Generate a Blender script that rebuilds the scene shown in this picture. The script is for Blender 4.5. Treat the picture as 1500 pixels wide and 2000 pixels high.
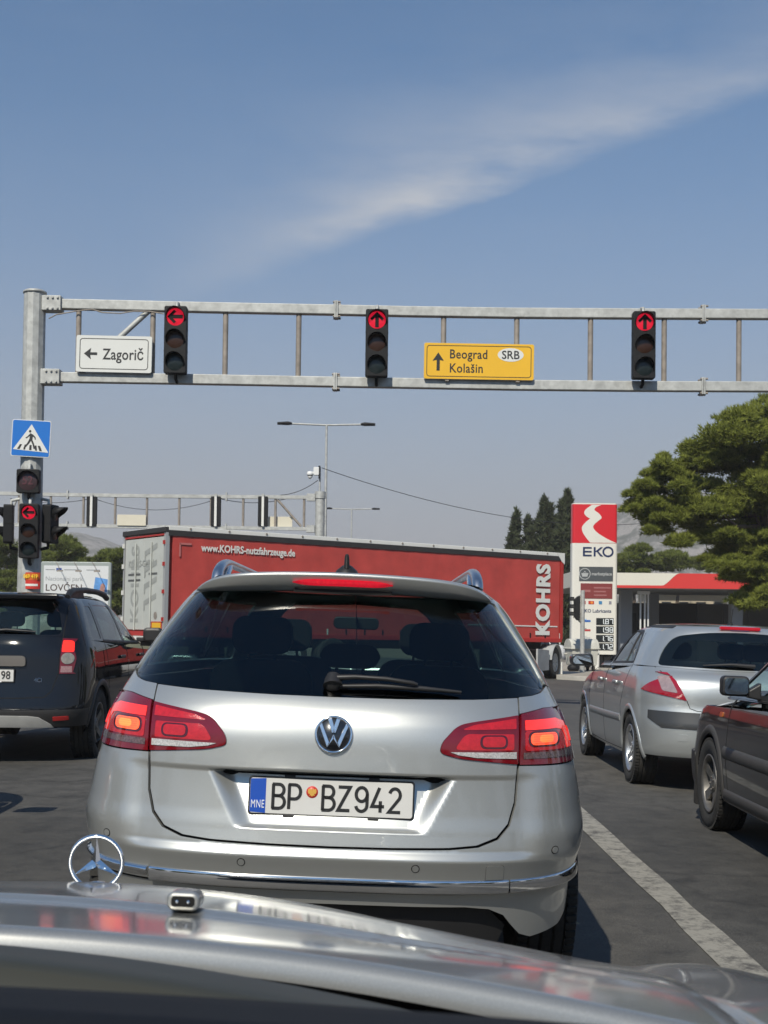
import bpy, bmesh, math, random
import numpy as np
from mathutils import Vector, Matrix, Euler
from mathutils.geometry import delaunay_2d_cdt

# ------------------------------------------------------------------ clear
for o in list(bpy.data.objects): bpy.data.objects.remove(o)
scene = bpy.context.scene
col = scene.collection
rad = math.radians
random.seed(11)
rng = np.random.default_rng(11)

# ------------------------------------------------------------------ camera
CAM = Vector((0.0, 0.0, 1.28))
FPX, PITCH, ROLL, HORIZON = 2500.0, rad(1.5), 0.012, 1220.0     # focal length in pixels of a 1500 x 2000 picture
CX, CY = 750.0, HORIZON - FPX*math.tan(PITCH)
_F = Vector((0, math.cos(PITCH), math.sin(PITCH))); _U0 = Vector((0, -math.sin(PITCH), math.cos(PITCH))); _R0 = Vector((1, 0, 0))
_R = _R0*math.cos(ROLL) + _U0*math.sin(ROLL); _U = _U0*math.cos(ROLL) - _R0*math.sin(ROLL)
cd = bpy.data.cameras.new('camera'); cam = bpy.data.objects.new('camera', cd); col.objects.link(cam)
cam.matrix_world = Matrix(((_R.x, _U.x, -_F.x, CAM.x), (_R.y, _U.y, -_F.y, CAM.y), (_R.z, _U.z, -_F.z, CAM.z), (0, 0, 0, 1)))
cd.sensor_fit = 'VERTICAL'; cd.sensor_height = 36.0; cd.sensor_width = 27.0
cd.lens = FPX/2000.0*36.0
cd.shift_y = (CY - 1000.0)/2000.0
cd.clip_start = 0.02; cd.clip_end = 20000
cd.dof.use_dof = True; cd.dof.focus_distance = 5.2; cd.dof.aperture_fstop = 20.0
scene.camera = cam

# ------------------------------------------------------------------ sky and sun
SUN_EL, SUN_AZ = rad(45), rad(180 + 19)          # azimuth from +Y towards +X: behind the camera and to its left
world = bpy.data.worlds.new('World'); scene.world = world; world.use_nodes = True
wn, wl = world.node_tree.nodes, world.node_tree.links
wn.clear()
wo = wn.new('ShaderNodeOutputWorld'); bg = wn.new('ShaderNodeBackground'); bg.inputs['Strength'].default_value = 0.10
sky = wn.new('ShaderNodeTexSky'); sky.sky_type = 'NISHITA'; sky.sun_disc = False
sky.sun_elevation = SUN_EL; sky.sun_rotation = SUN_AZ
sky.altitude = 50; sky.air_density = 1.0; sky.dust_density = 0.3; sky.ozone_density = 4.0
# a long thin cirrus streak, laid out on the sky's own directions
tc = wn.new('ShaderNodeTexCoord')
def wmath(op, a, b=None, c=None):
    n = wn.new('ShaderNodeMath'); n.operation = op
    for i, v in enumerate((a, b, c)):
        if v is None: continue
        if isinstance(v, (int, float)): n.inputs[i].default_value = v
        else: wl.new(v, n.inputs[i])
    return n.outputs[0]
def wdot(v):
    n = wn.new('ShaderNodeVectorMath'); n.operation = 'DOT_PRODUCT'; wl.new(tc.outputs['Generated'], n.inputs[0]); n.inputs[1].default_value = v
    return n.outputs['Value']
def raydir(px, py):
    return (_F + _R*((px - CX)/FPX) + _U*((CY - py)/FPX)).normalized()
_a, _b = raydir(480, 520), raydir(1500, 160)
_along = (_b - _a).normalized(); _nrm = _a.cross(_b).normalized()
if _nrm.z < 0: _nrm = -_nrm
across = wdot(_nrm); along = wdot(_along)
sA, sB = _a.dot(_along), _b.dot(_along)
wnz = wn.new('ShaderNodeTexNoise'); wnz.inputs['Scale'].default_value = 7.0; wnz.inputs['Detail'].default_value = 10; wnz.inputs['Roughness'].default_value = 0.62
wmap = wn.new('ShaderNodeMapping'); wmap.inputs['Scale'].default_value = (1.0, 1.0, 4.0); wmap.inputs['Rotation'].default_value = (0, rad(19), 0)
wl.new(tc.outputs['Generated'], wmap.inputs['Vector']); wl.new(wmap.outputs['Vector'], wnz.inputs['Vector'])
wob = wmath('MULTIPLY_ADD', wnz.outputs['Fac'], 0.026, -0.013)
t_al = wmath('DIVIDE', wmath('SUBTRACT', along, sA), sB - sA)
acr = wmath('ADD', across, wob)
widp = wmath('MULTIPLY_ADD', t_al, 0.004, 0.040)
lower = wmath('SMOOTH_MIN', wmath('MULTIPLY_ADD', acr, 45.0, 0.55), 1.0, 0.2)
lower = wmath('MAXIMUM', lower, 0.0)
upper = wmath('POWER', 2.718, wmath('MULTIPLY', wmath('DIVIDE', wmath('MAXIMUM', acr, 0.0), widp), -1.25))
fade_in = wmath('MINIMUM', wmath('MAXIMUM', wmath('MULTIPLY_ADD', t_al, 2.2, 0.42), 0.0), 1.0)
streak = wmath('MULTIPLY', wmath('MULTIPLY', lower, upper), fade_in)
fade_out = wmath('MINIMUM', wmath('MAXIMUM', wmath('MULTIPLY_ADD', t_al, -1.3, 1.7), 0.22), 1.0)
tex_n = wmath('MAXIMUM', wmath('MULTIPLY_ADD', wnz.outputs['Fac'], 2.4, -0.55), 0.0)
streak = wmath('MULTIPLY', wmath('MULTIPLY', streak, fade_out), tex_n)
# thin broken veil low over the horizon
nz2 = wn.new('ShaderNodeTexNoise'); nz2.inputs['Scale'].default_value = 3.2; nz2.inputs['Detail'].default_value = 8; nz2.inputs['Roughness'].default_value = 0.6
mp2 = wn.new('ShaderNodeMapping'); mp2.inputs['Scale'].default_value = (1, 1, 5); mp2.inputs['Location'].default_value = (3.1, 0.4, 0.2)
wl.new(tc.outputs['Generated'], mp2.inputs['Vector']); wl.new(mp2.outputs['Vector'], nz2.inputs['Vector'])
veil = wmath('MAXIMUM', wmath('MULTIPLY_ADD', nz2.outputs['Fac'], 1.5, -0.68), 0.0)
cloudf = wmath('MINIMUM', wmath('MULTIPLY_ADD', streak, 1.2, wmath('MULTIPLY', veil, 0.08)), 1.0)
# clear deep blue overhead, the same pale haze low down all round the horizon
tint = wn.new('ShaderNodeMix'); tint.data_type = 'RGBA'; tint.blend_type = 'MULTIPLY'; tint.inputs['Factor'].default_value = 1.0
wl.new(sky.outputs['Color'], tint.inputs['A']); tint.inputs['B'].default_value = (0.52, 0.87, 1.0, 1)
elev = wmath('DIVIDE', wdot((0, 0, 1)), 0.26)
lowf = wmath('POWER', 2.718, wmath('MULTIPLY', wmath('MULTIPLY', elev, elev), -1.0))
hmix = wn.new('ShaderNodeMix'); hmix.data_type = 'RGBA'; wl.new(wmath('MULTIPLY', lowf, 0.94), hmix.inputs['Factor']); wl.new(tint.outputs['Result'], hmix.inputs['A']); hmix.inputs['B'].default_value = (3.55, 3.55, 3.9, 1)
cmix = wn.new('ShaderNodeMix'); cmix.data_type = 'RGBA'
wl.new(cloudf, cmix.inputs['Factor']); wl.new(hmix.outputs['Result'], cmix.inputs['A']); cmix.inputs['B'].default_value = (5.6, 5.7, 5.9, 1)
wl.new(cmix.outputs['Result'], bg.inputs['Color']); wl.new(bg.outputs['Background'], wo.inputs['Surface'])

sd = bpy.data.lights.new('sun', 'SUN'); sd.energy = 4.4; sd.angle = rad(0.53); sd.color = (1.0, 0.93, 0.80)
sun = bpy.data.objects.new('sun', sd); col.objects.link(sun)
_to_sun = Vector((math.sin(SUN_AZ)*math.cos(SUN_EL), math.cos(SUN_AZ)*math.cos(SUN_EL), math.sin(SUN_EL)))
sun.rotation_euler = _to_sun.to_track_quat('Z', 'Y').to_euler()

vs = scene.view_settings
scene.display_settings.display_device = 'sRGB'
vs.view_transform = 'Standard'; vs.look = 'None'; vs.exposure = 0.12; vs.gamma = 1.0; vs.use_curve_mapping = False
cy = scene.cycles
cy.use_denoising = True
cy.max_bounces = 8; cy.diffuse_bounces = 3; cy.glossy_bounces = 4; cy.transmission_bounces = 6; cy.transparent_max_bounces = 14; cy.volume_bounces = 0
cy.caustics_reflective = False; cy.caustics_refractive = False
cy.sample_clamp_indirect = 6.0

# ------------------------------------------------------------------ helpers: places
CROSS, GRADE = 0.027, 0.005                      # the carriageway falls to the right and slightly ahead
def gz(x, y):
    k = -CROSS*min(22, x) if x > -1.7 else CROSS*1.7 + 0.02*(max(-22, x) + 1.7)      # crown between the left lanes
    return k - GRADE*max(-5, min(75, y))
def at(px, py, Y):                               # point seen at a pixel of the photograph, Y metres ahead
    d = _F + _R*((px - CX)/FPX) + _U*((CY - py)/FPX)
    return CAM + d*(Y/d.y)
ROAD_ROT = Euler((-math.atan(GRADE), math.atan(CROSS), 0))

# ------------------------------------------------------------------ helpers: objects
def tag(o, label=None, cat=None, group=None, kind=None):
    if label: o['label'] = label
    if cat: o['category'] = cat
    if group: o['group'] = group
    if kind: o['kind'] = kind
    return o
def empty(name, loc=(0, 0, 0), rot=(0, 0, 0), parent=None):
    o = bpy.data.objects.new(name, None); col.objects.link(o)
    o.location = loc; o.rotation_euler = rot; o.empty_display_size = 0.2
    if parent: o.parent = parent
    return o
def thing(name, label, cat, loc=(0, 0, 0), rot=(0, 0, 0), group=None):
    return tag(empty(name, loc, rot), label, cat, group)
def copy_tree(o, parent=None):
    c = o.copy(); col.objects.link(c)
    if parent: c.parent = parent
    for ch in list(o.children): copy_tree(ch, c)
    return c

class MB:
    """collects shapes and links them as one mesh object"""
    def __init__(self): self.v = []; self.f = []; self.s = []
    def add(self, verts, faces, smooth=False, M=None):
        n = len(self.v)
        if M is not None: verts = [M @ Vector(p) for p in verts]
        self.v += [tuple(p) for p in verts]; self.f += [tuple(i + n for i in f) for f in faces]
        self.s += [smooth]*len(faces); return self
    def box(self, c, size, M=None):
        cx, cy_, cz = c; a, b, d = size[0]/2, size[1]/2, size[2]/2
        vs_ = [(cx+sx*a, cy_+sy*b, cz+sz*d) for sz in (-1, 1) for sy in (-1, 1) for sx in (-1, 1)]
        return self.add(vs_, [(0, 2, 3, 1), (4, 5, 7, 6), (0, 1, 5, 4), (2, 6, 7, 3), (0, 4, 6, 2), (1, 3, 7, 5)], False, M)
    def tube(self, path, r, n=10, cap=True, smooth=True, M=None, phase=0.0, ry=None):
        path = [Vector(p) for p in path]; rs = r if isinstance(r, (list, tuple)) else [r]*len(path)
        vs_, fs = [], []
        prev = None
        for i, p in enumerate(path):
            t = ((path[min(i+1, len(path)-1)] - path[max(i-1, 0)]).normalized())
            if prev is None:
                a = t.orthogonal().normalized() if abs(t.z) < 0.99 and abs(t.x) < .99 else Vector((1, 0, 0))
                if abs(t.z) < 0.9: a = Vector((0, 0, 1))
                elif abs(t.x) < 0.9: a = Vector((1, 0, 0))
                a = (a - t*a.dot(t)).normalized()
            else: a = (prev - t*prev.dot(t)).normalized()
            prev = a; b = t.cross(a)
            for k in range(n):
                th = 2*math.pi*k/n + phase
                vs_.append(p + a*math.cos(th)*rs[i] + b*math.sin(th)*(rs[i] if ry is None else ry))
        for i in range(len(path)-1):
            for k in range(n):
                k2 = (k+1) % n
                fs.append((i*n+k, i*n+k2, (i+1)*n+k2, (i+1)*n+k))
        self.add(vs_, fs, smooth, M)
        if cap:
            self.add([vs_[k] for k in range(n)], [tuple(reversed(range(n)))], False, M)
            self.add([vs_[(len(path)-1)*n+k] for k in range(n)], [tuple(range(n))], False, M)
        return self
    def cyl(self, a, b, r, n=16, M=None, smooth=True, r2=None):
        return self.tube([a, b], [r, r if r2 is None else r2], n, True, smooth, M)
    def lathe(self, prof, n=32, axis='z', M=None, closed=False, smooth=True, a0=0.0, a1=2*math.pi):
        vs_, fs = [], []; full = abs(a1-a0-2*math.pi) < 1e-6; m = n if full else n+1
        for (r, h) in prof:
            for k in range(m):
                th = a0 + (a1-a0)*k/n
                c, s = r*math.cos(th), r*math.sin(th)
                vs_.append({'z': (c, s, h), 'y': (c, h, s), 'x': (h, c, s)}[axis])
        pr = len(prof)
        for i in range(pr if closed else pr-1):
            i2 = (i+1) % pr
            for k in range(n):
                k2 = (k+1) % m
                fs.append((i*m+k, i*m+k2, i2*m+k2, i2*m+k))
        return self.add(vs_, fs, smooth, M)
    def prism(self, poly, d, M=None, y0=0.0):
        """polygon (x, z) with its face towards -y, d deep"""
        n = len(poly)
        ar = sum(poly[i][0]*poly[(i+1) % n][1] - poly[(i+1) % n][0]*poly[i][1] for i in range(n))
        if ar < 0: poly = poly[::-1]
        vs_ = [(x, y0, z) for x, z in poly] + [(x, y0+d, z) for x, z in poly]
        fs = [tuple(range(n)), tuple(reversed(range(n, 2*n)))]
        fs += [((i+1) % n, i, n+i, n+(i+1) % n) for i in range(n)]
        return self.add(vs_, fs, False, M)
    def ball(self, c, r, n=16, m=10, M=None):
        c = Vector(c); rr = r if isinstance(r, (tuple, list)) else (r, r, r)
        vs_, fs = [], []
        for i in range(m+1):
            ph = -math.pi/2 + math.pi*i/m
            for k in range(n):
                th = 2*math.pi*k/n
                vs_.append((c.x+rr[0]*math.cos(ph)*math.cos(th), c.y+rr[1]*math.cos(ph)*math.sin(th), c.z+rr[2]*math.sin(ph)))
        for i in range(m):
            for k in range(n):
                k2 = (k+1) % n
                fs.append((i*n+k, i*n+k2, (i+1)*n+k2, (i+1)*n+k))
        return self.add(vs_, fs, True, M)
    def build(self, name, mat, parent=None, bevel=0.0, seg=2, loc=None, rot=None, weld=False):
        me = bpy.data.meshes.new(name); me.from_pydata(self.v, [], self.f)
        me.polygons.foreach_set('use_smooth', self.s)
        if mat is not None: me.materials.append(mat)
        if weld:
            bm = bmesh.new(); bm.from_mesh(me); bmesh.ops.remove_doubles(bm, verts=bm.verts, dist=1e-5); bm.to_mesh(me); bm.free()
        me.update()
        return link(name, me, parent, bevel, seg, loc, rot)
def link(name, me, parent=None, bevel=0.0, seg=2, loc=None, rot=None):
    o = bpy.data.objects.new(name, me); col.objects.link(o)
    if parent: o.parent = parent
    if loc is not None: o.location = loc
    if rot is not None: o.rotation_euler = rot
    if bevel > 0:
        b = o.modifiers.new('bevel', 'BEVEL'); b.width = bevel; b.segments = seg; b.limit_method = 'ANGLE'; b.angle_limit = rad(35)
    return o

def rrect(w, h, r, n=5, cx=0, cz=0):
    pts = []
    for sx, sz, a0 in ((1, 1, 0), (-1, 1, 90), (-1, -1, 180), (1, -1, 270)):
        for k in range(n+1):
            a = rad(a0 + 90*k/n)
            pts.append((cx+sx*(w/2-r)+r*math.cos(a), cz+sz*(h/2-r)+r*math.sin(a)))
    return pts
def rpoly(pts, n=6):
    """polygon [(a, z, radius)] -> points with rounded corners"""
    out = []; m = len(pts)
    for i, p in enumerate(pts):
        r = p[2] if len(p) > 2 else 0
        c = Vector(p[:2]); a = Vector(pts[i-1][:2]); b = Vector(pts[(i+1) % m][:2])
        if r <= 0: out.append(tuple(c)); continue
        u, v = (a-c), (b-c); lu, lv = u.length, v.length; u /= lu; v /= lv
        d = min(r, lu*0.49, lv*0.49)
        for k in range(n+1):
            t = k/n
            q = (c+u*d)*(1-t)**2 + c*2*t*(1-t) + (c+v*d)*t**2
            out.append(tuple(q))
    return out

def text(name, s, size, mat, parent=None, loc=(0, 0, 0), rot=(math.pi/2, 0, 0), ext=0.001, bold=0.0, xs=1.0, align='CENTER', spacing=1.0, shear=0.0, raw=False):
    cu = bpy.data.curves.new(name, 'FONT'); cu.body = s; cu.size = size; cu.extrude = ext; cu.offset = bold
    cu.align_x = align; cu.align_y = 'CENTER'; cu.space_character = spacing; cu.shear = shear; cu.resolution_u = 3
    to = bpy.data.objects.new(name, cu)
    me = bpy.data.meshes.new_from_object(to); me.name = name
    bpy.data.objects.remove(to); bpy.data.curves.remove(cu)
    me.materials.clear(); me.materials.append(mat)
    if xs != 1.0: me.transform(Matrix.Diagonal((xs, 1, 1, 1)))
    return link(name, me, parent, loc=loc, rot=rot)

# ------------------------------------------------------------------ materials
MATS = {}
def mat(name, color, rough=0.6, metal=0.0, coat=0.0, var=0.0, vscale=6.0, bump=0.0, bscale=40.0, spec=0.5, emit=None, estr=0.0, rvar=0.0, coat_rough=0.03):
    if name in MATS: return MATS[name]
    m = bpy.data.materials.new(name); m.use_nodes = True; nt = m.node_tree; n, l = nt.nodes, nt.links
    b = n['Principled BSDF']; c = (*color, 1)
    b.inputs['Base Color'].default_value = c; b.inputs['Roughness'].default_value = rough; b.inputs['Metallic'].default_value = metal
    b.inputs['Coat Weight'].default_value = coat; b.inputs['Coat Roughness'].default_value = coat_rough; b.inputs['Specular IOR Level'].default_value = spec
    if emit: b.inputs['Emission Color'].default_value = (*emit, 1); b.inputs['Emission Strength'].default_value = estr
    if var > 0 or rvar > 0 or bump > 0:
        tcn = n.new('ShaderNodeTexCoord')
    if var > 0 or rvar > 0:
        nz = n.new('ShaderNodeTexNoise'); nz.inputs['Scale'].default_value = vscale; nz.inputs['Detail'].default_value = 7; nz.inputs['Roughness'].default_value = 0.65
        l.new(tcn.outputs['Object'], nz.inputs['Vector'])
        if var > 0:
            cr = n.new('ShaderNodeValToRGB'); cr.color_ramp.elements[0].position = 0.3; cr.color_ramp.elements[1].position = 0.72
            cr.color_ramp.elements[0].color = (*[max(0, x*(1-var)) for x in color], 1); cr.color_ramp.elements[1].color = (*[min(1, x*(1+var)) for x in color], 1)
            l.new(nz.outputs['Fac'], cr.inputs['Fac']); l.new(cr.outputs['Color'], b.inputs['Base Color'])
        if rvar > 0:
            mr = n.new('ShaderNodeMapRange'); mr.inputs['From Min'].default_value = 0.3; mr.inputs['From Max'].default_value = 0.7
            mr.inputs['To Min'].default_value = max(0, rough-rvar); mr.inputs['To Max'].default_value = rough+rvar
            l.new(nz.outputs['Fac'], mr.inputs['Value']); l.new(mr.outputs['Result'], b.inputs['Roughness'])
    if bump > 0:
        n2 = n.new('ShaderNodeTexNoise'); n2.inputs['Scale'].default_value = bscale; n2.inputs['Detail'].default_value = 5
        l.new(tcn.outputs['Object'], n2.inputs['Vector'])
        bp = n.new('ShaderNodeBump'); bp.inputs['Strength'].default_value = bump; bp.inputs['Distance'].default_value = 0.01
        l.new(n2.outputs['Fac'], bp.inputs['Height']); l.new(bp.outputs['Normal'], b.inputs['Normal'])
    MATS[name] = m; return m
def glass(name, tint, refl=1.0, rough=0.0):
    if name in MATS: return MATS[name]
    m = bpy.data.materials.new(name); m.use_nodes = True; n, l = m.node_tree.nodes, m.node_tree.links; n.clear()
    out = n.new('ShaderNodeOutputMaterial'); tr = n.new('ShaderNodeBsdfTransparent'); gl = n.new('ShaderNodeBsdfGlossy'); mx = n.new('ShaderNodeMixShader'); fr = n.new('ShaderNodeFresnel')
    tr.inputs['Color'].default_value = (*tint, 1); gl.inputs['Roughness'].default_value = rough; gl.inputs['Color'].default_value = (refl, refl, refl, 1)
    ge = n.new('ShaderNodeNewGeometry'); io = n.new('ShaderNodeMapRange'); io.inputs['To Min'].default_value = 1.52; io.inputs['To Max'].default_value = 1/1.52     # a thin pane reflects alike from both sides
    l.new(ge.outputs['Backfacing'], io.inputs['Value']); l.new(io.outputs['Result'], fr.inputs['IOR'])
    l.new(fr.outputs['Fac'], mx.inputs['Fac']); l.new(tr.outputs['BSDF'], mx.inputs[1]); l.new(gl.outputs['BSDF'], mx.inputs[2]); l.new(mx.outputs['Shader'], out.inputs['Surface'])
    MATS[name] = m; return m
def lit(name, color, strength):
    return mat(name, color, 0.3, emit=color, estr=strength)

def car_paint(name, color, rough=0.33, metal=0.85, flake=0.0, dirt=0.0, dirt_col=(0.16, 0.14, 0.12), zdirt=0.5):
    if name in MATS: return MATS[name]
    m = mat(name, color, rough, metal, coat=1.0)
    n, l = m.node_tree.nodes, m.node_tree.links; b = n['Principled BSDF']
    tcn = n.new('ShaderNodeTexCoord')
    vz = n.new('ShaderNodeTexVoronoi'); vz.inputs['Scale'].default_value = 900
    l.new(tcn.outputs['Object'], vz.inputs['Vector'])
    mr = n.new('ShaderNodeMapRange'); mr.inputs['To Min'].default_value = 1-flake; mr.inputs['To Max'].default_value = 1+flake
    l.new(vz.outputs['Distance'], mr.inputs['Value'])
    hv = n.new('ShaderNodeMix'); hv.data_type = 'RGBA'; hv.blend_type = 'MULTIPLY'; hv.inputs['Factor'].default_value = 1
    hv.inputs['A'].default_value = (*color, 1); l.new(mr.outputs['Result'], hv.inputs['B'])
    last = hv.outputs['Result']
    if dirt > 0:
        nz = n.new('ShaderNodeTexNoise'); nz.inputs['Scale'].default_value = 5; nz.inputs['Detail'].default_value = 8
        l.new(tcn.outputs['Object'], nz.inputs['Vector'])
        mm = n.new('ShaderNodeMath'); mm.operation = 'MULTIPLY_ADD'; l.new(nz.outputs['Fac'], mm.inputs[0]); mm.inputs[1].default_value = 1.6*dirt; mm.inputs[2].default_value = -0.55*dirt
        mm.use_clamp = True
        mx = n.new('ShaderNodeMix'); mx.data_type = 'RGBA'; l.new(mm.outputs[0], mx.inputs['Factor']); l.new(last, mx.inputs['A']); mx.inputs['B'].default_value = (*dirt_col, 1)
        last = mx.outputs['Result']
        rr = n.new('ShaderNodeMapRange'); rr.inputs['To Min'].default_value = rough; rr.inputs['To Max'].default_value = 0.75; l.new(mm.outputs[0], rr.inputs['Value']); l.new(rr.outputs['Result'], b.inputs['Roughness'])
        cw = n.new('ShaderNodeMapRange'); cw.inputs['To Min'].default_value = 1.0; cw.inputs['To Max'].default_value = 0.25; l.new(mm.outputs[0], cw.inputs['Value']); l.new(cw.outputs['Result'], b.inputs['Coat Weight'])
    l.new(last, b.inputs['Base Color'])
    return m

M_SILVER = car_paint('silver_paint', (0.52, 0.53, 0.51), 0.36, 0.68, 0.14, dirt=0.15, dirt_col=(0.22, 0.205, 0.18))
M_SILVER2 = car_paint('silver_green_paint', (0.56, 0.585, 0.58), 0.36, 0.7, 0.12, dirt=0.2)
M_HOOD = car_paint('bonnet_silver_paint', (0.41, 0.41, 0.39), 0.36, 0.7, 0.12, dirt=0.12, dirt_col=(0.24, 0.23, 0.21))
M_HOOD.node_tree.nodes['Principled BSDF'].inputs['Coat Roughness'].default_value = 0.085; M_HOOD.node_tree.nodes['Principled BSDF'].inputs['Coat Weight'].default_value = 0.48
M_BLACKP = car_paint('black_paint', (0.008, 0.009, 0.012), 0.3, 0.0, 0.1, dirt=0.03)
M_BLACKP.node_tree.nodes['Principled BSDF'].inputs['Specular IOR Level'].default_value = 0.0
M_DARKP = car_paint('dark_grey_paint', (0.009, 0.010, 0.013), 0.28, 0.0, 0.1, dirt=0.16, dirt_col=(0.035, 0.031, 0.027))
M_DARKP.node_tree.nodes['Principled BSDF'].inputs['Specular IOR Level'].default_value = 0.1
M_CHROME = mat('chrome', (0.82, 0.83, 0.85), 0.06, 1.0)
M_ALU = mat('brushed_aluminium', (0.62, 0.63, 0.65), 0.28, 1.0)
M_BLACKPL = mat('black_plastic', (0.018, 0.018, 0.019), 0.5, rvar=0.1)
M_DARKGAP = mat('shut_gap_black', (0.004, 0.004, 0.004), 0.9)
M_RUBBER = mat('tyre_rubber', (0.028, 0.027, 0.025), 0.85, var=0.35, vscale=9, bump=0.3, bscale=60)
M_ALLOY = mat('alloy_wheel', (0.55, 0.56, 0.57), 0.35, 0.9, var=0.12, vscale=12)
M_ALLOY_DIRTY = mat('dusty_alloy_wheel', (0.20, 0.19, 0.175), 0.5, 0.75, var=0.35, vscale=10)
M_SEAT = mat('seat_fabric', (0.012, 0.013, 0.015), 0.95)
M_INT = mat('cabin_plastic', (0.010, 0.010, 0.011), 0.9)
M_GLASS_TINT = glass('tinted_glass', (0.24, 0.34, 0.335))
M_GLASS = glass('green_car_glass', (0.76, 0.90, 0.84))
M_GALV = mat('galvanised_steel', (0.45, 0.46, 0.445), 0.6, 0.25, var=0.26, vscale=7, bump=0.08, bscale=25)
M_GALV_D = mat('weathered_strut_steel', (0.30, 0.265, 0.23), 0.7, 0.2, var=0.25, vscale=7)
M_SIGBLK = mat('signal_housing_black', (0.009, 0.0095, 0.011), 0.6, var=0.15, vscale=8, spec=0.3)
M_LENSOFF = mat('unlit_signal_lens', (0.012, 0.011, 0.010), 0.28)
M_LENSAMB = mat('unlit_amber_lens', (0.035, 0.014, 0.008), 0.3)
M_LENSGRN = mat('unlit_green_lens', (0.008, 0.016, 0.018), 0.3)
M_REDLIT = mat('lit_red_lens', (0.30, 0.004, 0.014), 0.3, emit=(1.0, 0.012, 0.05), estr=0.48, var=0.25, vscale=120)
M_WHITE = mat('white_paint', (0.74, 0.74, 0.70), 0.5, var=0.04, vscale=3)
M_WHITEPL = mat('white_plastic', (0.72, 0.73, 0.72), 0.45)
M_BLACK = mat('black_print', (0.012, 0.012, 0.013), 0.55)
# ------------------------------------------------------------------ car bodies: one smooth skin, cut into panels
def pchip(xs, ys):
    xs = np.array(xs, float); ys = np.array(ys, float); h = np.diff(xs); d = np.diff(ys)/h
    m = np.zeros_like(xs); m[0] = d[0]; m[-1] = d[-1]
    for i in range(1, len(xs)-1):
        if d[i-1]*d[i] > 0:
            w1 = 2*h[i]+h[i-1]; w2 = h[i]+2*h[i-1]; m[i] = (w1+w2)/(w1/d[i-1]+w2/d[i])
    def f(x):
        x = np.clip(np.asarray(x, float), xs[0], xs[-1]); i = np.clip(np.searchsorted(xs, x)-1, 0, len(xs)-2)
        t = (x-xs[i])/h[i]
        return (2*t**3-3*t**2+1)*ys[i]+(t**3-2*t**2+t)*h[i]*m[i]+(-2*t**3+3*t**2)*ys[i+1]+(t**3-t**2)*h[i]*m[i+1]
    return f
def sstep(a, b, x):
    t = np.clip((np.asarray(x, float)-a)/(b-a), 0, 1); return t*t*(3-2*t)

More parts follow.
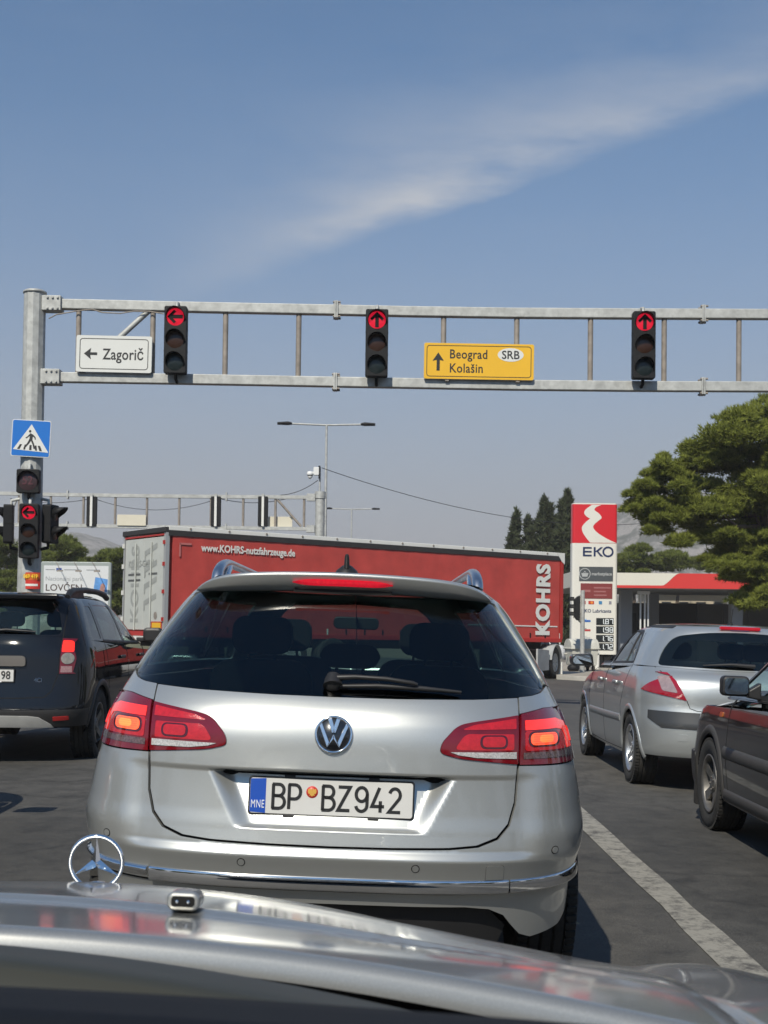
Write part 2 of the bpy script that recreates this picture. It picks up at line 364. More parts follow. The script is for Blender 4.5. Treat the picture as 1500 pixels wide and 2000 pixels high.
class Shell:
    """car skin: at each height z a plan outline (rear curve, flank, front curve); u runs round it from the rear centre"""
    def __init__(self, z, w, r, f, dr=0.75, nr=3.2, df=0.8, nf=2.8, disp=None, zref=0.7, bow=0.02):
        self.w = pchip(z, w); self.r = pchip(z, r); self.f = pchip(z, f); self.z = z
        self.dr, self.nr, self.df, self.nf, self.disp, self.bow = dr, nr, df, nf, disp, bow
        s = np.linspace(0, 3, 1201); x, y = self.plan(s, np.full_like(s, zref))
        L = np.concatenate([[0], np.cumsum(np.hypot(np.diff(x), np.diff(y)))]); self._s, self._L = s, L; self.U = L[-1]
    def plan(self, s, z):
        s = np.asarray(s, float); z = np.asarray(z, float)
        w, r, f = self.w(z), self.r(z), self.f(z)
        span = f-r; sc = np.minimum(1.0, span/(self.dr+self.df+0.05)); dr = self.dr*sc; df = self.df*sc
        p1 = np.clip(s, 0, 1)*np.pi/2; k1 = (np.sin(p1)**self.nr+np.abs(np.cos(p1))**self.nr)**(1/self.nr)
        p3 = np.clip(s-2, 0, 1)*np.pi/2; k3 = (np.sin(p3)**self.nf+np.abs(np.cos(p3))**self.nf)**(1/self.nf)
        t = np.clip(s-1, 0, 1)
        x = np.where(s < 1, w*np.sin(p1)/k1, np.where(s < 2, w + self.bow*4*t*(1-t), w*np.cos(p3)/k3))
        y = np.where(s < 1, r+dr-dr*np.cos(p1)/k1, np.where(s < 2, (r+dr)*(1-t)+(f-df)*t, f-df+df*np.sin(p3)/k3))
        return x, y
    def P(self, u, z):
        u = np.asarray(u, float); z = np.asarray(z, float)
        s = np.interp(np.abs(u), self._L, self._s); x, y = self.plan(s, z); x = np.where(u < 0, -x, x)
        if self.disp is not None: y = y + self.disp(x, y, z)
        return np.stack([x, y, z], -1)
    def N(self, u, z, e=2e-3):
        du = self.P(u+e, z)-self.P(u-e, z); dz = self.P(u, z+e)-self.P(u, z-e)
        n = np.cross(du, dz); ln = np.linalg.norm(n, axis=-1, keepdims=True); return n/np.maximum(ln, 1e-9)
    def u_rear(self, x, z):
        x = np.asarray(x, float); z = np.asarray(z, float)
        q = np.clip(np.abs(x)/self.w(z), 0, 0.999999)**self.nr; t = (q/(1-q))**(1/self.nr)
        return np.interp(np.arctan(t)*2/np.pi, self._s, self._L)*np.where(x < 0, -1.0, 1.0)
    def u_side(self, y, z, sg):
        y = np.asarray(y, float); z = np.asarray(z, float); lo = np.zeros_like(y); hi = np.full_like(y, 3.0)
        for _ in range(40):
            mid = (lo+hi)/2; _x, py = self.plan(mid, z); g = py < y; lo = np.where(g, mid, lo); hi = np.where(g, hi, mid)
        return np.interp(lo, self._s, self._L)*sg
    def tou(self, P):
        """list of ('r', x, z) | ('s', y, z, side) | ('u', u, z) -> u values, in one go"""
        out = np.zeros(len(P)); ir = [i for i, p in enumerate(P) if p[0] == 'r']; is_ = [i for i, p in enumerate(P) if p[0] == 's']
        for i, p in enumerate(P):
            if p[0] == 'u': out[i] = p[1]
        if ir: out[ir] = self.u_rear([P[i][1] for i in ir], [P[i][2] for i in ir])
        if is_: out[is_] = self.u_side([P[i][1] for i in is_], [P[i][2] for i in is_], np.array([P[i][3] for i in is_]))
        return out
    def path(self, pts, h, closed=True):
        """outline through pts; edges are straight in their own view"""
        n = len(pts); cu = self.tou(pts); P = []
        for i in range(n if closed else n-1):
            a, b = pts[i], pts[(i+1) % n]
            if a[0] == b[0] and (a[0] != 's' or a[3] == b[3]):
                m = max(1, int(math.ceil(math.hypot(a[1]-b[1], a[2]-b[2])/h)))
                P += [(a[0], a[1]+(b[1]-a[1])*k/m, a[2]+(b[2]-a[2])*k/m)+tuple(a[3:]) for k in range(m)]
            else:
                ua, ub = cu[i], cu[(i+1) % n]; m = max(1, int(math.ceil(math.hypot(ua-ub, a[2]-b[2])/h)))
                P += [('u', ua+(ub-ua)*k/m, a[2]+(b[2]-a[2])*k/m) for k in range(m)]
        if not closed: P.append(pts[-1])
        return list(zip(self.tou(P).tolist(), [p[2] for p in P]))

def inside(poly, X, Y):
    px = np.array([p[0] for p in poly]); py = np.array([p[1] for p in poly]); c = np.zeros(X.shape, bool); j = len(px)-1
    for i in range(len(px)):
        cond = ((py[i] > Y) != (py[j] > Y))
        with np.errstate(divide='ignore', invalid='ignore'):
            xi = (px[j]-px[i])*(Y-py[i])/(py[j]-py[i]+1e-30)+px[i]
        c ^= cond & (X < xi); j = i
    return c
def near_poly(poly, X, Y, d):
    P = np.array(poly); m = np.zeros(X.shape, bool)
    for i in range(0, len(X), 4000):
        m[i:i+4000] = ((np.abs(X[i:i+4000, None]-P[None, :, 0]) < d) & (np.abs(Y[i:i+4000, None]-P[None, :, 1]) < d)).any(1)
    return m

def fill(poly, h, holes=(), hz=None):
    """triangulate a polygon of the plane with holes and a regular inner grid -> points, faces"""
    hz = hz or h
    xs = [p[0] for p in poly]; ys = [p[1] for p in poly]
    X, Y = np.meshgrid(np.arange(min(xs)+h/2, max(xs), h), np.arange(min(ys)+hz/2, max(ys), hz))
    X = X.ravel(); Y = Y.ravel()
    m = inside(poly, X, Y) & ~near_poly(poly, X, Y, 0.45*min(h, hz))
    for hl in holes: m &= ~inside(hl, X, Y) & ~near_poly(hl, X, Y, 0.45*min(h, hz))
    pts = [Vector(p) for p in poly]; faces = [list(range(len(poly)))]
    for hl in holes:
        n0 = len(pts); pts += [Vector(p) for p in hl]; faces.append(list(range(n0, len(pts))))
    pts += [Vector((a, b)) for a, b in zip(X[m].tolist(), Y[m].tolist())]
    edges = [(f[i], f[(i+1) % len(f)]) for f in faces for i in range(len(f))]
    V, E, Fc, ov, oe, of = delaunay_2d_cdt(pts, edges, [], 0, 1e-7)
    V2 = np.array([(v.x, v.y) for v in V]); T = np.array([f[:3] for f in Fc]); C = V2[T].mean(1)
    keep = inside(poly, C[:, 0], C[:, 1])
    for hl in holes: keep &= ~inside(hl, C[:, 0], C[:, 1])
    return V2, [f for f, k in zip(Fc, keep) if k]

def panel(name, parent, sh, pts, mt, off=0.0, thick=0.012, h=0.03, holes=(), hz=None, raw=False, edge_mat=None):
    """a piece of a car skin: outline in rear / side view, laid on the skin, raised by off, with turned-in edges"""
    poly = pts if raw else sh.path(pts, h)
    ar = sum(poly[i][0]*poly[(i+1) % len(poly)][1]-poly[(i+1) % len(poly)][0]*poly[i][1] for i in range(len(poly)))
    if ar < 0: poly = poly[::-1]
    hls = [(q if raw else sh.path(q, h)) for q in holes]
    hls = [q if sum(q[i][0]*q[(i+1) % len(q)][1]-q[(i+1) % len(q)][0]*q[i][1] for i in range(len(q))) < 0 else q[::-1] for q in hls]
    V2, Fc = fill(poly, h, hls, hz)
    N3 = sh.N(V2[:, 0], V2[:, 1]); P3 = sh.P(V2[:, 0], V2[:, 1]) + N3*off
    faces = []
    for f in Fc:
        a, b, c = f[0], f[1], f[2]
        s2 = (V2[b, 0]-V2[a, 0])*(V2[c, 1]-V2[a, 1])-(V2[b, 1]-V2[a, 1])*(V2[c, 0]-V2[a, 0])
        faces.append(tuple(f) if s2 > 0 else tuple(reversed(f)))
    verts = [tuple(p) for p in P3]; norms = [tuple(n) for n in N3]
    if thick > 0:
        for lp in [poly]+hls:
            L = np.array(lp); n3 = sh.N(L[:, 0], L[:, 1]); p3 = sh.P(L[:, 0], L[:, 1])+n3*off
            q3 = p3-n3*thick; b0 = len(verts); m = len(lp)
            tng = np.roll(p3, -1, 0)-np.roll(p3, 1, 0); on = np.cross(tng, n3); on /= np.maximum(np.linalg.norm(on, axis=1, keepdims=True), 1e-9)
            verts += [tuple(p) for p in p3]+[tuple(p) for p in q3]; norms += [tuple(n) for n in on]*2
            for i in range(m):
                j = (i+1) % m
                faces.append((b0+i, b0+m+i, b0+m+j, b0+j))
    me = bpy.data.meshes.new(name); me.from_pydata(verts, [], faces); me.materials.append(mt)
    me.polygons.foreach_set('use_smooth', [True]*len(faces)); me.update()
    me.normals_split_custom_set_from_vertices(norms)
    return link(name, me, parent)
def strip(name, parent, sh, pts, width, mt, off=0.002, thick=0.006, h=0.03, profile=None):
    """a thin strip following a line on the skin (shut line, chrome, moulding)"""
    L = np.array(sh.path(pts, h, closed=False)); t = np.gradient(L, axis=0); t /= np.maximum(np.linalg.norm(t, axis=1, keepdims=True), 1e-9)
    nn = np.stack([-t[:, 1], t[:, 0]], -1)*width/2
    prof = [(-1, -thick), (-1, 0), (-0.6, off*0.6+0.0005), (0, off+0.001), (0.6, off*0.6+0.0005), (1, 0), (1, -thick)]
    if off <= 0.003: prof = [(-1, -thick), (-1, off), (1, off), (1, -thick)]
    if profile: prof = profile
    vs_, fs = [], []; m = len(prof)
    for k, o in prof:
        Q = L+nn*k; n3 = sh.N(Q[:, 0], Q[:, 1]); vs_.append(sh.P(Q[:, 0], Q[:, 1])+n3*o)
    vs_ = np.stack(vs_, 1).reshape(-1, 3)
    for i in range(len(L)-1):
        for k in range(m-1): fs.append((i*m+k, (i+1)*m+k, (i+1)*m+k+1, i*m+k+1))
    mb = MB(); mb.add(vs_.tolist(), fs, off > 0.003)
    for e in (0, len(L)-1): mb.add(vs_[e*m:(e+1)*m].tolist(), [tuple(range(m))])
    return mb.build(name, mt, parent)
def R_(pts): return [('r', a, z) for a, z in pts]
def S_(pts, sg): return [('s', a, z, sg) for a, z in pts]
def mirror(pts): return [(p[0], -p[1], *p[2:]) for p in pts]

def arch(yc, zc, Ra, zb, sg, n=16):
    a0 = math.asin(max(-1, min(1, (zb-zc)/Ra)))
    return [('s', yc-Ra*math.cos(a0+(math.pi-2*a0)*k/n), zc+Ra*math.sin(a0+(math.pi-2*a0)*k/n), sg) for k in range(n+1)]
def roof_cap(name, parent, sh, ztop, mt, crown=0.03, h=0.06):
    Us = np.linspace(0, sh.U, 60); a = sh.P(Us, np.full_like(Us, ztop)); ring = [tuple(p[:2]) for p in a]+[(-p[0], p[1]) for p in a[::-1][1:-1]]
    ring = [ring[0]]+[ring[i] for i in range(1, len(ring)) if math.hypot(ring[i][0]-ring[i-1][0], ring[i][1]-ring[i-1][1]) > 1e-4]
    V2, Fc = fill(ring, h); W = max(p[0] for p in ring); y0, y1 = ring[0][1], max(p[1] for p in ring)
    e = np.clip(1-(V2[:, 0]/W)**2, 0, 1)*np.clip(1-((V2[:, 1]-(y0+y1)/2)/((y1-y0)/2))**2, 0, 1)
    Z = ztop+crown*np.sqrt(np.clip(e, 0, 1))
    fs = []
    for f in Fc:
        p, q, r = (V2[i] for i in f[:3]); s2 = (q[0]-p[0])*(r[1]-p[1])-(q[1]-p[1])*(r[0]-p[0])
        fs.append(tuple(f) if s2 > 0 else tuple(reversed(f)))
    mb = MB(); mb.add([(v[0], v[1], z) for v, z in zip(V2.tolist(), Z.tolist())], fs, True)
    return mb.build(name, mt, parent)

def wheel(parent, x, y, R=0.32, wd=0.205, sg=1, rim_mat=None, spokes=5, rimR=0.205, style='spoke', grooves=4, name='wheel', lugs=True):
    """wheel with its outer face towards sg*x; children tyre and rim"""
    e = empty(name, (x, y, R), parent=parent); hw = wd/2
    prof = [(rimR, -hw*0.8), (rimR+0.03, -hw*0.98), (R*0.86, -hw*1.06), (R*0.95, -hw*0.98), (R*0.985, -hw*0.85)]
    for g in range(grooves):
        c = -hw*0.62+2*hw*0.62*(g/(grooves-1)) if grooves > 1 else 0
        prof += [(R, c-0.012), (R, c-0.006), (R-0.009, c-0.0045), (R-0.009, c+0.0045), (R, c+0.006), (R, c+0.012)]
    prof += [(R*0.985, hw*0.85), (R*0.95, hw*0.98), (R*0.86, hw*1.06), (rimR+0.03, hw*0.98), (rimR, hw*0.8)]
    mb = MB(); mb.lathe(prof, 56, 'x')
    if lugs:
        for k in range(64):                       # tread blocks cut by cross grooves on the shoulders
            a = 2*math.pi*k/64; ca, sa = math.cos(a), math.sin(a)
            for s in (-1, 1):
                M = Matrix.Translation((s*hw*0.80, ca*(R-0.004), sa*(R-0.004))) @ Matrix.Rotation(a, 4, 'X')
                mb.box((0, 0, 0), (hw*0.34, 0.016, 0.019), M)
    mb.build('tyre', M_RUBBER, e)
    rm = rim_mat or M_ALLOY; mb = MB()
    o = sg*hw
    mb.lathe([(rimR+0.006, o*0.86), (rimR+0.008, o*0.95), (rimR-0.004, o*0.97), (rimR-0.016, o*0.80), (rimR-0.02, -o*0.6)], 40, 'x')
    if style == 'spoke':
        for k in range(spokes):
            a = 2*math.pi*k/spokes+0.3; M = Matrix.Rotation(a, 4, 'X')
            vs_ = []
            for (rr, wdt, ox) in ((0.035, 0.040, 0.62), (0.10, 0.030, 0.66), (rimR-0.012, 0.036, 0.80)):
                for s in (-1, 1): vs_ += [(o*ox, s*wdt, rr), (o*ox-sg*0.03, s*wdt*0.9, rr)]
            fs = []
            for i in range(2):
                b = i*4; fs += [(b, b+2, b+6, b+4), (b+1, b+5, b+7, b+3), (b, b+4, b+5, b+1), (b+2, b+3, b+7, b+6)]
            mb.add(vs_, fs, False, M)
    else:
        for k in range(spokes*2):                  # covered disc with slots between many ribs
            a = 2*math.pi*k/(spokes*2); M = Matrix.Rotation(a, 4, 'X')
            vs_ = []
            for (rr, wdt, ox) in ((0.03, 0.012, 0.75), (0.11, 0.030, 0.86), (rimR-0.01, 0.046, 0.84)):
                for s in (-1, 1): vs_ += [(o*ox, s*wdt, rr), (o*ox-sg*0.02, s*wdt*0.9, rr)]
            fs = []
            for i in range(2):
                b = i*4; fs += [(b, b+2, b+6, b+4), (b+1, b+5, b+7, b+3), (b, b+4, b+5, b+1), (b+2, b+3, b+7, b+6)]
            mb.add(vs_, fs, False, M)
    mb.lathe([(0.0, o*0.74), (0.05, o*0.74), (0.062, o*0.66), (0.062, o*0.4)], 20, 'x')
    for k in range(5):
        a = 2*math.pi*k/5; mb.cyl((o*0.66, 0.045*math.cos(a), 0.045*math.sin(a)), (o*0.79, 0.045*math.cos(a), 0.045*math.sin(a)), 0.009, 6)
    rim = mb.build('rim', rm, e)
    mb = MB(); mb.lathe([(0.0, o*0.2), (rimR-0.02, o*0.2)], 24, 'x'); mb.build('brake_disc', M_DARKGAP, e)
    return e

def seats(parent, rows, zbase=0.30, hw=0.46, htop=1.12, head=1.28, mt=None):
    """rows: list of (y, [x...]) seat backs with head restraints"""
    mt = mt or M_SEAT
    for (y, xs, wd) in rows:
        for x in xs:
            mb = MB()
            mb.prism([(p[0]+x, p[1]) for p in rrect(wd, htop-zbase, 0.1, 4, 0, (htop+zbase)/2)], 0.13, y0=y)
            mb.prism([(p[0]+x, p[1]) for p in rrect(0.27, head-htop+0.0, 0.06, 4, 0, (head+htop)/2+0.025)], 0.09, y0=y-0.02)
            mb.cyl((x-0.06, y+0.03, htop-0.05), (x-0.06, y+0.03, htop+0.08), 0.008, 6); mb.cyl((x+0.06, y+0.03, htop-0.05), (x+0.06, y+0.03, htop+0.08), 0.008, 6)
            mb.build('seat', mt, parent, bevel=0.03)

# ================================================================== the setting
def nodes_of(m): return m.node_tree.nodes, m.node_tree.links, m.node_tree.nodes['Principled BSDF']
def asphalt_mat():
    m = mat('asphalt', (0.055, 0.052, 0.048), 0.86); n, l, b = nodes_of(m)
    tcn = n.new('ShaderNodeTexCoord')
    def noise(sc, det, rgh=0.6, stretch=None):
        nz = n.new('ShaderNodeTexNoise'); nz.inputs['Scale'].default_value = sc; nz.inputs['Detail'].default_value = det; nz.inputs['Roughness'].default_value = rgh
        if stretch:
            mp = n.new('ShaderNodeMapping'); mp.inputs['Scale'].default_value = stretch; l.new(tcn.outputs['Object'], mp.inputs['Vector']); l.new(mp.outputs['Vector'], nz.inputs['Vector'])
        else: l.new(tcn.outputs['Object'], nz.inputs['Vector'])
        return nz.outputs['Fac']
    big = noise(0.55, 6, 0.6, (1.0, 0.35, 1)); mid = noise(5, 8, 0.7); fine = noise(160, 3, 0.6); grit = noise(420, 2, 0.5)
    r1 = n.new('ShaderNodeValToRGB'); e = r1.color_ramp.elements; e[0].position = 0.32; e[0].color = (0.044, 0.043, 0.040, 1); e[1].position = 0.70; e[1].color = (0.098, 0.092, 0.081, 1)
    l.new(big, r1.inputs['Fac'])
    def mul(a, fac, lo, hi):
        mr = n.new('ShaderNodeMapRange'); mr.inputs['From Min'].default_value = 0.3; mr.inputs['From Max'].default_value = 0.7; mr.inputs['To Min'].default_value = lo; mr.inputs['To Max'].default_value = hi; l.new(fac, mr.inputs['Value'])
        mx = n.new('ShaderNodeMix'); mx.data_type = 'RGBA'; mx.blend_type = 'MULTIPLY'; mx.inputs['Factor'].default_value = 1; l.new(a, mx.inputs['A']); l.new(mr.outputs['Result'], mx.inputs['B']); return mx.outputs['Result']
    c = mul(r1.outputs['Color'], mid, 0.62, 1.35); c = mul(c, fine, 0.55, 1.5); c = mul(c, grit, 0.8, 1.2)
    oil = noise(1.7, 4, 0.5); om = n.new('ShaderNodeMapRange'); om.inputs['From Min'].default_value = 0.66; om.inputs['From Max'].default_value = 0.74; om.inputs['To Min'].default_value = 1.0; om.inputs['To Max'].default_value = 0.55; l.new(oil, om.inputs['Value'])
    ox = n.new('ShaderNodeMix'); ox.data_type = 'RGBA'; ox.blend_type = 'MULTIPLY'; ox.inputs['Factor'].default_value = 1; l.new(c, ox.inputs['A']); l.new(om.outputs['Result'], ox.inputs['B']); c = ox.outputs['Result']
    spk = n.new('ShaderNodeTexVoronoi'); spk.inputs['Scale'].default_value = 7.0; l.new(tcn.outputs['Object'], spk.inputs['Vector']); sm_ = n.new('ShaderNodeMapRange'); sm_.inputs['From Min'].default_value = 0.03; sm_.inputs['From Max'].default_value = 0.045; sm_.inputs['To Min'].default_value = 2.6; sm_.inputs['To Max'].default_value = 1.0; l.new(spk.outputs['Distance'], sm_.inputs['Value'])
    sx_ = n.new('ShaderNodeMix'); sx_.data_type = 'RGBA'; sx_.blend_type = 'MULTIPLY'; sx_.inputs['Factor'].default_value = 0.6; l.new(c, sx_.inputs['A']); l.new(sm_.outputs['Result'], sx_.inputs['B']); c = sx_.outputs['Result']
    # cracks and old seams
    vo = n.new('ShaderNodeTexVoronoi'); vo.feature = 'DISTANCE_TO_EDGE'; vo.inputs['Scale'].default_value = 0.35
    wv = n.new('ShaderNodeTexNoise'); wv.inputs['Scale'].default_value = 1.3; wv.inputs['Detail'].default_value = 6; l.new(tcn.outputs['Object'], wv.inputs['Vector'])
    ad = n.new('ShaderNodeVectorMath'); ad.operation = 'MULTIPLY_ADD'; l.new(wv.outputs['Color'], ad.inputs[0]); ad.inputs[1].default_value = (1.1, 1.1, 0); l.new(tcn.outputs['Object'], ad.inputs[2]); l.new(ad.outputs['Vector'], vo.inputs['Vector'])
    cr = n.new('ShaderNodeMapRange'); cr.inputs['From Min'].default_value = 0.0; cr.inputs['From Max'].default_value = 0.012; cr.inputs['To Min'].default_value = 0.72; cr.inputs['To Max'].default_value = 1.0; l.new(vo.outputs['Distance'], cr.inputs['Value'])
    mx = n.new('ShaderNodeMix'); mx.data_type = 'RGBA'; mx.blend_type = 'MULTIPLY'; mx.inputs['Factor'].default_value = 1; l.new(c, mx.inputs['A']); l.new(cr.outputs['Result'], mx.inputs['B'])
    l.new(mx.outputs['Result'], b.inputs['Base Color'])
    bp = n.new('ShaderNodeBump'); bp.inputs['Strength'].default_value = 0.55; bp.inputs['Distance'].default_value = 0.006; l.new(fine, bp.inputs['Height']); l.new(bp.outputs['Normal'], b.inputs['Normal'])
    mrr = n.new('ShaderNodeMapRange'); mrr.inputs['To Min'].default_value = 0.62; mrr.inputs['To Max'].default_value = 0.95; l.new(mid, mrr.inputs['Value']); l.new(mrr.outputs['Result'], b.inputs['Roughness'])
    return m
def sheet(name, xs, ys, m, lift=0.0, cond=None):
    mb = MB(); nx = len(xs)
    mb.add([(x, y, gz(x, y)+lift) for y in ys for x in xs], [(j*nx+i, j*nx+i+1, (j+1)*nx+i+1, (j+1)*nx+i) for j in range(len(ys)-1) for i in range(nx-1)])
    return mb.build(name, m)
M_ASPH = asphalt_mat()
M_EARTH = mat('dry_earth', (0.17, 0.145, 0.105), 0.95, var=0.3, vscale=0.3, bump=0.3, bscale=3)
tag(sheet('ground', [-2400, -900, -120, -22, -1.7, 22, 120, 900, 2400], [-560, -60, -5, 75, 160, 900, 2380], M_EARTH, -0.012), kind='structure')
tag(sheet('road', [-60, -22, -1.7, 22, 60], [-30, -5, 62], M_ASPH, 0.0), kind='structure')
# painted lane line, worn
def worn_paint():
    m = mat('worn_road_paint', (0.42, 0.405, 0.36), 0.75); n, l, b = nodes_of(m)
    tcn = n.new('ShaderNodeTexCoord'); nz = n.new('ShaderNodeTexNoise'); nz.inputs['Scale'].default_value = 9; nz.inputs['Detail'].default_value = 12; nz.inputs['Roughness'].default_value = 0.85; l.new(tcn.outputs['Object'], nz.inputs['Vector'])
    r = n.new('ShaderNodeValToRGB'); e = r.color_ramp.elements; e[0].position = 0.40; e[0].color = (0.085, 0.08, 0.072, 1); e[1].position = 0.53; e[1].color = (0.30, 0.285, 0.245, 1)
    l.new(nz.outputs['Fac'], r.inputs['Fac']); l.new(r.outputs['Color'], b.inputs['Base Color']); return m
M_LINE = worn_paint()
def ribbon(name, x0, x1, y0, y1, m, lift=0.004):
    ys = np.linspace(y0, y1, max(2, int((y1-y0)/0.5)))
    rg = np.random.default_rng(3); mb = MB()
    L = [(x0+rg.normal(0, 0.004), y) for y in ys]; Rr = [(x1+rg.normal(0, 0.004), y) for y in ys]
    mb.add([(x, y, gz(x, y)+lift) for x, y in L+Rr], [(i, len(ys)+i, len(ys)+i+1, i+1) for i in range(len(ys)-1)]); return tag(mb.build(name, m), kind='structure')
ribbon('lane_line', 1.352, 1.522, 1.5, 15.2, M_LINE)
ribbon('lane_line', 4.75, 4.90, 1.5, 15.2, M_LINE)
# pavement island on the right beyond the junction, with a kerb
M_CONC = mat('pavement_concrete', (0.34, 0.31, 0.26), 0.9, var=0.18, vscale=0.8, bump=0.2, bscale=12)
M_KERB = mat('kerb_stone', (0.40, 0.385, 0.35), 0.85, var=0.2, vscale=2.0, bump=0.2, bscale=20)
mb = MB(); isl = [(5.4, 39.6), (6.6, 38.9), (9, 38.6), (22, 38.4), (60, 38.4), (60, 58), (5.4, 58)]
mb.add([(x, y, gz(x, y)+0.13) for x, y in isl], [tuple(range(len(isl)))]); tag(mb.build('pavement', M_CONC), kind='structure')
mb = MB()
for i in range(4):
    (xa, ya), (xb, yb) = isl[i], isl[i+1]; nseg = max(1, int(math.hypot(xb-xa, yb-ya)/1.0))
    for k in range(min(nseg, 16)):
        a = Vector((xa+(xb-xa)*k/nseg, ya+(yb-ya)*k/nseg, 0)); b_ = Vector((xa+(xb-xa)*(k+1)/nseg, ya+(yb-ya)*(k+1)/nseg, 0)); d = (b_-a).normalized(); nn = Vector((d.y, -d.x, 0))
        a = a+d*0.008; b_ = b_-d*0.008; P = [a+nn*0.14, b_+nn*0.14, b_-nn*0.002, a-nn*0.002]
        MB().add([(p.x, p.y, gz(p.x, p.y)-0.05) for p in P]+[(p.x, p.y, gz(p.x, p.y)+0.137) for p in P], [(0, 1, 5, 4), (1, 2, 6, 5), (2, 3, 7, 6), (3, 0, 4, 7), (4, 5, 6, 7)]).build('kerb_stone', M_KERB, bpy.data.objects['pavement'], bevel=0.012)
tag(sheet('forecourt', [8, 22, 60], [58, 75, 100], mat('forecourt_concrete', (0.20, 0.19, 0.175), 0.9, var=0.2, vscale=0.7), 0.004), kind='structure')
tag(sheet('verge', [-70, -22, -8], [56, 75, 120], mat('dry_grass', (0.12, 0.115, 0.055), 0.95, var=0.35, vscale=1.2), 0.02), kind='structure')

# hills far behind, bare limestone with scrub
def hill_mat():
    m = mat('limestone_scrub', (0.27, 0.255, 0.235), 0.95); n, l, b = nodes_of(m)
    tcn = n.new('ShaderNodeTexCoord'); nz = n.new('ShaderNodeTexNoise'); nz.inputs['Scale'].default_value = 0.045; nz.inputs['Detail'].default_value = 9; nz.inputs['Roughness'].default_value = 0.72; l.new(tcn.outputs['Object'], nz.inputs['Vector'])
    r = n.new('ShaderNodeValToRGB'); e = r.color_ramp.elements; e[0].position = 0.46; e[0].color = (0.055, 0.065, 0.035, 1); e[1].position = 0.55; e[1].color = (0.33, 0.305, 0.275, 1)
    l.new(nz.outputs['Fac'], r.inputs['Fac']); l.new(r.outputs['Color'], b.inputs['Base Color'])
    bp = n.new('ShaderNodeBump'); bp.inputs['Strength'].default_value = 1.0; bp.inputs['Distance'].default_value = 6.0; l.new(nz.outputs['Fac'], bp.inputs['Height']); l.new(bp.outputs['Normal'], b.inputs['Normal']); return m
M_HILL = hill_mat()
def hill(name, ridge, Y, depth):
    xs = np.linspace(ridge[0][0], ridge[-1][0], 90); f = pchip0([p[0] for p in ridge], [p[1] for p in ridge])
    rg = np.random.default_rng(int(Y)); mb = MB(); rows = 16; vs_ = []
    for j in range(rows+1):
        t = j/rows; yy = Y-depth*(1-min(1, t/0.7)) if t <= 0.7 else Y+depth*(t-0.7)
        for i, px in enumerate(xs):
            p = at(px, f(px), Y); k = math.sin(min(1, t/0.7)*math.pi/2) if t <= 0.7 else 1-(t-0.7)*1.5
            hgt = max(2, p.z+8)*k*(1+0.10*math.sin(i*0.55+j*0.9)*(1-k)+rg.normal(0, 0.012))
            vs_.append((p.x*(yy/Y), yy, -8+hgt))
    n_ = len(xs); mb.add(vs_, [(j*n_+i, j*n_+i+1, (j+1)*n_+i+1, (j+1)*n_+i) for j in range(rows) for i in range(n_-1)], True)
    return tag(mb.build(name, M_HILL), kind='structure')
def pchip0(xs, ys):
    xs = list(xs); ys = list(ys)
    return lambda x: float(np.interp(x, xs, ys))
hill('hill', [(-260, 1090), (-60, 1062), (60, 1052), (140, 1044), (165, 1046), (200, 1056), (238, 1070), (330, 1100), (460, 1130), (620, 1160), (780, 1205)], 1500, 500)
hill('hill', [(820, 1205), (980, 1150), (1080, 1075), (1150, 1028), (1205, 992), (1240, 975), (1290, 962), (1350, 965), (1430, 985), (1600, 1010), (1800, 1060)], 1300, 480)

# ================================================================== gantries, signals and signs
def ring_poly(mb, w, h, r, t, y0, d=0.002, cx=0, cz=0):
    A = rrect(w, h, r, 4, cx, cz); B = rrect(w-2*t, h-2*t, max(r-t, 0.002), 4, cx, cz); n = len(A)
    mb.add([(x, y0, z) for x, z in A]+[(x, y0, z) for x, z in B], [((i+1) % n, i, n+i, n+(i+1) % n)[::-1] for i in range(n)])
def arrow_poly(L, W, hw, hl, ang=0, cx=0, cz=0):
    P = [(-W/2, -L/2), (W/2, -L/2), (W/2, L/2-hl), (hw/2, L/2-hl*1.12), (0, L/2), (-hw/2, L/2-hl*1.12), (-W/2, L/2-hl)]
    c, s = math.cos(ang), math.sin(ang); return [(x*c-z*s+cx, x*s+z*c+cz) for x, z in P]
def box_beam(mb, path, w, h):
    vs_ = []
    for p in path: vs_ += [(p.x, p.y-w/2, p.z-h/2), (p.x, p.y-w/2, p.z+h/2), (p.x, p.y+w/2, p.z+h/2), (p.x, p.y+w/2, p.z-h/2)]
    fs = [(i*4+k, i*4+(k+1) % 4, (i+1)*4+(k+1) % 4, (i+1)*4+k)[::-1] for i in range(len(path)-1) for k in range(4)]
    fs += [(0, 1, 2, 3), tuple(len(path)*4-4+k for k in (3, 2, 1, 0))]; mb.add(vs_, fs)

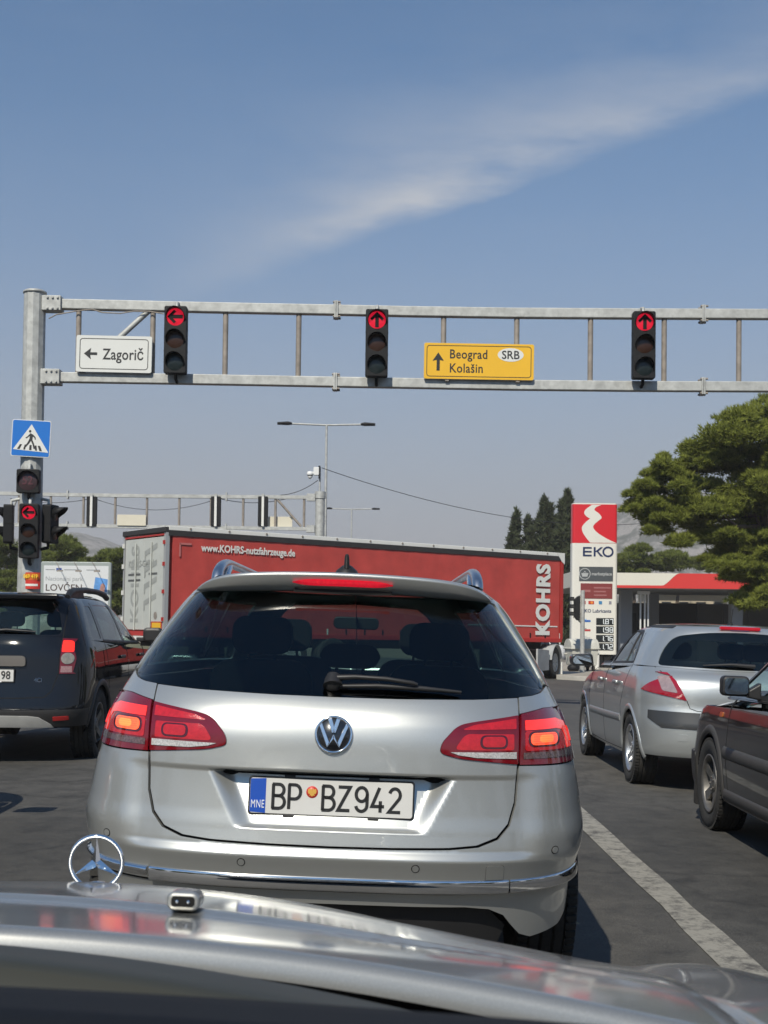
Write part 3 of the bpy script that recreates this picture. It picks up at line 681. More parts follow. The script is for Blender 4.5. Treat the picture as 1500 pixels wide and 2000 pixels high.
def signal_head(name, label, loc, rotz=0, n=3, w=0.36, mod=0.36, rl=0.135, depth=0.18, arrow=None, lit_i=0, visor=0.17, group=None, mats=None, bracket=True, back_board=False, grp_parent=None):
    t = thing(name, label, 'traffic light', loc, (0, 0, rotz), group); H = n*mod
    mb = MB(); mb.prism(rrect(w, H, 0.03, 3), depth, y0=-depth); hs = mb.build('housing', M_SIGBLK, t, bevel=0.012)
    for k in range(n-1): MB().box((0, -depth/2, H/2-mod*(k+1)), (w+0.006, depth*0.9, 0.008)).build('module_joint', M_DARKGAP, hs)
    for k in range(n):
        z = H/2-mod*(k+0.5); on = (k == lit_i and arrow is not None)
        mt = M_REDLIT if on else (mats or [M_LENSOFF, M_LENSAMB, M_LENSGRN])[k % 3]
        mb = MB(); mb.lathe([(0.0001, -depth-0.022), (rl*0.5, -depth-0.018), (rl*0.85, -depth-0.008), (rl, -depth-0.001)], 30, 'y', Matrix.Translation((0, 0, z))); ln = mb.build('lens', mt, t)
        if on:
            # the dark arrow stands on the lit lens
            mb = MB(); a = {'up': 0, 'left': math.pi/2}[arrow]
            P = [(-0.028, -0.118), (0.028, -0.118), (0.028, 0.035), (0.078, -0.015), (0.106, 0.018), (0.0, 0.122), (-0.106, 0.018), (-0.078, -0.015), (-0.028, 0.035)]
            P = [(x*rl/0.135, q*rl/0.135) for x, q in P]
            c, s = math.cos(a), math.sin(a); mb.prism([(x*c-q*s, x*s+q*c+z) for x, q in P], 0.004, y0=-depth-0.028); mb.build('arrow_mask', M_DARKGAP, ln)
        mb = MB(); ro = rl+0.012; V = []; nn = 24; a0, a1 = rad(-28), rad(208)
        for i in range(nn+1):
            th = a0+(a1-a0)*i/nn; cut = 0.35+0.65*max(0, math.sin(th))**0.8 if math.sin(th) > 0 else 0.35*(1+math.sin(th)/0.5)
            for (rr, yy) in ((ro, -depth+0.002), (ro*0.98, -depth-visor*max(0.1, cut)), (ro*0.98-0.006, -depth-visor*max(0.1, cut)), (ro-0.008, -depth+0.002)):
                V.append((rr*math.cos(th), yy, z+rr*math.sin(th)))
        mb.add(V, [(i*4+k2, i*4+(k2+1) % 4, (i+1)*4+(k2+1) % 4, (i+1)*4+k2)[::-1] for i in range(nn) for k2 in range(4)], True); mb.build('visor', M_SIGBLK, t)
    if bracket:
        for s in (1, -1):
            MB().tube([(0, -0.04, s*H/2), (0, -0.04, s*(H/2+0.07)), (0, 0.10, s*(H/2+0.10))], 0.026, 10).build('bracket', M_GALV if s > 0 else M_SIGBLK, t)
    return t

GY = 20.3
def near_gantry():
    ug = [(85, 594), (220, 597), (350, 600), (500, 603), (655, 606), (800, 609), (1000, 612), (1250, 613.5), (1500, 614.5), (1700, 614), (1900, 612)]
    lg = [(82, 737), (220, 739), (350, 741), (500, 743.5), (655, 746.5), (800, 749), (1000, 752.5), (1250, 755), (1500, 756), (1700, 756), (1900, 754)]
    up = [at(x, y, GY) for x, y in ug]; lo = [at(x, y, GY) for x, y in lg]
    base = at(62, 1100, GY); bx = at(66, 700, GY).x
    t = thing('signal_gantry', 'near grey steel gantry carrying three red signals and two direction signs', 'gantry', (bx, GY, gz(bx, GY)))
    inv = Matrix.Translation(-Vector(t.location))
    def B(mb, nm, mt, **k):
        mb.v = [tuple(Vector(p)-t.location) for p in mb.v]; return mb.build(nm, mt, t, **k)
    top = at(66, 570, GY).z
    mb = MB(); mb.tube([(bx-0.02, GY, gz(bx, GY)), (bx, GY, 3.2), (bx+0.0, GY, top)], [0.19, 0.178, 0.172], 12, phase=0.13, smooth=False); pole = B(mb, 'pole', M_GALV)
    mb = MB(); mb.lathe([(0.001, 0.03), (0.15, 0.02), (0.185, 0.0), (0.185, -0.03), (0.17, -0.03)], 24, 'z', Matrix.Translation((bx, GY, top))); B(mb, 'pole_cap', M_GALV)
    mb = MB(); box_beam(mb, up, 0.15, 0.155); B(mb, 'top_beam', M_GALV, bevel=0.012)
    mb = MB(); box_beam(mb, lo, 0.15, 0.155); B(mb, 'bottom_beam', M_GALV, bevel=0.012)
    fu = pchip0([p.x for p in up], [p.z for p in up]); fl = pchip0([p.x for p in lo], [p.z for p in lo])
    for px in (153, 298, 440, 583, 726, 866, 1009, 1153, 1297, 1443, 1590, 1735, 1860):
        x = at(px, 680, GY).x; mb = MB(); mb.cyl((x, GY, fl(x)+0.06), (x, GY, fu(x)-0.06), 0.043, 12); B(mb, 'strut', M_GALV_D)
    a, b_ = at(158, 728, GY), at(292, 606, GY); mb = MB(); mb.cyl(a, b_, 0.045, 12); B(mb, 'diagonal_brace', M_GALV)
    for beam, bm_ in ((up, 'u'), (lo, 'l')):
        f = fu if bm_ == 'u' else fl
        for px in (656, 1372):
            x = at(px, 680, GY).x; z = f(x)
            for s in (-1, 1): 
                mb = MB(); mb.box((x+s*0.016, GY, z), (0.026, 0.20, 0.27)); fp = B(mb, 'flange_plate', M_GALV, bevel=0.004)
            for dz in (-0.115, 0.115):
                for dy in (-0.075, 0.075): 
                    mb = MB(); mb.cyl((x-0.05, GY+dy, z+dz), (x+0.07, GY+dy, z+dz), 0.017, 6); B(mb, 'bolt', M_GALV_D)
        x = at(102, 680, GY).x; z = f(x) if bm_ == 'u' else f(x)
        mb = MB(); mb.box((x, GY, z), (0.30, 0.24, 0.235)); B(mb, 'beam_bracket', M_GALV, bevel=0.006)
        for dx in (-0.06, 0.02, 0.10):
            for dz in (-0.085, 0.085): 
                mb = MB(); mb.cyl((x+dx, GY-0.145, z+dz), (x+dx, GY-0.115, z+dz), 0.018, 6); B(mb, 'bolt', M_GALV)
    # cable loops along the top beam
    mb = MB(); pts = []
    for px, dy in ((95, 28), (110, 20), (150, 12), (180, 8), (200, 14), (235, 15), (262, 10), (292, 10), (320, 14)): pts.append(at(px, fu_px(px)+dy, GY-0.09))
    mb.tube(pts, 0.010, 6); B(mb, 'cable', M_GALV_D)
    xe = up[-1].x+0.2
    mb = MB(); mb.tube([(xe, GY, gz(xe, GY)), (xe, GY, top)], 0.178, 12, smooth=False); B(mb, 'far_pole', M_GALV)
    return t, fu, fl
def fu_px(px): return float(np.interp(px, [85, 655, 1500], [594, 606, 614]))
gantry, FU, FL = near_gantry()
for px, py, arr, lab in ((345, 667, 'left', 'overhead signal with lit red left arrow, beside the white Zagorič sign'), (736, 673, 'up', 'overhead signal with lit red straight arrow, middle of the near gantry'), (1255, 677, 'up', 'overhead signal with lit red straight arrow, right of the yellow sign')):
    p = at(px, py, GY-0.16); signal_head('overhead_signal', lab, (p.x, GY-0.15, p.z), 0, 3, 0.355, 0.355, 0.138, 0.16, arr, 0, 0.14, 'overhead signals on the near gantry')

def sign_plate(parent, w, h, r, face, back, th=0.03, edge=0.006):
    MB().prism(rrect(w, h, r), th, y0=0).build('sign_back', back, parent)
    MB().prism(rrect(w-edge, h-edge, r), 0.003, y0=-0.003).build('sign_face', face, parent)
M_SWHITE = mat('sign_white', (0.70, 0.71, 0.68), 0.4, var=0.03, vscale=2); M_SYEL = mat('sign_yellow', (0.80, 0.46, 0.025), 0.4, var=0.04, vscale=2); M_SBACK = mat('sign_aluminium_back', (0.45, 0.45, 0.44), 0.5, 0.5)
M_SINK = mat('sign_black', (0.02, 0.021, 0.021), 0.45)
p0 = at(222.5, 691.5, GY-0.14)
t = thing('direction_sign', 'white direction sign reading Zagorič with left arrow', 'sign', (p0.x, GY-0.135, p0.z), (0, rad(0.6), 0))
sign_plate(t, 1.20, 0.585, 0.03, M_SWHITE, M_SBACK)
mb = MB(); ring_poly(mb, 1.09, 0.49, 0.05, 0.012, -0.0045); mb.build('border', M_SINK, t)
MB().prism(arrow_poly(0.21, 0.042, 0.18, 0.10, math.pi/2, -0.37, 0.0), 0.003, y0=-0.006).build('arrow', M_SINK, t)
text('lettering', 'Zagorič', 0.245, M_SINK, t, (0.148, -0.004, -0.012), bold=0.0035, xs=0.80, spacing=1.03)
for sx in (-0.5, 0.5): MB().box((sx, 0.06, -0.22), (0.06, 0.10, 0.04)).build('clamp', M_GALV_D, t)
p0 = at(935.5, 706, GY-0.14)
t = thing('direction_sign', 'yellow direction sign reading Beograd SRB and Kolašin', 'sign', (p0.x, GY-0.135, p0.z), (0, rad(0.3), 0))
sign_plate(t, 1.745, 0.575, 0.03, M_SYEL, M_SBACK)
mb = MB(); ring_poly(mb, 1.66, 0.50, 0.05, 0.011, -0.0045); mb.build('border', M_SINK, t)
MB().prism(arrow_poly(0.29, 0.05, 0.18, 0.12, 0, -0.645, -0.01), 0.003, y0=-0.006).build('arrow', M_SINK, t)
text('lettering', 'Beograd', 0.205, M_SINK, t, (-0.47, -0.004, 0.105), bold=0.0028, xs=0.84, align='LEFT', spacing=1.06)
text('lettering', 'Kolašin', 0.205, M_SINK, t, (-0.47, -0.004, -0.118), bold=0.0028, xs=0.84, align='LEFT', spacing=1.06)
MB().prism([(0.50+0.205*math.cos(a), 0.112+0.108*math.sin(a)) for a in np.linspace(0, 2*math.pi, 41)[:-1]], 0.003, y0=-0.006).build('oval', M_SWHITE, t)
text('lettering', 'SRB', 0.185, M_SINK, t, (0.50, -0.008, 0.105), bold=0.0022, xs=0.95)
for sx in (-0.5, 0.62): MB().box((sx, 0.06, -0.27), (0.06, 0.10, 0.09)).build('clamp', M_GALV_D, t)

# things on the left pole
p0 = at(60, 856, GY-0.22)
t = thing('crossing_sign', 'square blue pedestrian crossing sign on the gantry pole', 'sign', (p0.x, GY-0.205, p0.z), (rad(-2), rad(1.8), rad(6)))
MB().prism(rrect(0.60, 0.585, 0.03), 0.025).build('sign_back', M_SWHITE, t)
MB().prism(rrect(0.578, 0.562, 0.024), 0.003, y0=-0.003).build('sign_face', mat('sign_blue', (0.012, 0.16, 0.56), 0.35, var=0.03), t)
MB().prism([(-0.268, -0.185), (0.280, -0.215), (0.0, 0.225)], 0.003, y0=-0.0055).build('triangle', M_SWHITE, t)
mb = MB(); mb.prism([(-0.018+0.019*math.cos(a), 0.112+0.021*math.sin(a)) for a in np.linspace(0, 2*math.pi, 17)[:-1]], 0.002, y0=-0.0075).build('pictogram_head', M_SINK, t)
man = [(-0.012, 0.082), (0.030, 0.062), (0.070, 0.022), (0.076, -0.014), (0.062, -0.018), (0.052, 0.012), (0.030, 0.030), (0.024, -0.025), (0.050, -0.075), (0.075, -0.160), (0.050, -0.168), (0.030, -0.098), (0.004, -0.040), (-0.030, -0.092), (-0.068, -0.142), (-0.086, -0.126), (-0.050, -0.074), (-0.022, -0.008), (-0.020, 0.038), (-0.058, 0.002), (-0.076, -0.006), (-0.084, 0.008), (-0.054, 0.028)]
MB().prism(man, 0.002, y0=-0.0075).build('pictogram_body', M_SINK, t)
for k, (x0, x1, sl) in enumerate(((-0.205, -0.165, 0.035), (-0.110, -0.080, 0.015), (-0.020, 0.018, 0.0), (0.072, 0.104, -0.012), (0.140, 0.182, -0.035))):
    MB().prism([(x0, -0.178-0.004*k), (x1, -0.180-0.004*k), (x1+sl, -0.100-0.003*k), (x0+sl+0.006, -0.100-0.003*k)], 0.002, y0=-0.0068).build('stripe', M_SINK, t)
p0 = at(55, 940, GY-0.3)
t = signal_head('countdown_signal', 'single square countdown display high on the gantry pole', (p0.x, GY-0.21, p0.z), rad(4), 1, 0.355, 0.375, 0.150, 0.15, None, 9, 0.10, mats=[mat('dim_countdown_face', (0.05, 0.03, 0.035), 0.3)])
t['category'] = 'countdown display'
m_dig = mat('dim_countdown_digit', (0.10, 0.035, 0.045), 0.4)
text('digits', '52', 0.19, m_dig, t, (0, -0.175, 0.0), bold=0.002, xs=0.9)
p0 = at(56, 1037, GY-0.3)
signal_head('pole_signal', 'three-lamp signal on the gantry pole with lit red left arrow', (p0.x, GY-0.21, p0.z), rad(4), 3, 0.30, 0.285, 0.105, 0.14, 'left', 0, 0.12)
for sg, px, lab in ((1, 98, 'two-lamp pedestrian signal turned right on the gantry pole'), (-1, 20, 'two-lamp pedestrian signal turned left at the left edge of the picture')):
    p0 = at(px, 1024, GY); signal_head('pedestrian_signal', lab, (p0.x-sg*0.06, GY-0.02, p0.z), sg*rad(78), 2, 0.30, 0.305, 0.105, 0.15, None, 9, 0.21, 'pedestrian signals on the gantry pole')
p0 = at(60, 1134, GY-0.19)
t = thing('pole_poster', 'small red and yellow phone number sticker low on the gantry pole', 'poster', (p0.x, GY-0.196, p0.z), (0, 0, 0))
def curved_card(w, z0, z1, rr, mt, nm, off):
    mb = MB(); n = 10; V = []
    for k in range(n+1):
        a = -w/2/rr+w/rr*k/n
        for z in (z0, z1): V.append(((rr+off)*math.sin(a), rr-(rr+off)*math.cos(a), z))
    mb.add(V, [(2*k, 2*k+2, 2*k+3, 2*k+1) for k in range(n)], True); return mb.build(nm, mt, t)
curved_card(0.30, -0.13, 0.13, 0.19, mat('poster_red', (0.55, 0.035, 0.025), 0.5, var=0.2, vscale=14), 'card', 0.002)
curved_card(0.27, 0.01, 0.115, 0.19, mat('poster_orange', (0.62, 0.13, 0.02), 0.5, var=0.2, vscale=14), 'upper_band', 0.004)
text('lettering', '069 419', 0.085, mat('poster_yellow', (0.85, 0.55, 0.03), 0.5), t, (0, -0.012, 0.065), bold=0.003, xs=0.8)
curved_card(0.22, -0.085, -0.05, 0.19, M_WHITE, 'vehicle_print', 0.004)

# far gantry across the junction, seen from behind
FY = 46.5
def far_gantry():
    ug = [(-60, 962), (100, 966), (300, 969), (480, 970.5), (604, 971.5)]; lg = [(-60, 1024), (100, 1026), (300, 1029), (480, 1031.5), (604, 1033)]
    up = [at(x, y, FY) for x, y in ug]; lo = [at(x, y, FY) for x, y in lg]; bx = at(625, 1000, FY).x
    t = thing('signal_gantry', 'far grey gantry across the junction seen from behind above the lorry', 'gantry', (bx, FY, gz(bx, FY)))
    def B(mb, nm, mt, **k):
        mb.v = [tuple(Vector(p)-t.location) for p in mb.v]; return mb.build(nm, mt, t, **k)
    top = at(625, 962, FY).z
    mb = MB(); mb.tube([(bx, FY, gz(bx, FY)), (bx, FY, top)], [0.19, 0.17], 16); B(mb, 'pole', M_GALV)
    mb = MB(); mb.tube([(bx, FY, top-0.22), (bx, FY, top+0.03)], 0.20, 16); B(mb, 'pole_collar', M_GALV)
    mb = MB(); box_beam(mb, up, 0.15, 0.125); B(mb, 'top_beam', M_GALV); mb = MB(); box_beam(mb, lo, 0.15, 0.125); B(mb, 'bottom_beam', M_GALV)
    fu = pchip0([p.x for p in up], [p.z for p in up]); fl = pchip0([p.x for p in lo], [p.z for p in lo])
    for px in (-25, 37, 99, 163, 225, 287, 350, 412, 475, 538, 594):
        x = at(px, 1000, FY).x; mb = MB(); mb.cyl((x, FY, fl(x)+0.05), (x, FY, fu(x)-0.05), 0.045, 8); B(mb, 'strut', M_GALV_D if px > 0 else M_GALV)
    mb = MB(); mb.cyl(at(542, 976, FY), at(588, 1028, FY), 0.045, 8); B(mb, 'diagonal_brace', M_GALV_D)
    mb = MB(); mb.cyl(at(22, 1000, FY), at(34, 972, FY), 0.045, 8); B(mb, 'diagonal_brace', M_GALV)
    for beam, f in ((up, fu), (lo, fl)):
        x = at(607, 1000, FY).x; mb = MB(); mb.box((x, FY, f(x)), (0.30, 0.24, 0.26)); B(mb, 'beam_bracket', M_GALV)
        for px in (132, 442):
            x = at(px, 1000, FY).x; mb = MB(); mb.box((x, FY, f(x)), (0.05, 0.2, 0.30)); B(mb, 'flange_plate', M_GALV)
    pts = []
    for (a, b_) in ((20, 178), (184, 425), (430, 560)):
        pts = [at(a+(b_-a)*k/12, 974+(22 if b_-a > 200 else 8)*4*(k/12)*(1-k/12), FY+0.06) for k in range(13)]
        mb = MB(); mb.tube(pts, 0.014, 5); B(mb, 'cable', mat('cable_grey_blue', (0.11, 0.12, 0.14), 0.6))
    return t
far_gantry()
for px, lab in ((181, 'leftmost signal on the far gantry seen from behind'), (423, 'far gantry signal seen from behind, above the middle of the lorry'), (515, 'far gantry signal seen from behind, nearest the camera mast')):
    p = at(px, 1000, FY); t = signal_head('far_signal', lab, (p.x-0.02, FY-0.12, p.z+0.02), math.pi, 3, 0.36, 0.36, 0.138, 0.17, None, 9, 0.15, 'signals on the far gantry', bracket=False)
    MB().box((0.0, 0.03, 0.0), (0.085, 0.06, 1.10)).build('mounting_rail', M_WHITE, t); MB().box((-0.0, 0.03, 0.58), (0.10, 0.07, 0.09)).build('mounting_clamp', M_GALV, t)
M_CREAM = mat('sign_back_cream', (0.66, 0.62, 0.50), 0.6, var=0.05, vscale=3)
for x0, x1, y0, y1, lab in ((229, 285, 1005, 1027, 'plain cream sign back on the far gantry above the lorry rear'), (523, 570, 1008, 1030, 'plain cream sign back on the far gantry next to the camera mast')):
    a, b_ = at(x0, y0, FY-0.1), at(x1, y1, FY-0.1); w_, h_ = b_.x-a.x, a.z-b_.z
    t = thing('sign_board', lab, 'sign', ((a.x+b_.x)/2, FY+(0.09 if x0 > 400 else -0.12), (a.z+b_.z)/2)); MB().prism(rrect(w_, h_, 0.03), 0.03).build('board', M_CREAM, t, bevel=0.004); MB().box((0, 0.04, h_*0.3), (w_*0.96, 0.03, 0.04)).build('stiffener', M_CREAM, t)
# surveillance camera mast on the far gantry's pole
bx = at(625, 1000, FY).x; zt = at(625, 962, FY).z
t = thing('camera_mast', 'white dome camera and box on a thin mast above the far gantry pole', 'camera', (bx, FY, zt+0.02))
MB().tube([(-0.02, 0, 0), (-0.02, 0, 0.92)], 0.035, 10).build('mast', M_GALV, t)
a = at(618, 921, FY)-Vector(t.location); MB().prism(rrect(0.20, 0.29, 0.03, 3, a.x, a.z), 0.16, y0=-0.16).build('junction_box', M_WHITEPL, t, bevel=0.012)
MB().box((a.x+0.11, -0.06, a.z-0.03), (0.06, 0.16, 0.46)).build('back_plate', M_SIGBLK, t)
a = at(606, 927, FY)-Vector(t.location); mb = MB(); mb.lathe([(0.001, 0.12), (0.09, 0.10), (0.12, 0.03), (0.12, -0.03), (0.09, -0.05)], 18, 'z', Matrix.Translation((a.x, -0.1, a.z))); mb.tube([(a.x+0.25, -0.08, a.z+0.02), (a.x+0.05, -0.1, a.z+0.08)], 0.03, 8); mb.build('camera_body', M_WHITEPL, t)
MB().ball((a.x, -0.1, a.z-0.08), (0.085, 0.085, 0.09)).build('camera_dome', M_WHITEPL, t)
MB().lathe([(0.088, 0.012), (0.092, -0.012)], 18, 'z', Matrix.Translation((a.x, -0.1, a.z-0.055))).build('camera_band', M_SIGBLK, t)

# double-arm street lamps
def street_lamp(px, ytop, Y, x0, x1, lab):
    top = at(px, ytop, Y); zb = gz(top.x, Y); t = thing('street_lamp', lab, 'street lamp', (top.x, Y, zb), group='double-arm street lamps'); H = top.z-zb
    MB().tube([(0, 0, 0), (0, 0, H*0.5), (0, 0, H)], [0.09, 0.07, 0.045], 10).build('pole', M_GALV, t)
    for s, xx in ((-1, x0), (1, x1)):
        L = abs(at(xx, ytop, Y).x-top.x); MB().tube([(0, 0, H-0.03), (s*(L-0.5), 0, H+0.02)], 0.04, 8).build('arm', M_GALV, t)
        mb = MB(); mb.tube([(s*(L-0.62), 0, H+0.02), (s*(L-0.45), 0, H+0.03), (s*L, 0, H+0.02)], [0.05, 0.085, 0.06], 10, ry=0.14); mb.build('luminaire', M_SIGBLK, t)
street_lamp(638, 829, 55, 542, 733, 'tall double-arm street lamp behind the lorry'); street_lamp(687, 994, 98, 633, 742, 'smaller distant double-arm street lamp behind the lorry')

# overhead cables
def cable(name, lab, a, b_, sag, r=0.013):
    mb = MB(); mb.tube([a.lerp(b_, k/24)-Vector((0, 0, sag*4*(k/24)*(1-k/24))) for k in range(25)], r, 5); c = (a+b_)/2
    o = mb.build(name, mat('cable_black', (0.02, 0.02, 0.022), 0.6)); return tag(o, lab, 'cable')
cable('overhead_cable', 'thin dark overhead cable running from the camera mast to the right', at(629, 914, FY), at(1262, 1022, 66), 0.75)
cable('overhead_cable', 'short dark cable hanging from the camera mast to the far gantry', at(621, 938, FY), at(548, 967, FY+0.02), 0.12)

# right-hand kerbside signal
PY = 44.0; b0 = at(1137, 1310, PY)
t = thing('kerbside_signal', 'thin pole with side-on signal standing before the fuel price pylon', 'traffic light', (b0.x, PY, gz(b0.x, PY)+0.1))
zt = at(1137, 1153, PY).z-t.location.z; MB().tube([(0, 0, 0), (0, 0, zt)], [0.085, 0.07], 12).build('pole', M_GALV, t)
zc = at(1124, 1188, PY).z-t.location.z
MB().prism([(x, z+zc) for x, z in rpoly([(-0.30, 0.30, 0), (-0.17, 0.42, 0.02), (-0.10, 0.42, 0.02), (-0.10, -0.42, 0.02), (-0.19, -0.42, 0.02), (-0.30, -0.28, 0)])], 0.26, y0=-0.13).build('housing', M_SIGBLK, t, bevel=0.015)
for k in (-1, 0, 1):
    mb = MB(); mb.lathe([(0.115, 0), (0.118, -0.18), (0.11, -0.18), (0.108, 0)], 18, 'x', Matrix.Translation((-0.30, 0, zc+k*0.255+0.02)), a0=rad(-10), a1=rad(190)); mb.build('visor', M_SIGBLK, t)
    MB().lathe([(0.001, -0.02), (0.10, -0.004)], 18, 'x', Matrix.Translation((-0.30, 0, zc+k*0.255))).build('lens', M_LENSOFF, t)
for s in (-1, 1): MB().tube([(-0.14, 0, zc+s*0.42), (-0.07, 0, zc+s*0.48), (0, 0, zc+s*0.48)], 0.025, 8).build('bracket', M_GALV, t)

# ================================================================== billboard on the left
BY = 70.0; a, b_ = at(80, 1098, BY), at(217, 1098, BY); w_ = b_.x-a.x; zc = at(148, 1150, BY).z; zb = gz(a.x, BY)
t = thing('billboard', 'white roadside billboard for the national park behind the black car', 'billboard', ((a.x+b_.x)/2, BY, zb)); zc -= zb; h_ = 2.95
fr = mat('billboard_frame', (0.33, 0.37, 0.36), 0.5, 0.2)
mb = MB(); mb.prism(rrect(w_, h_, 0.10, 4, 0, zc), 0.30); mb.build('frame', fr, t, bevel=0.03)
MB().prism(rrect(w_-0.30, h_-0.36, 0.02, 3, 0.02, zc-0.03), 0.006, y0=-0.008).build('poster', mat('poster_white', (0.66, 0.68, 0.70), 0.4, var=0.04, vscale=0.7), t)
zt = zc+h_/2-0.22; m_ink = mat('poster_brown_ink', (0.06, 0.035, 0.03), 0.5); m_gr = mat('poster_grey_ink', (0.30, 0.32, 0.34), 0.5); m_bl = mat('poster_blue', (0.02, 0.07, 0.32), 0.5)
MB().prism(rrect(0.30, 0.17, 0.01, 2, -0.92, zt-0.21), 0.003, y0=-0.012).build('flag_print', m_bl, t)
for k, (x, wd_) in enumerate(((-1.40, 0.52), (-0.2, 0.9), (0.95, 0.75))):
    MB().box((x, -0.011, zt-0.22), (wd_, 0.004, 0.05)).build('small_print', m_gr, t)
text('lettering', 'Nacionalni park', 0.34, m_gr, t, (-1.66, -0.012, zt-0.72), ext=0.002, xs=0.95, align='LEFT')
text('lettering', 'LOVĆEN', 0.52, m_ink, t, (-1.66, -0.012, zt-1.22), ext=0.002, bold=0.004, align='LEFT')
text('lettering', 'Preživi prirodu', 0.24, m_gr, t, (-1.66, -0.012, zt-1.62), ext=0.002, align='LEFT')
MB().prism([(0.98, zt-1.32), (1.72, zt-1.42), (1.76, zt-0.72), (1.08, zt-0.60)], 0.004, y0=-0.012).build('picture_print', mat('poster_sky_blue', (0.10, 0.28, 0.62), 0.5, var=0.5, vscale=1.6), t)
MB().prism([(1.30, zt-1.38), (1.58, zt-1.42), (1.62, zt-1.05), (1.50, zt-0.92), (1.38, zt-1.02)], 0.003, y0=-0.0145).build('picture_print', mat('poster_rock', (0.38, 0.20, 0.17), 0.5, var=0.4, vscale=5), t)
for x in (-1.2, 1.2): MB().box((x, 0.15, (zc-h_/2)/2), (0.22, 0.24, zc-h_/2)).build('post', fr, t)
for x in (-0.75, 0.25, 1.25): 
    mb = MB(); mb.tube([(x-0.38, 0.1, zc+h_/2), (x-0.10, -0.55, zc+h_/2-0.20), (x+0.1, -1.0, zc+h_/2-0.50)], 0.018, 6); o = mb.build('lamp_arm', M_GALV_D, t)
    MB().box((x+0.14, -1.05, zc+h_/2-0.54), (0.30, 0.16, 0.08)).build('lamp_head', M_GALV_D, o)

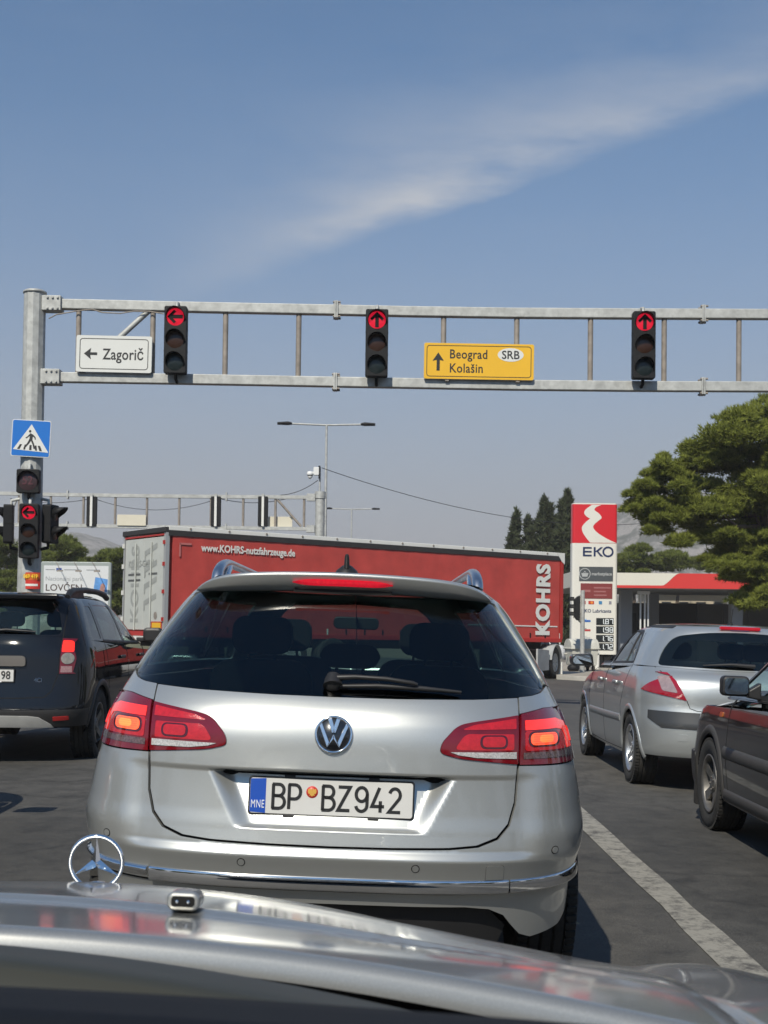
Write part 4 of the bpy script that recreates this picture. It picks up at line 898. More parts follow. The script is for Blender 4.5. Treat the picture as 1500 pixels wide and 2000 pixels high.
# ================================================================== articulated lorry crossing the junction
def lorry():
    th = math.atan(0.7136); X1, Y1 = -5.49, 32.3
    t = thing('lorry_trailer', 'long red curtain-sided lorry trailer with white KOHRS lettering crossing the junction', 'lorry', (X1, Y1, -0.02), (0, 0.0088, th))
    # local: x forward along the side, y to the left (away from the camera), z up; near side at y = 0
    L, Wd, z0, z1 = 13.6, 2.55, 1.02, 3.66
    m_red = mat('curtain_red', (0.50, 0.064, 0.052), 0.48, var=0.16, vscale=1.4, bump=0.12, bscale=2.5); m_red2 = mat('frame_red', (0.42, 0.03, 0.025), 0.45)
    m_gd = mat('door_grey', (0.50, 0.52, 0.49), 0.5, var=0.06, vscale=2.5); m_ghost = mat('faded_door_print', (0.33, 0.345, 0.33), 0.55, var=0.1, vscale=6); m_dkp = mat('door_dark_print', (0.10, 0.105, 0.105), 0.5)
    # curtain: slightly wavy sheet
    mb = MB(); nx, nz = 120, 14; V = []
    for j in range(nz+1):
        for i in range(nx+1):
            x = 0.12+(L-0.24)*i/nx; z = z0+0.02+(z1-0.16-z0)*j/nz
            V.append((x, 0.009*math.sin(x*4.6+0.5*math.sin(x*1.3))*math.sin(math.pi*j/nz)+0.004*math.sin(x*11+z*2), z))
    mb.add(V, [(j*(nx+1)+i, j*(nx+1)+i+1, (j+1)*(nx+1)+i+1, (j+1)*(nx+1)+i) for j in range(nz) for i in range(nx)], True); mb.build('curtain', m_red, t)
    MB().box((L/2, Wd/2+0.03, (z0+z1)/2-0.05), (L-0.1, Wd-0.08, z1-z0-0.15)).build('load_space', m_red, t)
    mb = MB(); mb.box((L/2, 0.01, z1-0.085), (L, 0.07, 0.17)); mb.build('dark_rail', mat('rail_dark', (0.03, 0.028, 0.028), 0.6), t)
    mb = MB(); mb.prism([(0.0, z1-0.035), (L+0.05, z1-0.035), (L+0.05, z1+0.075), (0.0, z1+0.075)], Wd+0.02, y0=-0.03); mb.build('roof_rail', M_WHITE, t, bevel=0.01)
    for k in range(12): MB().cyl((0.6+k*1.12, -0.045, z1+0.03), (0.6+k*1.12, -0.03, z1+0.03), 0.03, 8).build('rivet', M_GALV_D, t)
    # front end post with white corner cap
    MB().box((L-0.03, 0.06, (z0+z1)/2), (0.12, 0.16, z1-z0)).build('front_post', m_red2, t); MB().prism([(L-0.28, z1+0.075), (L+0.06, z1+0.075), (L+0.06, z1-0.28), (L-0.06, z1-0.20)], 0.08, y0=-0.04).build('corner_cap', M_WHITE, t)
    # straps below the curtain
    for k in range(22):
        x = 0.5+k*0.62; MB().box((x, -0.012, z0+0.02), (0.045, 0.012, 0.34)).build('strap', M_SIGBLK if k % 7 else M_WHITE, t)
    MB().box((L/2, 0.01, z0-0.03), (L, 0.06, 0.13)).build('side_rail', m_red2, t, bevel=0.01)
    MB().box((L-2.0, -0.014, z0+0.40), (3.6, 0.01, 0.035)).build('reflective_tape', M_WHITE, t)
    # lettering
    text('lettering', 'KOHRS', 0.76, M_WHITE, t, (L-0.80, -0.03, (z0+z1)/2-0.10), (math.pi/2, -math.pi/2, 0), ext=0.002, bold=0.036, xs=0.84, spacing=1.10)
    text('lettering', 'www.KOHRS-nutzfahrzeuge.de', 0.262, M_WHITE, t, (0.92, -0.028, z1-0.44), ext=0.002, bold=0.007, xs=0.84, align='LEFT')
    for a_, b_ in (((0.42, z1-0.36), (0.34, 0.05)), ((0.27, z1-0.52), (0.045, 0.34))): MB().box((a_[0]+0.05, -0.02, a_[1]), (b_[0], 0.008, b_[1])).build('contour_mark', mat('contour_mark_pink', (0.50, 0.16, 0.15), 0.5), t)
    # rear doors, facing -x; u runs along y
    rear = empty('rear_frame', parent=t)
    MB().box((-0.02, 0.05, (z0+z1)/2), (0.10, 0.12, z1-z0)).build('corner_post', mat('corner_post_grey', (0.46, 0.47, 0.47), 0.45, 0.4), rear)
    MB().box((-0.02, Wd-0.03, (z0+z1)/2), (0.10, 0.08, z1-z0)).build('corner_post', mat('corner_post_grey', (0.46, 0.47, 0.47), 0.45, 0.4), rear)
    MB().box((-0.03, Wd/2, z1-0.02), (0.16, Wd+0.04, 0.14)).build('roof_flap', mat('rail_dark', (0.03, 0.028, 0.028), 0.6), rear, bevel=0.02)
    MB().box((-0.03, Wd/2, z1-0.135), (0.09, Wd-0.18, 0.05)).build('header', m_red2, rear)
    for yc in (0.68, 1.86): MB().box((-0.03, yc, (z0+z1)/2-0.06), (0.06, 1.165, z1-z0-0.26)).build('door', m_gd, rear, bevel=0.008)
    for zz in (z0+0.35, z0+1.05, z0+1.75, z0+2.3):
        MB().box((-0.085, 0.06, zz), (0.05, 0.07, 0.10)).build('hinge', m_red2, rear); MB().box((-0.085, Wd-0.03, zz), (0.05, 0.08, 0.12)).build('hinge', M_WHITE, rear)
    MB().box((-0.04, Wd/2, z0-0.02), (0.14, Wd, 0.12)).build('sill', m_red2, rear); MB().box((-0.10, Wd/2, z0-0.16), (0.10, Wd, 0.13)).build('bumper_bar', M_WHITE, rear)
    # marker boards and numbers
    MB().box((-0.075, 0.42, z0+0.19), (0.02, 0.62, 0.20)).build('marker_rim', m_red2, rear); MB().box((-0.088, 0.40, z0+0.19), (0.012, 0.50, 0.14)).build('marker_board', mat('marker_yellow', (0.80, 0.46, 0.02), 0.4), rear)
    MB().lathe([(0.001, -0.07), (0.10, -0.066)], 18, 'x', Matrix.Translation((0, 0.52, z0+0.44))).build('grommet', M_GALV_D, rear)
    MB().cyl((-0.09, 0.80, z0+0.06), (-0.09, 0.80, z1-0.3), 0.022, 8).build('lock_rod', m_gd, rear); MB().cyl((-0.09, 1.74, z0+0.06), (-0.09, 1.74, z1-0.3), 0.022, 8).build('lock_rod', m_gd, rear)
    RX = -0.064
    text('door_lettering', 'KOHRS', 0.66, m_ghost, rear, (RX, 1.78, (z0+z1)/2-0.06), (math.pi/2, -math.pi/2, -math.pi/2), ext=0.001, bold=0.020, xs=0.92, spacing=1.05)
    for k in range(4):
        zz = z0+0.68+k*0.43
        MB().add([(RX-0.002, 1.24, zz), (RX-0.002, 0.50, zz+0.20), (RX-0.002, 0.50, zz+0.34), (RX-0.002, 1.24, zz+0.14)], [(0, 1, 2, 3)]).build('faded_bar', m_ghost, rear)
        MB().add([(RX-0.003, 1.24, zz-0.12), (RX-0.003, 1.16, zz-0.10), (RX-0.003, 1.16, zz+0.15), (RX-0.003, 1.24, zz+0.135)], [(0, 1, 2, 3)]).build('faded_bar', m_ghost, rear)
    text('door_lettering', 'KOHRS-GMBH', 0.24, m_ghost, rear, (RX-0.004, 1.45, z1-0.85), (math.pi/2, 0, -math.pi/2), ext=0.001, bold=0.006, xs=1.0)
    for (y, z, w2) in ((1.85, z1-1.12, 0.75), (1.85, z1-1.27, 0.75), (0.72, z1-1.12, 0.5)): MB().box((RX-0.002, y, z), (0.004, w2, 0.05)).build('small_print', m_dkp, rear)
    # running gear
    MB().box((L/2, Wd/2, z0-0.22), (L-0.2, 0.9, 0.26)).build('chassis', M_SIGBLK, t)
    for k in range(3):
        for y in (0.16, Wd-0.16): wheel(t, 0, 0, 0.5, 0.38, -1, M_GALV, 5, 0.28, 'disc', 4, 'trailer_wheel', False).matrix_local = Matrix.Translation((2.4+1.31*k, y, 0.48)) @ Matrix.Rotation(math.pi/2, 4, 'Z')
    return t
tr = lorry()
# tractor running gear under the trailer's front, its cab turned away behind the trailer
def tractor():
    th = math.atan(0.7136); d = Vector((math.cos(th), math.sin(th), 0)); nrm = Vector((-math.sin(th), math.cos(th), 0))
    p = Vector((-5.49, 32.3, 0))+d*13.3+nrm*0.1; t = thing('lorry_tractor', 'grey-skirted drive axle of the lorry tractor under the trailer front', 'lorry', (p.x, p.y, gz(p.x, p.y)), (0, 0, th+rad(30)))
    wheel(t, 0, 0, 0.50, 0.32, -1, M_GALV, 5, 0.28, 'disc', 4, 'drive_wheel', False).matrix_local = Matrix.Translation((0.05, 0.05, 0.50)) @ Matrix.Rotation(math.pi/2, 4, 'Z')
    wheel(t, 0, 0, 0.50, 0.32, -1, M_GALV, 5, 0.28, 'disc', 4, 'drive_wheel', False).matrix_local = Matrix.Translation((0.05, 2.0, 0.50)) @ Matrix.Rotation(math.pi/2, 4, 'Z')
    sk = mat('skirt_grey', (0.40, 0.41, 0.40), 0.5, var=0.2, vscale=3)
    mb = MB(); prof = [(0.56+0.02*0, a) for a in range(1)]
    V = []
    for k in range(13):
        a = rad(10+160*k/12)
        for rr in (0.555, 0.575):
            for y in (-0.16, 0.30): V.append((0.05+rr*math.cos(a), y, 0.50+rr*math.sin(a)))
    mb.add(V, [(4*k+q, 4*k+4+q, 4*k+4+r_, 4*k+r_) for k in range(12) for q, r_ in ((0, 1), (1, 3), (3, 2), (2, 0))], True); mb.build('mudguard', sk, t)
    MB().prism([(-1.75, 0.28), (-0.60, 0.28), (-0.60, 0.90), (-1.75, 0.95)], 0.06, y0=-0.10).build('side_skirt', sk, t, bevel=0.01); MB().box((-0.4, 1.0, 0.75), (4.2, 0.9, 0.25)).build('chassis', M_SIGBLK, t); MB().prism([(-1.9, 0.25), (-0.58, 0.25), (-0.58, 0.92), (-1.9, 0.92)], 1.6, y0=0.1).build('tank', M_SIGBLK, t)
    MB().box((0.66, 0.1, 0.30), (0.05, 0.5, 0.42)).build('mud_flap', M_WHITE, t)
    return t
# ================================================================== fuel station: price pylon, canopy, shop
M_EWHITE = mat('pylon_white', (0.72, 0.71, 0.66), 0.4, var=0.03, vscale=1.5); M_ERED = mat('pylon_red', (0.62, 0.022, 0.035), 0.35); M_NAVY = mat('pylon_navy', (0.012, 0.028, 0.10), 0.4)
def pylon():
    Y = 50.0; a, b_ = at(1118, 985, Y), at(1207, 985, Y); w_ = b_.x-a.x; xc = (a.x+b_.x)/2; zb = gz(xc, Y)+0.12
    t = thing('price_pylon', 'tall white and red EKO fuel price pylon beside the lorry front', 'pylon', (xc, Y, zb)); s = Y/FPX
    def PX(px): return at(px, 1140, Y).x-xc
    def PZ_(py): return at(1160, py, Y).z-zb
    top, bot, mid = PZ_(985), PZ_(1278), PZ_(1061)
    def bow(mb_pts): return mb_pts
    def slab(nm, z0, z1, mt, dep=0.55, wd=w_, y0=0.0, par=t, bev=0.04):
        mb = MB(); P = rrect(wd, dep, 0.10, 4, 0, 0)   # plan outline
        n = len(P); mb.add([(x, y+dep/2+y0, z0) for x, y in P]+[(x, y+dep/2+y0, z1) for x, y in P], [(i, (i+1) % n, n+(i+1) % n, n+i) for i in range(n)]+[tuple(reversed(range(n))), tuple(range(n, 2*n))]); return mb.build(nm, mt, par)
    body = slab('body', bot, mid, M_EWHITE); head = slab('logo_panel', mid+0.004, top, M_ERED, wd=w_*0.985); slab('top_cap', top, top+0.05, M_EWHITE, wd=w_*0.97)
    # winding road emblem
    Lf = [(1155, 986), (1143, 995), (1140, 1003), (1146, 1010), (1151, 1013), (1144, 1019), (1136, 1029), (1137, 1039), (1143, 1049), (1152, 1060)]
    Rt = [(1203, 1060), (1185, 1052), (1167, 1041), (1158, 1031), (1160, 1024), (1168, 1017), (1174, 1011), (1169, 1003), (1160, 996), (1164, 990), (1174, 986)]
    def sm(pts, n=5):
        out = []
        for i in range(len(pts)-1):
            p0, p1, p2, p3 = (Vector(pts[max(i-1, 0)]), Vector(pts[i]), Vector(pts[i+1]), Vector(pts[min(i+2, len(pts)-1)]))
            for k in range(n):
                u = k/n; out.append(tuple(0.5*((2*p1)+(-p0+p2)*u+(2*p0-5*p1+4*p2-p3)*u*u+(-p0+3*p1-3*p2+p3)*u**3)))
        return out+[pts[-1]]
    MB().prism([(PX(x), PZ_(y)) for x, y in sm(Lf)+sm(Rt)], 0.01, y0=-0.008).build('emblem', M_EWHITE, head)
    # letters E K O drawn as strokes
    z0, z1 = PZ_(1085), PZ_(1070); th = 0.075
    x0, x1 = PX(1138), PX(1155)
    mb = MB(); mb.box((x0+th/2, -0.008, (z0+z1)/2), (th, 0.012, z1-z0+0.02))
    for z in (z0, (z0+z1)/2, z1): mb.box(((x0+x1)/2, -0.009, z), (x1-x0, 0.012, th*0.8))
    mb.build('letter', M_NAVY, body)
    x0, x1 = PX(1159), PX(1175); mb = MB(); mb.box((x0+th/2, -0.008, (z0+z1)/2), (th, 0.012, z1-z0+0.06)); zm = (z0+z1)/2
    mb.prism([(x0+th*0.6, zm), (x1-0.05, z1+0.03), (x1+0.04, z1+0.03), (x0+th*1.9, zm-0.01)], 0.012, y0=-0.016); mb.prism([(x0+th*1.2, zm+0.03), (x0+th*2.2, zm+0.03), (x1+0.05, z0-0.03), (x1-0.05, z0-0.03)], 0.012, y0=-0.018); mb.build('letter', M_NAVY, body)
    cx_, rx, rz = PX(1187), 0.185, 0.175; mb = MB(); n = 32
    mb.add([(cx_+(rx+k*0.035)*math.cos(2*math.pi*i/n), -0.010, zm+(rz+k*0.035)*math.sin(2*math.pi*i/n)) for k in (1, -1) for i in range(n)], [((i+1) % n, i, n+i, n+(i+1) % n)[::-1] for i in range(n)]); mb.build('letter', M_NAVY, body)
    # marketplace panel with basket
    g = MB(); x0, x1, y0, y1 = PX(1131), PX(1197), PZ_(1135), PZ_(1107); g.prism([(x0, y0), (x1, y0), (x1, y1), (x0, y1)], 0.02, y0=-0.016); mp = g.build('shop_panel', mat('panel_slate', (0.075, 0.085, 0.095), 0.4), t)
    m_lg = mat('panel_light_print', (0.42, 0.44, 0.45), 0.5); bc, bz = PX(1142), (y0+y1)/2; n = 28; mb = MB()
    mb.add([(bc+r_*math.cos(2*math.pi*i/n), -0.020, bz+r_*math.sin(2*math.pi*i/n)) for r_ in (0.225, 0.195) for i in range(n)], [((i+1) % n, i, n+i, n+(i+1) % n)[::-1] for i in range(n)]); mb.build('basket_ring', m_lg, mp)
    mb = MB(); mb.prism([(bc-0.14, bz+0.03), (bc-0.10, bz-0.11), (bc+0.10, bz-0.11), (bc+0.14, bz+0.03)], 0.006, y0=-0.022); mb.prism([(bc-0.07, bz+0.03), (bc, bz+0.12), (bc+0.07, bz+0.03), (bc, bz+0.075)], 0.006, y0=-0.022); mb.build('basket', m_lg, mp)
    text('lettering', 'marketplace', 0.175, m_lg, mp, (PX(1175), -0.020, bz), bold=0.004, xs=0.92)
    x0, x1, y0, y1 = PX(1134), PX(1196), PZ_(1169), PZ_(1139.5); mb = MB(); mb.prism([(x0, y0), (x1, y0), (x1, y1), (x0, y1)], 0.02, y0=-0.016); mp = mb.build('cafe_panel', mat('panel_maroon', (0.22, 0.045, 0.045), 0.4, var=0.08), t); m_pk = mat('panel_pink_print', (0.36, 0.14, 0.14), 0.5)
    for k, wd_ in enumerate((0.66, 0.46, 0.50)): MB().box((PX(1160)+wd_/2, -0.018, y1-0.17-k*0.145), (wd_, 0.006, 0.055)).build('print_line', m_pk, mp)
    MB().box((PX(1146), -0.018, (y0+y1)/2), (0.28, 0.006, 0.09)).build('print_line', m_pk, mp)
    # card logos row, lubricants line
    for px, c, wd_ in ((1141, (0.35, 0.05, 0.06), 0.12), (1155, (0.50, 0.04, 0.03), 0.22), (1173, (0.05, 0.22, 0.45), 0.13), (1192, (0.25, 0.25, 0.3), 0.10)):
        MB().box((PX(px), -0.006, PZ_(1177)), (wd_, 0.008, 0.125)).build('card_mark', mat('card_%d' % px, c, 0.5), body)
    mb = MB(); mb.lathe([(0.001, -0.011), (0.05, -0.011)], 14, 'y', Matrix.Translation((PX(1156), 0, PZ_(1177)))); mb.build('card_mark', mat('card_orange', (0.75, 0.25, 0.03), 0.5), body)
    text('lettering', 'EKO Lubricants', 0.185, M_NAVY, body, (PX(1166), -0.006, PZ_(1193.5)), bold=0.004, xs=0.95)
    for py, c, c2 in ((1211, (0.02, 0.12, 0.45), (0.35, 0.5, 0.7)), (1229, (0.45, 0.05, 0.05), (0.3, 0.3, 0.3)), (1244, (0.5, 0.52, 0.52), (0.55, 0.56, 0.56)), (1267, (0.62, 0.03, 0.03), (0.62, 0.03, 0.03))):
        MB().box((PX(1148), -0.006, PZ_(py+2)), (0.24, 0.008, 0.075)).build('fuel_mark', mat('fuel_%d' % py, c, 0.5), body); MB().box((PX(1143), -0.007, PZ_(py-1)), (0.12, 0.008, 0.05)).build('fuel_mark', mat('fuel_b%d' % py, c2, 0.5), body)
    # price windows with seven-segment digits
    seg = {'1': 'bc', '2': 'abged', '6': 'afgedc', '7': 'abc', '8': 'abcdefg', '9': 'abcdfg', '0': 'abcdef'}
    m_dg = mat('price_digit', (0.75, 0.80, 0.82), 0.4, emit=(0.85, 0.93, 1), estr=0.12)
    for price, ya, yb in (('187', 1207, 1220.5), ('198', 1223, 1237), ('176', 1240, 1254), ('172', 1256, 1270)):
        x0, x1, z0, z1 = PX(1165), PX(1199), PZ_(yb), PZ_(ya); mb = MB(); mb.prism([(x0, z0), (x1, z0), (x1, z1), (x0, z1)], 0.02, y0=-0.012); pw = mb.build('price_window', mat('price_black', (0.018, 0.022, 0.024), 0.25), t)
        zc = (z0+z1)/2; hh = (z1-z0)*0.33; cw = 0.056
        for i, ch in enumerate(price):
            cx_ = x1-0.09-(2-i)*0.17-(0.02 if i == 0 else 0); mb = MB(); tt = 0.026
            for sgm in seg[ch]:
                c_, sz = {'a': ((0, hh), (2*cw, tt)), 'g': ((0, 0), (2*cw, tt)), 'd': ((0, -hh), (2*cw, tt)), 'f': ((-cw, hh/2), (tt, hh)), 'b': ((cw, hh/2), (tt, hh)), 'e': ((-cw, -hh/2), (tt, hh)), 'c': ((cw, -hh/2), (tt, hh))}[sgm]
                mb.box((cx_+c_[0], -0.016, zc+c_[1]), (sz[0], 0.006, sz[1]))
            if i == 0: mb.box((cx_+cw+0.05, -0.016, zc-hh), (tt, 0.006, tt))
            mb.build('price_digit', m_dg, pw)
    for x in (-0.45, 0.1, 0.55): MB().box((x, 0.28, bot/2), (0.30 if x != 0.1 else 0.5, 0.4, bot)).build('foot', M_SIGBLK, t)
    return t
pylon()

def canopy():
    Y = 65.0; s = Y/FPX; x0 = at(1117, 1130, Y).x; zt = at(1210, 1118.5, Y).z; zb_ = at(1210, 1148, Y).z; x1 = 36.0
    t = thing('station_canopy', 'flat white and red fuel station canopy behind the pylon', 'canopy', (x0, Y, gz(x0, Y)))
    gz0 = t.location.z; zt -= gz0; zb_ -= gz0; dep = 14.0; tilt = 0.0
    MB().box(((x1-x0)/2, dep/2+0.1, (zt+zb_)/2), (x1-x0-0.1, dep-0.1, zt-zb_-0.06)).build('roof_slab', mat('canopy_soffit', (0.36, 0.36, 0.36), 0.7), t)
    def px(p): return at(p, 1130, Y).x-x0
    xa, xb = px(1292), px(1328); cv = [(xa+(xb-xa)*u, zb_+0.14+(zt-zb_-0.14)*(3*u*u-2*u**3)) for u in np.linspace(0, 1, 15)]
    MB().prism([(0, zb_+0.13), (xa, zb_+0.13)]+cv+[(0, zt)], 0.10, y0=-0.02).build('fascia', mat('canopy_cream', (0.70, 0.67, 0.58), 0.45, var=0.03, vscale=0.4), t)
    MB().prism([(0, zb_), (x1-x0, zb_), (x1-x0, zt)]+[(x+0.015, z+0.0) for x, z in cv[::-1]]+[(0, zb_+0.125)], 0.10, y0=-0.024).build('fascia', mat('canopy_red', (0.62, 0.045, 0.04), 0.42), t)
    mb = MB(); mb.box((-0.02, dep/2, (zt+zb_)/2), (0.10, dep, zt-zb_)); mb.build('fascia', mat('canopy_cream', (0.7, 0.67, 0.58), 0.45), t)
    MB().box((-0.075, dep*0.55, (zt+zb_)/2-0.1), (0.02, dep*0.5, 0.45)).build('side_logo', M_ERED, t)
    for pxx in (1236, 1461, 1340): MB().box((px(pxx)+0.2, 3.0 if pxx != 1340 else 9.0, zb_/2), (0.62, 0.62, zb_)).build('column', mat('column_grey_blue', (0.24, 0.26, 0.29), 0.5), t, bevel=0.03)
    for k, dx in enumerate((0, 0.22, 0.40)): MB().tube([(px(1263)+dx, 1.5, 0), (px(1263)+dx, 1.5, zb_-0.25)], 0.045, 8).build('white_pipe', M_WHITEPL, t)
    MB().box((px(1263)+0.15, 1.5, zb_-0.2), (0.62, 0.3, 0.16)).build('pipe_head', M_WHITEPL, t)
    return t
canopy()
Y = 76.0; a = at(1212, 1200, Y); b_ = at(1278, 1200, Y); zg = gz(a.x, Y)
t = thing('station_shop', 'dark glazed station shop under the canopy', 'building', ((a.x+b_.x)/2, Y, zg)); w_ = b_.x-a.x
MB().box((0, 3, 1.75), (w_, 6, 3.5)).build('wall', mat('shop_wall_dark', (0.035, 0.037, 0.04), 0.6), t)
for k in range(2): MB().box((-w_/4+k*w_/2, -0.02, 1.6), (w_/2-0.15, 0.03, 2.6)).build('window', mat('shop_glass', (0.02, 0.025, 0.03), 0.1), t)
Y = 79.0; x0, x1, xm = at(1279, 1200, Y).x, at(1560, 1200, Y).x, at(1362, 1200, Y).x; zt = at(1300, 1178, Y).z
t = thing('boundary_wall', 'black and grey panelled wall behind the station forecourt', 'wall', (x0, Y, gz(x0, Y))); zz = zt-t.location.z
MB().box(((xm-x0)/2, 0, zz/2), (xm-x0-0.05, 0.2, zz)).build('panel', mat('wall_black', (0.012, 0.013, 0.014), 0.6), t)
for k in range(4): MB().box((xm-x0+(x1-xm)/4*(k+0.5), 0, zz/2-0.02), ((x1-xm)/4-0.04, 0.18, zz)).build('panel', mat('wall_grey', (0.16, 0.16, 0.15), 0.7, var=0.06, vscale=0.6), t)
Y = 104.0; x0, x1 = at(1285, 1160, Y).x, at(1420, 1160, Y).x; t = thing('low_house', 'low beige and orange house seen under the canopy', 'building', ((x0+x1)/2, Y, gz(x0, Y))); w_ = x1-x0; hh = at(1300, 1150, Y).z-t.location.z
MB().box((0, 4, hh/2), (w_, 8, hh)).build('wall', mat('house_beige', (0.42, 0.37, 0.28), 0.85, var=0.08), t); MB().box((w_*0.12, -0.03, hh/2-0.6), (w_*0.34, 0.06, hh-1.3)).build('orange_wall', mat('house_orange', (0.50, 0.24, 0.09), 0.85), t)
for k in range(4): MB().box((-w_*0.38+k*w_*0.25, -0.08, hh-1.5), (0.75, 0.06, 0.9)).build('window', mat('house_window_dark', (0.03, 0.035, 0.04), 0.2), t)
MB().box((0, 3.6, hh+0.1), (w_+0.6, 9, 0.22)).build('roof', mat('house_roof', (0.35, 0.31, 0.25), 0.8), t)

# white wheeled waste container by the signal pole
Y = 45.5; a = at(1141, 1306, Y)
t = thing('waste_container', 'white rounded waste container by the kerb in front of the pylon', 'container', (a.x-0.10, Y, gz(a.x, Y)+0.14), (0, 0, rad(14)))
m_wc = mat('container_white', (0.52, 0.52, 0.47), 0.6, var=0.2, vscale=3)
mb = MB(); mb.prism(rpoly([(-0.44, 0.20, 0.06), (-0.50, 0.78, 0.03), (0.50, 0.78, 0.03), (0.44, 0.20, 0.06)]), 0.70, y0=-0.35); mb.build('body', m_wc, t, bevel=0.03)
mb = MB(); mb.lathe([(0.36, -0.53), (0.36, 0.53)], 18, 'x', Matrix.Translation((0, 0, 0.78)), a0=0, a1=math.pi); mb.add([(sx*0.53, 0.36*math.cos(math.pi*k/18), 0.78+0.36*math.sin(math.pi*k/18)) for sx in (-1, 1) for k in range(19)], [tuple(range(19)), tuple(range(37, 18, -1))]); mb.build('lid', m_wc, t)
MB().box((0, -0.02, 0.80), (1.10, 0.78, 0.05)).build('rim', m_wc, t, bevel=0.015)
for s in (-1, 1):
    MB().cyl((s*0.55, 0, 0.60), (s*0.66, 0, 0.60), 0.03, 8).build('trunnion', m_wc, t)
    for y in (-0.25, 0.25): MB().lathe([(0.02, -0.025), (0.10, -0.025), (0.10, 0.025), (0.02, 0.025)], 16, 'x', Matrix.Translation((s*0.34, y, 0.10))).build('castor', M_RUBBER, t)
for k in range(3): MB().box((-0.25+k*0.25, -0.36, 0.48), (0.05, 0.03, 0.46)).build('rib', m_wc, t)
p = at(1120, 1308, 44.8); t = thing('rubbish_bag', 'dark bag lying beside the white waste container', 'bag', (p.x, 44.8, gz(p.x, 44.8)+0.13)); mb = MB(); mb.ball((0, 0, 0.12), (0.22, 0.18, 0.15), 12, 8); mb.ball((0.12, 0.03, 0.20), (0.10, 0.09, 0.10), 10, 6); mb.build('bag', M_SIGBLK, t)
Y = 47.5
for k, px in enumerate((1158, 1166)):
    p = at(px, 1300, Y); t = thing('bollard', ('white' if k else 'grey')+' post standing '+('right of' if k else 'just behind')+' the waste container', 'bollard', (p.x, Y, gz(p.x, Y)+0.13)); MB().tube([(0, 0, 0), (0, 0, 0.72), (0, 0, 0.76)], [0.085, 0.085, 0.05], 12).build('post', M_EWHITE if k else M_GALV, t); MB().tube([(0, 0, 0.0), (0, 0, 0.05)], 0.12, 12).build('foot_plate', M_GALV_D, t)

# ================================================================== trees
def leaf_mat(name, dark, light, trans=0.22):
    m = bpy.data.materials.new(name); m.use_nodes = True; n, l = m.node_tree.nodes, m.node_tree.links; n.clear()
    out = n.new('ShaderNodeOutputMaterial'); df = n.new('ShaderNodeBsdfDiffuse'); tl = n.new('ShaderNodeBsdfTranslucent'); mx = n.new('ShaderNodeMixShader'); mx.inputs['Fac'].default_value = trans
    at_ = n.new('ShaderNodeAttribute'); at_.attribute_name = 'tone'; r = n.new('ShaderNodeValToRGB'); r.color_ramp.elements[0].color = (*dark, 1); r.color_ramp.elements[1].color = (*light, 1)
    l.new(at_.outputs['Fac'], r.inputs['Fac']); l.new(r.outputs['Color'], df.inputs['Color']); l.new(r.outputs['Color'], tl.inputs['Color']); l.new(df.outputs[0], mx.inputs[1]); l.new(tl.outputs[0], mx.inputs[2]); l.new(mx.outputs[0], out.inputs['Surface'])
    return m
M_PINE = leaf_mat('pine_needles', (0.058, 0.080, 0.018), (0.285, 0.315, 0.066), 0.38); M_CYP = leaf_mat('cypress_scales', (0.030, 0.040, 0.022), (0.085, 0.100, 0.055), 0.2); M_PINE2 = leaf_mat('far_pine_needles', (0.045, 0.064, 0.018), (0.200, 0.232, 0.060), 0.33)
M_BARK = mat('pine_bark', (0.10, 0.075, 0.055), 0.95, var=0.3, vscale=6, bump=0.4, bscale=15)
def tri_mesh(name, V, tone, m, parent):
    nt = len(V)//3; me = bpy.data.meshes.new(name); me.vertices.add(len(V)); me.vertices.foreach_set('co', V.astype(np.float32).ravel())
    me.loops.add(len(V)); me.loops.foreach_set('vertex_index', np.arange(len(V), dtype=np.int32)); me.polygons.add(nt); me.polygons.foreach_set('loop_start', np.arange(0, len(V), 3, dtype=np.int32))
    try: me.polygons.foreach_set('loop_total', np.full(nt, 3, dtype=np.int32))
    except Exception: pass
    a_ = me.attributes.new('tone', 'FLOAT', 'POINT'); a_.data.foreach_set('value', np.repeat(tone, 3).astype(np.float32)); me.materials.append(m); me.update(calc_edges=True); me.validate()
    return link(name, me, parent)
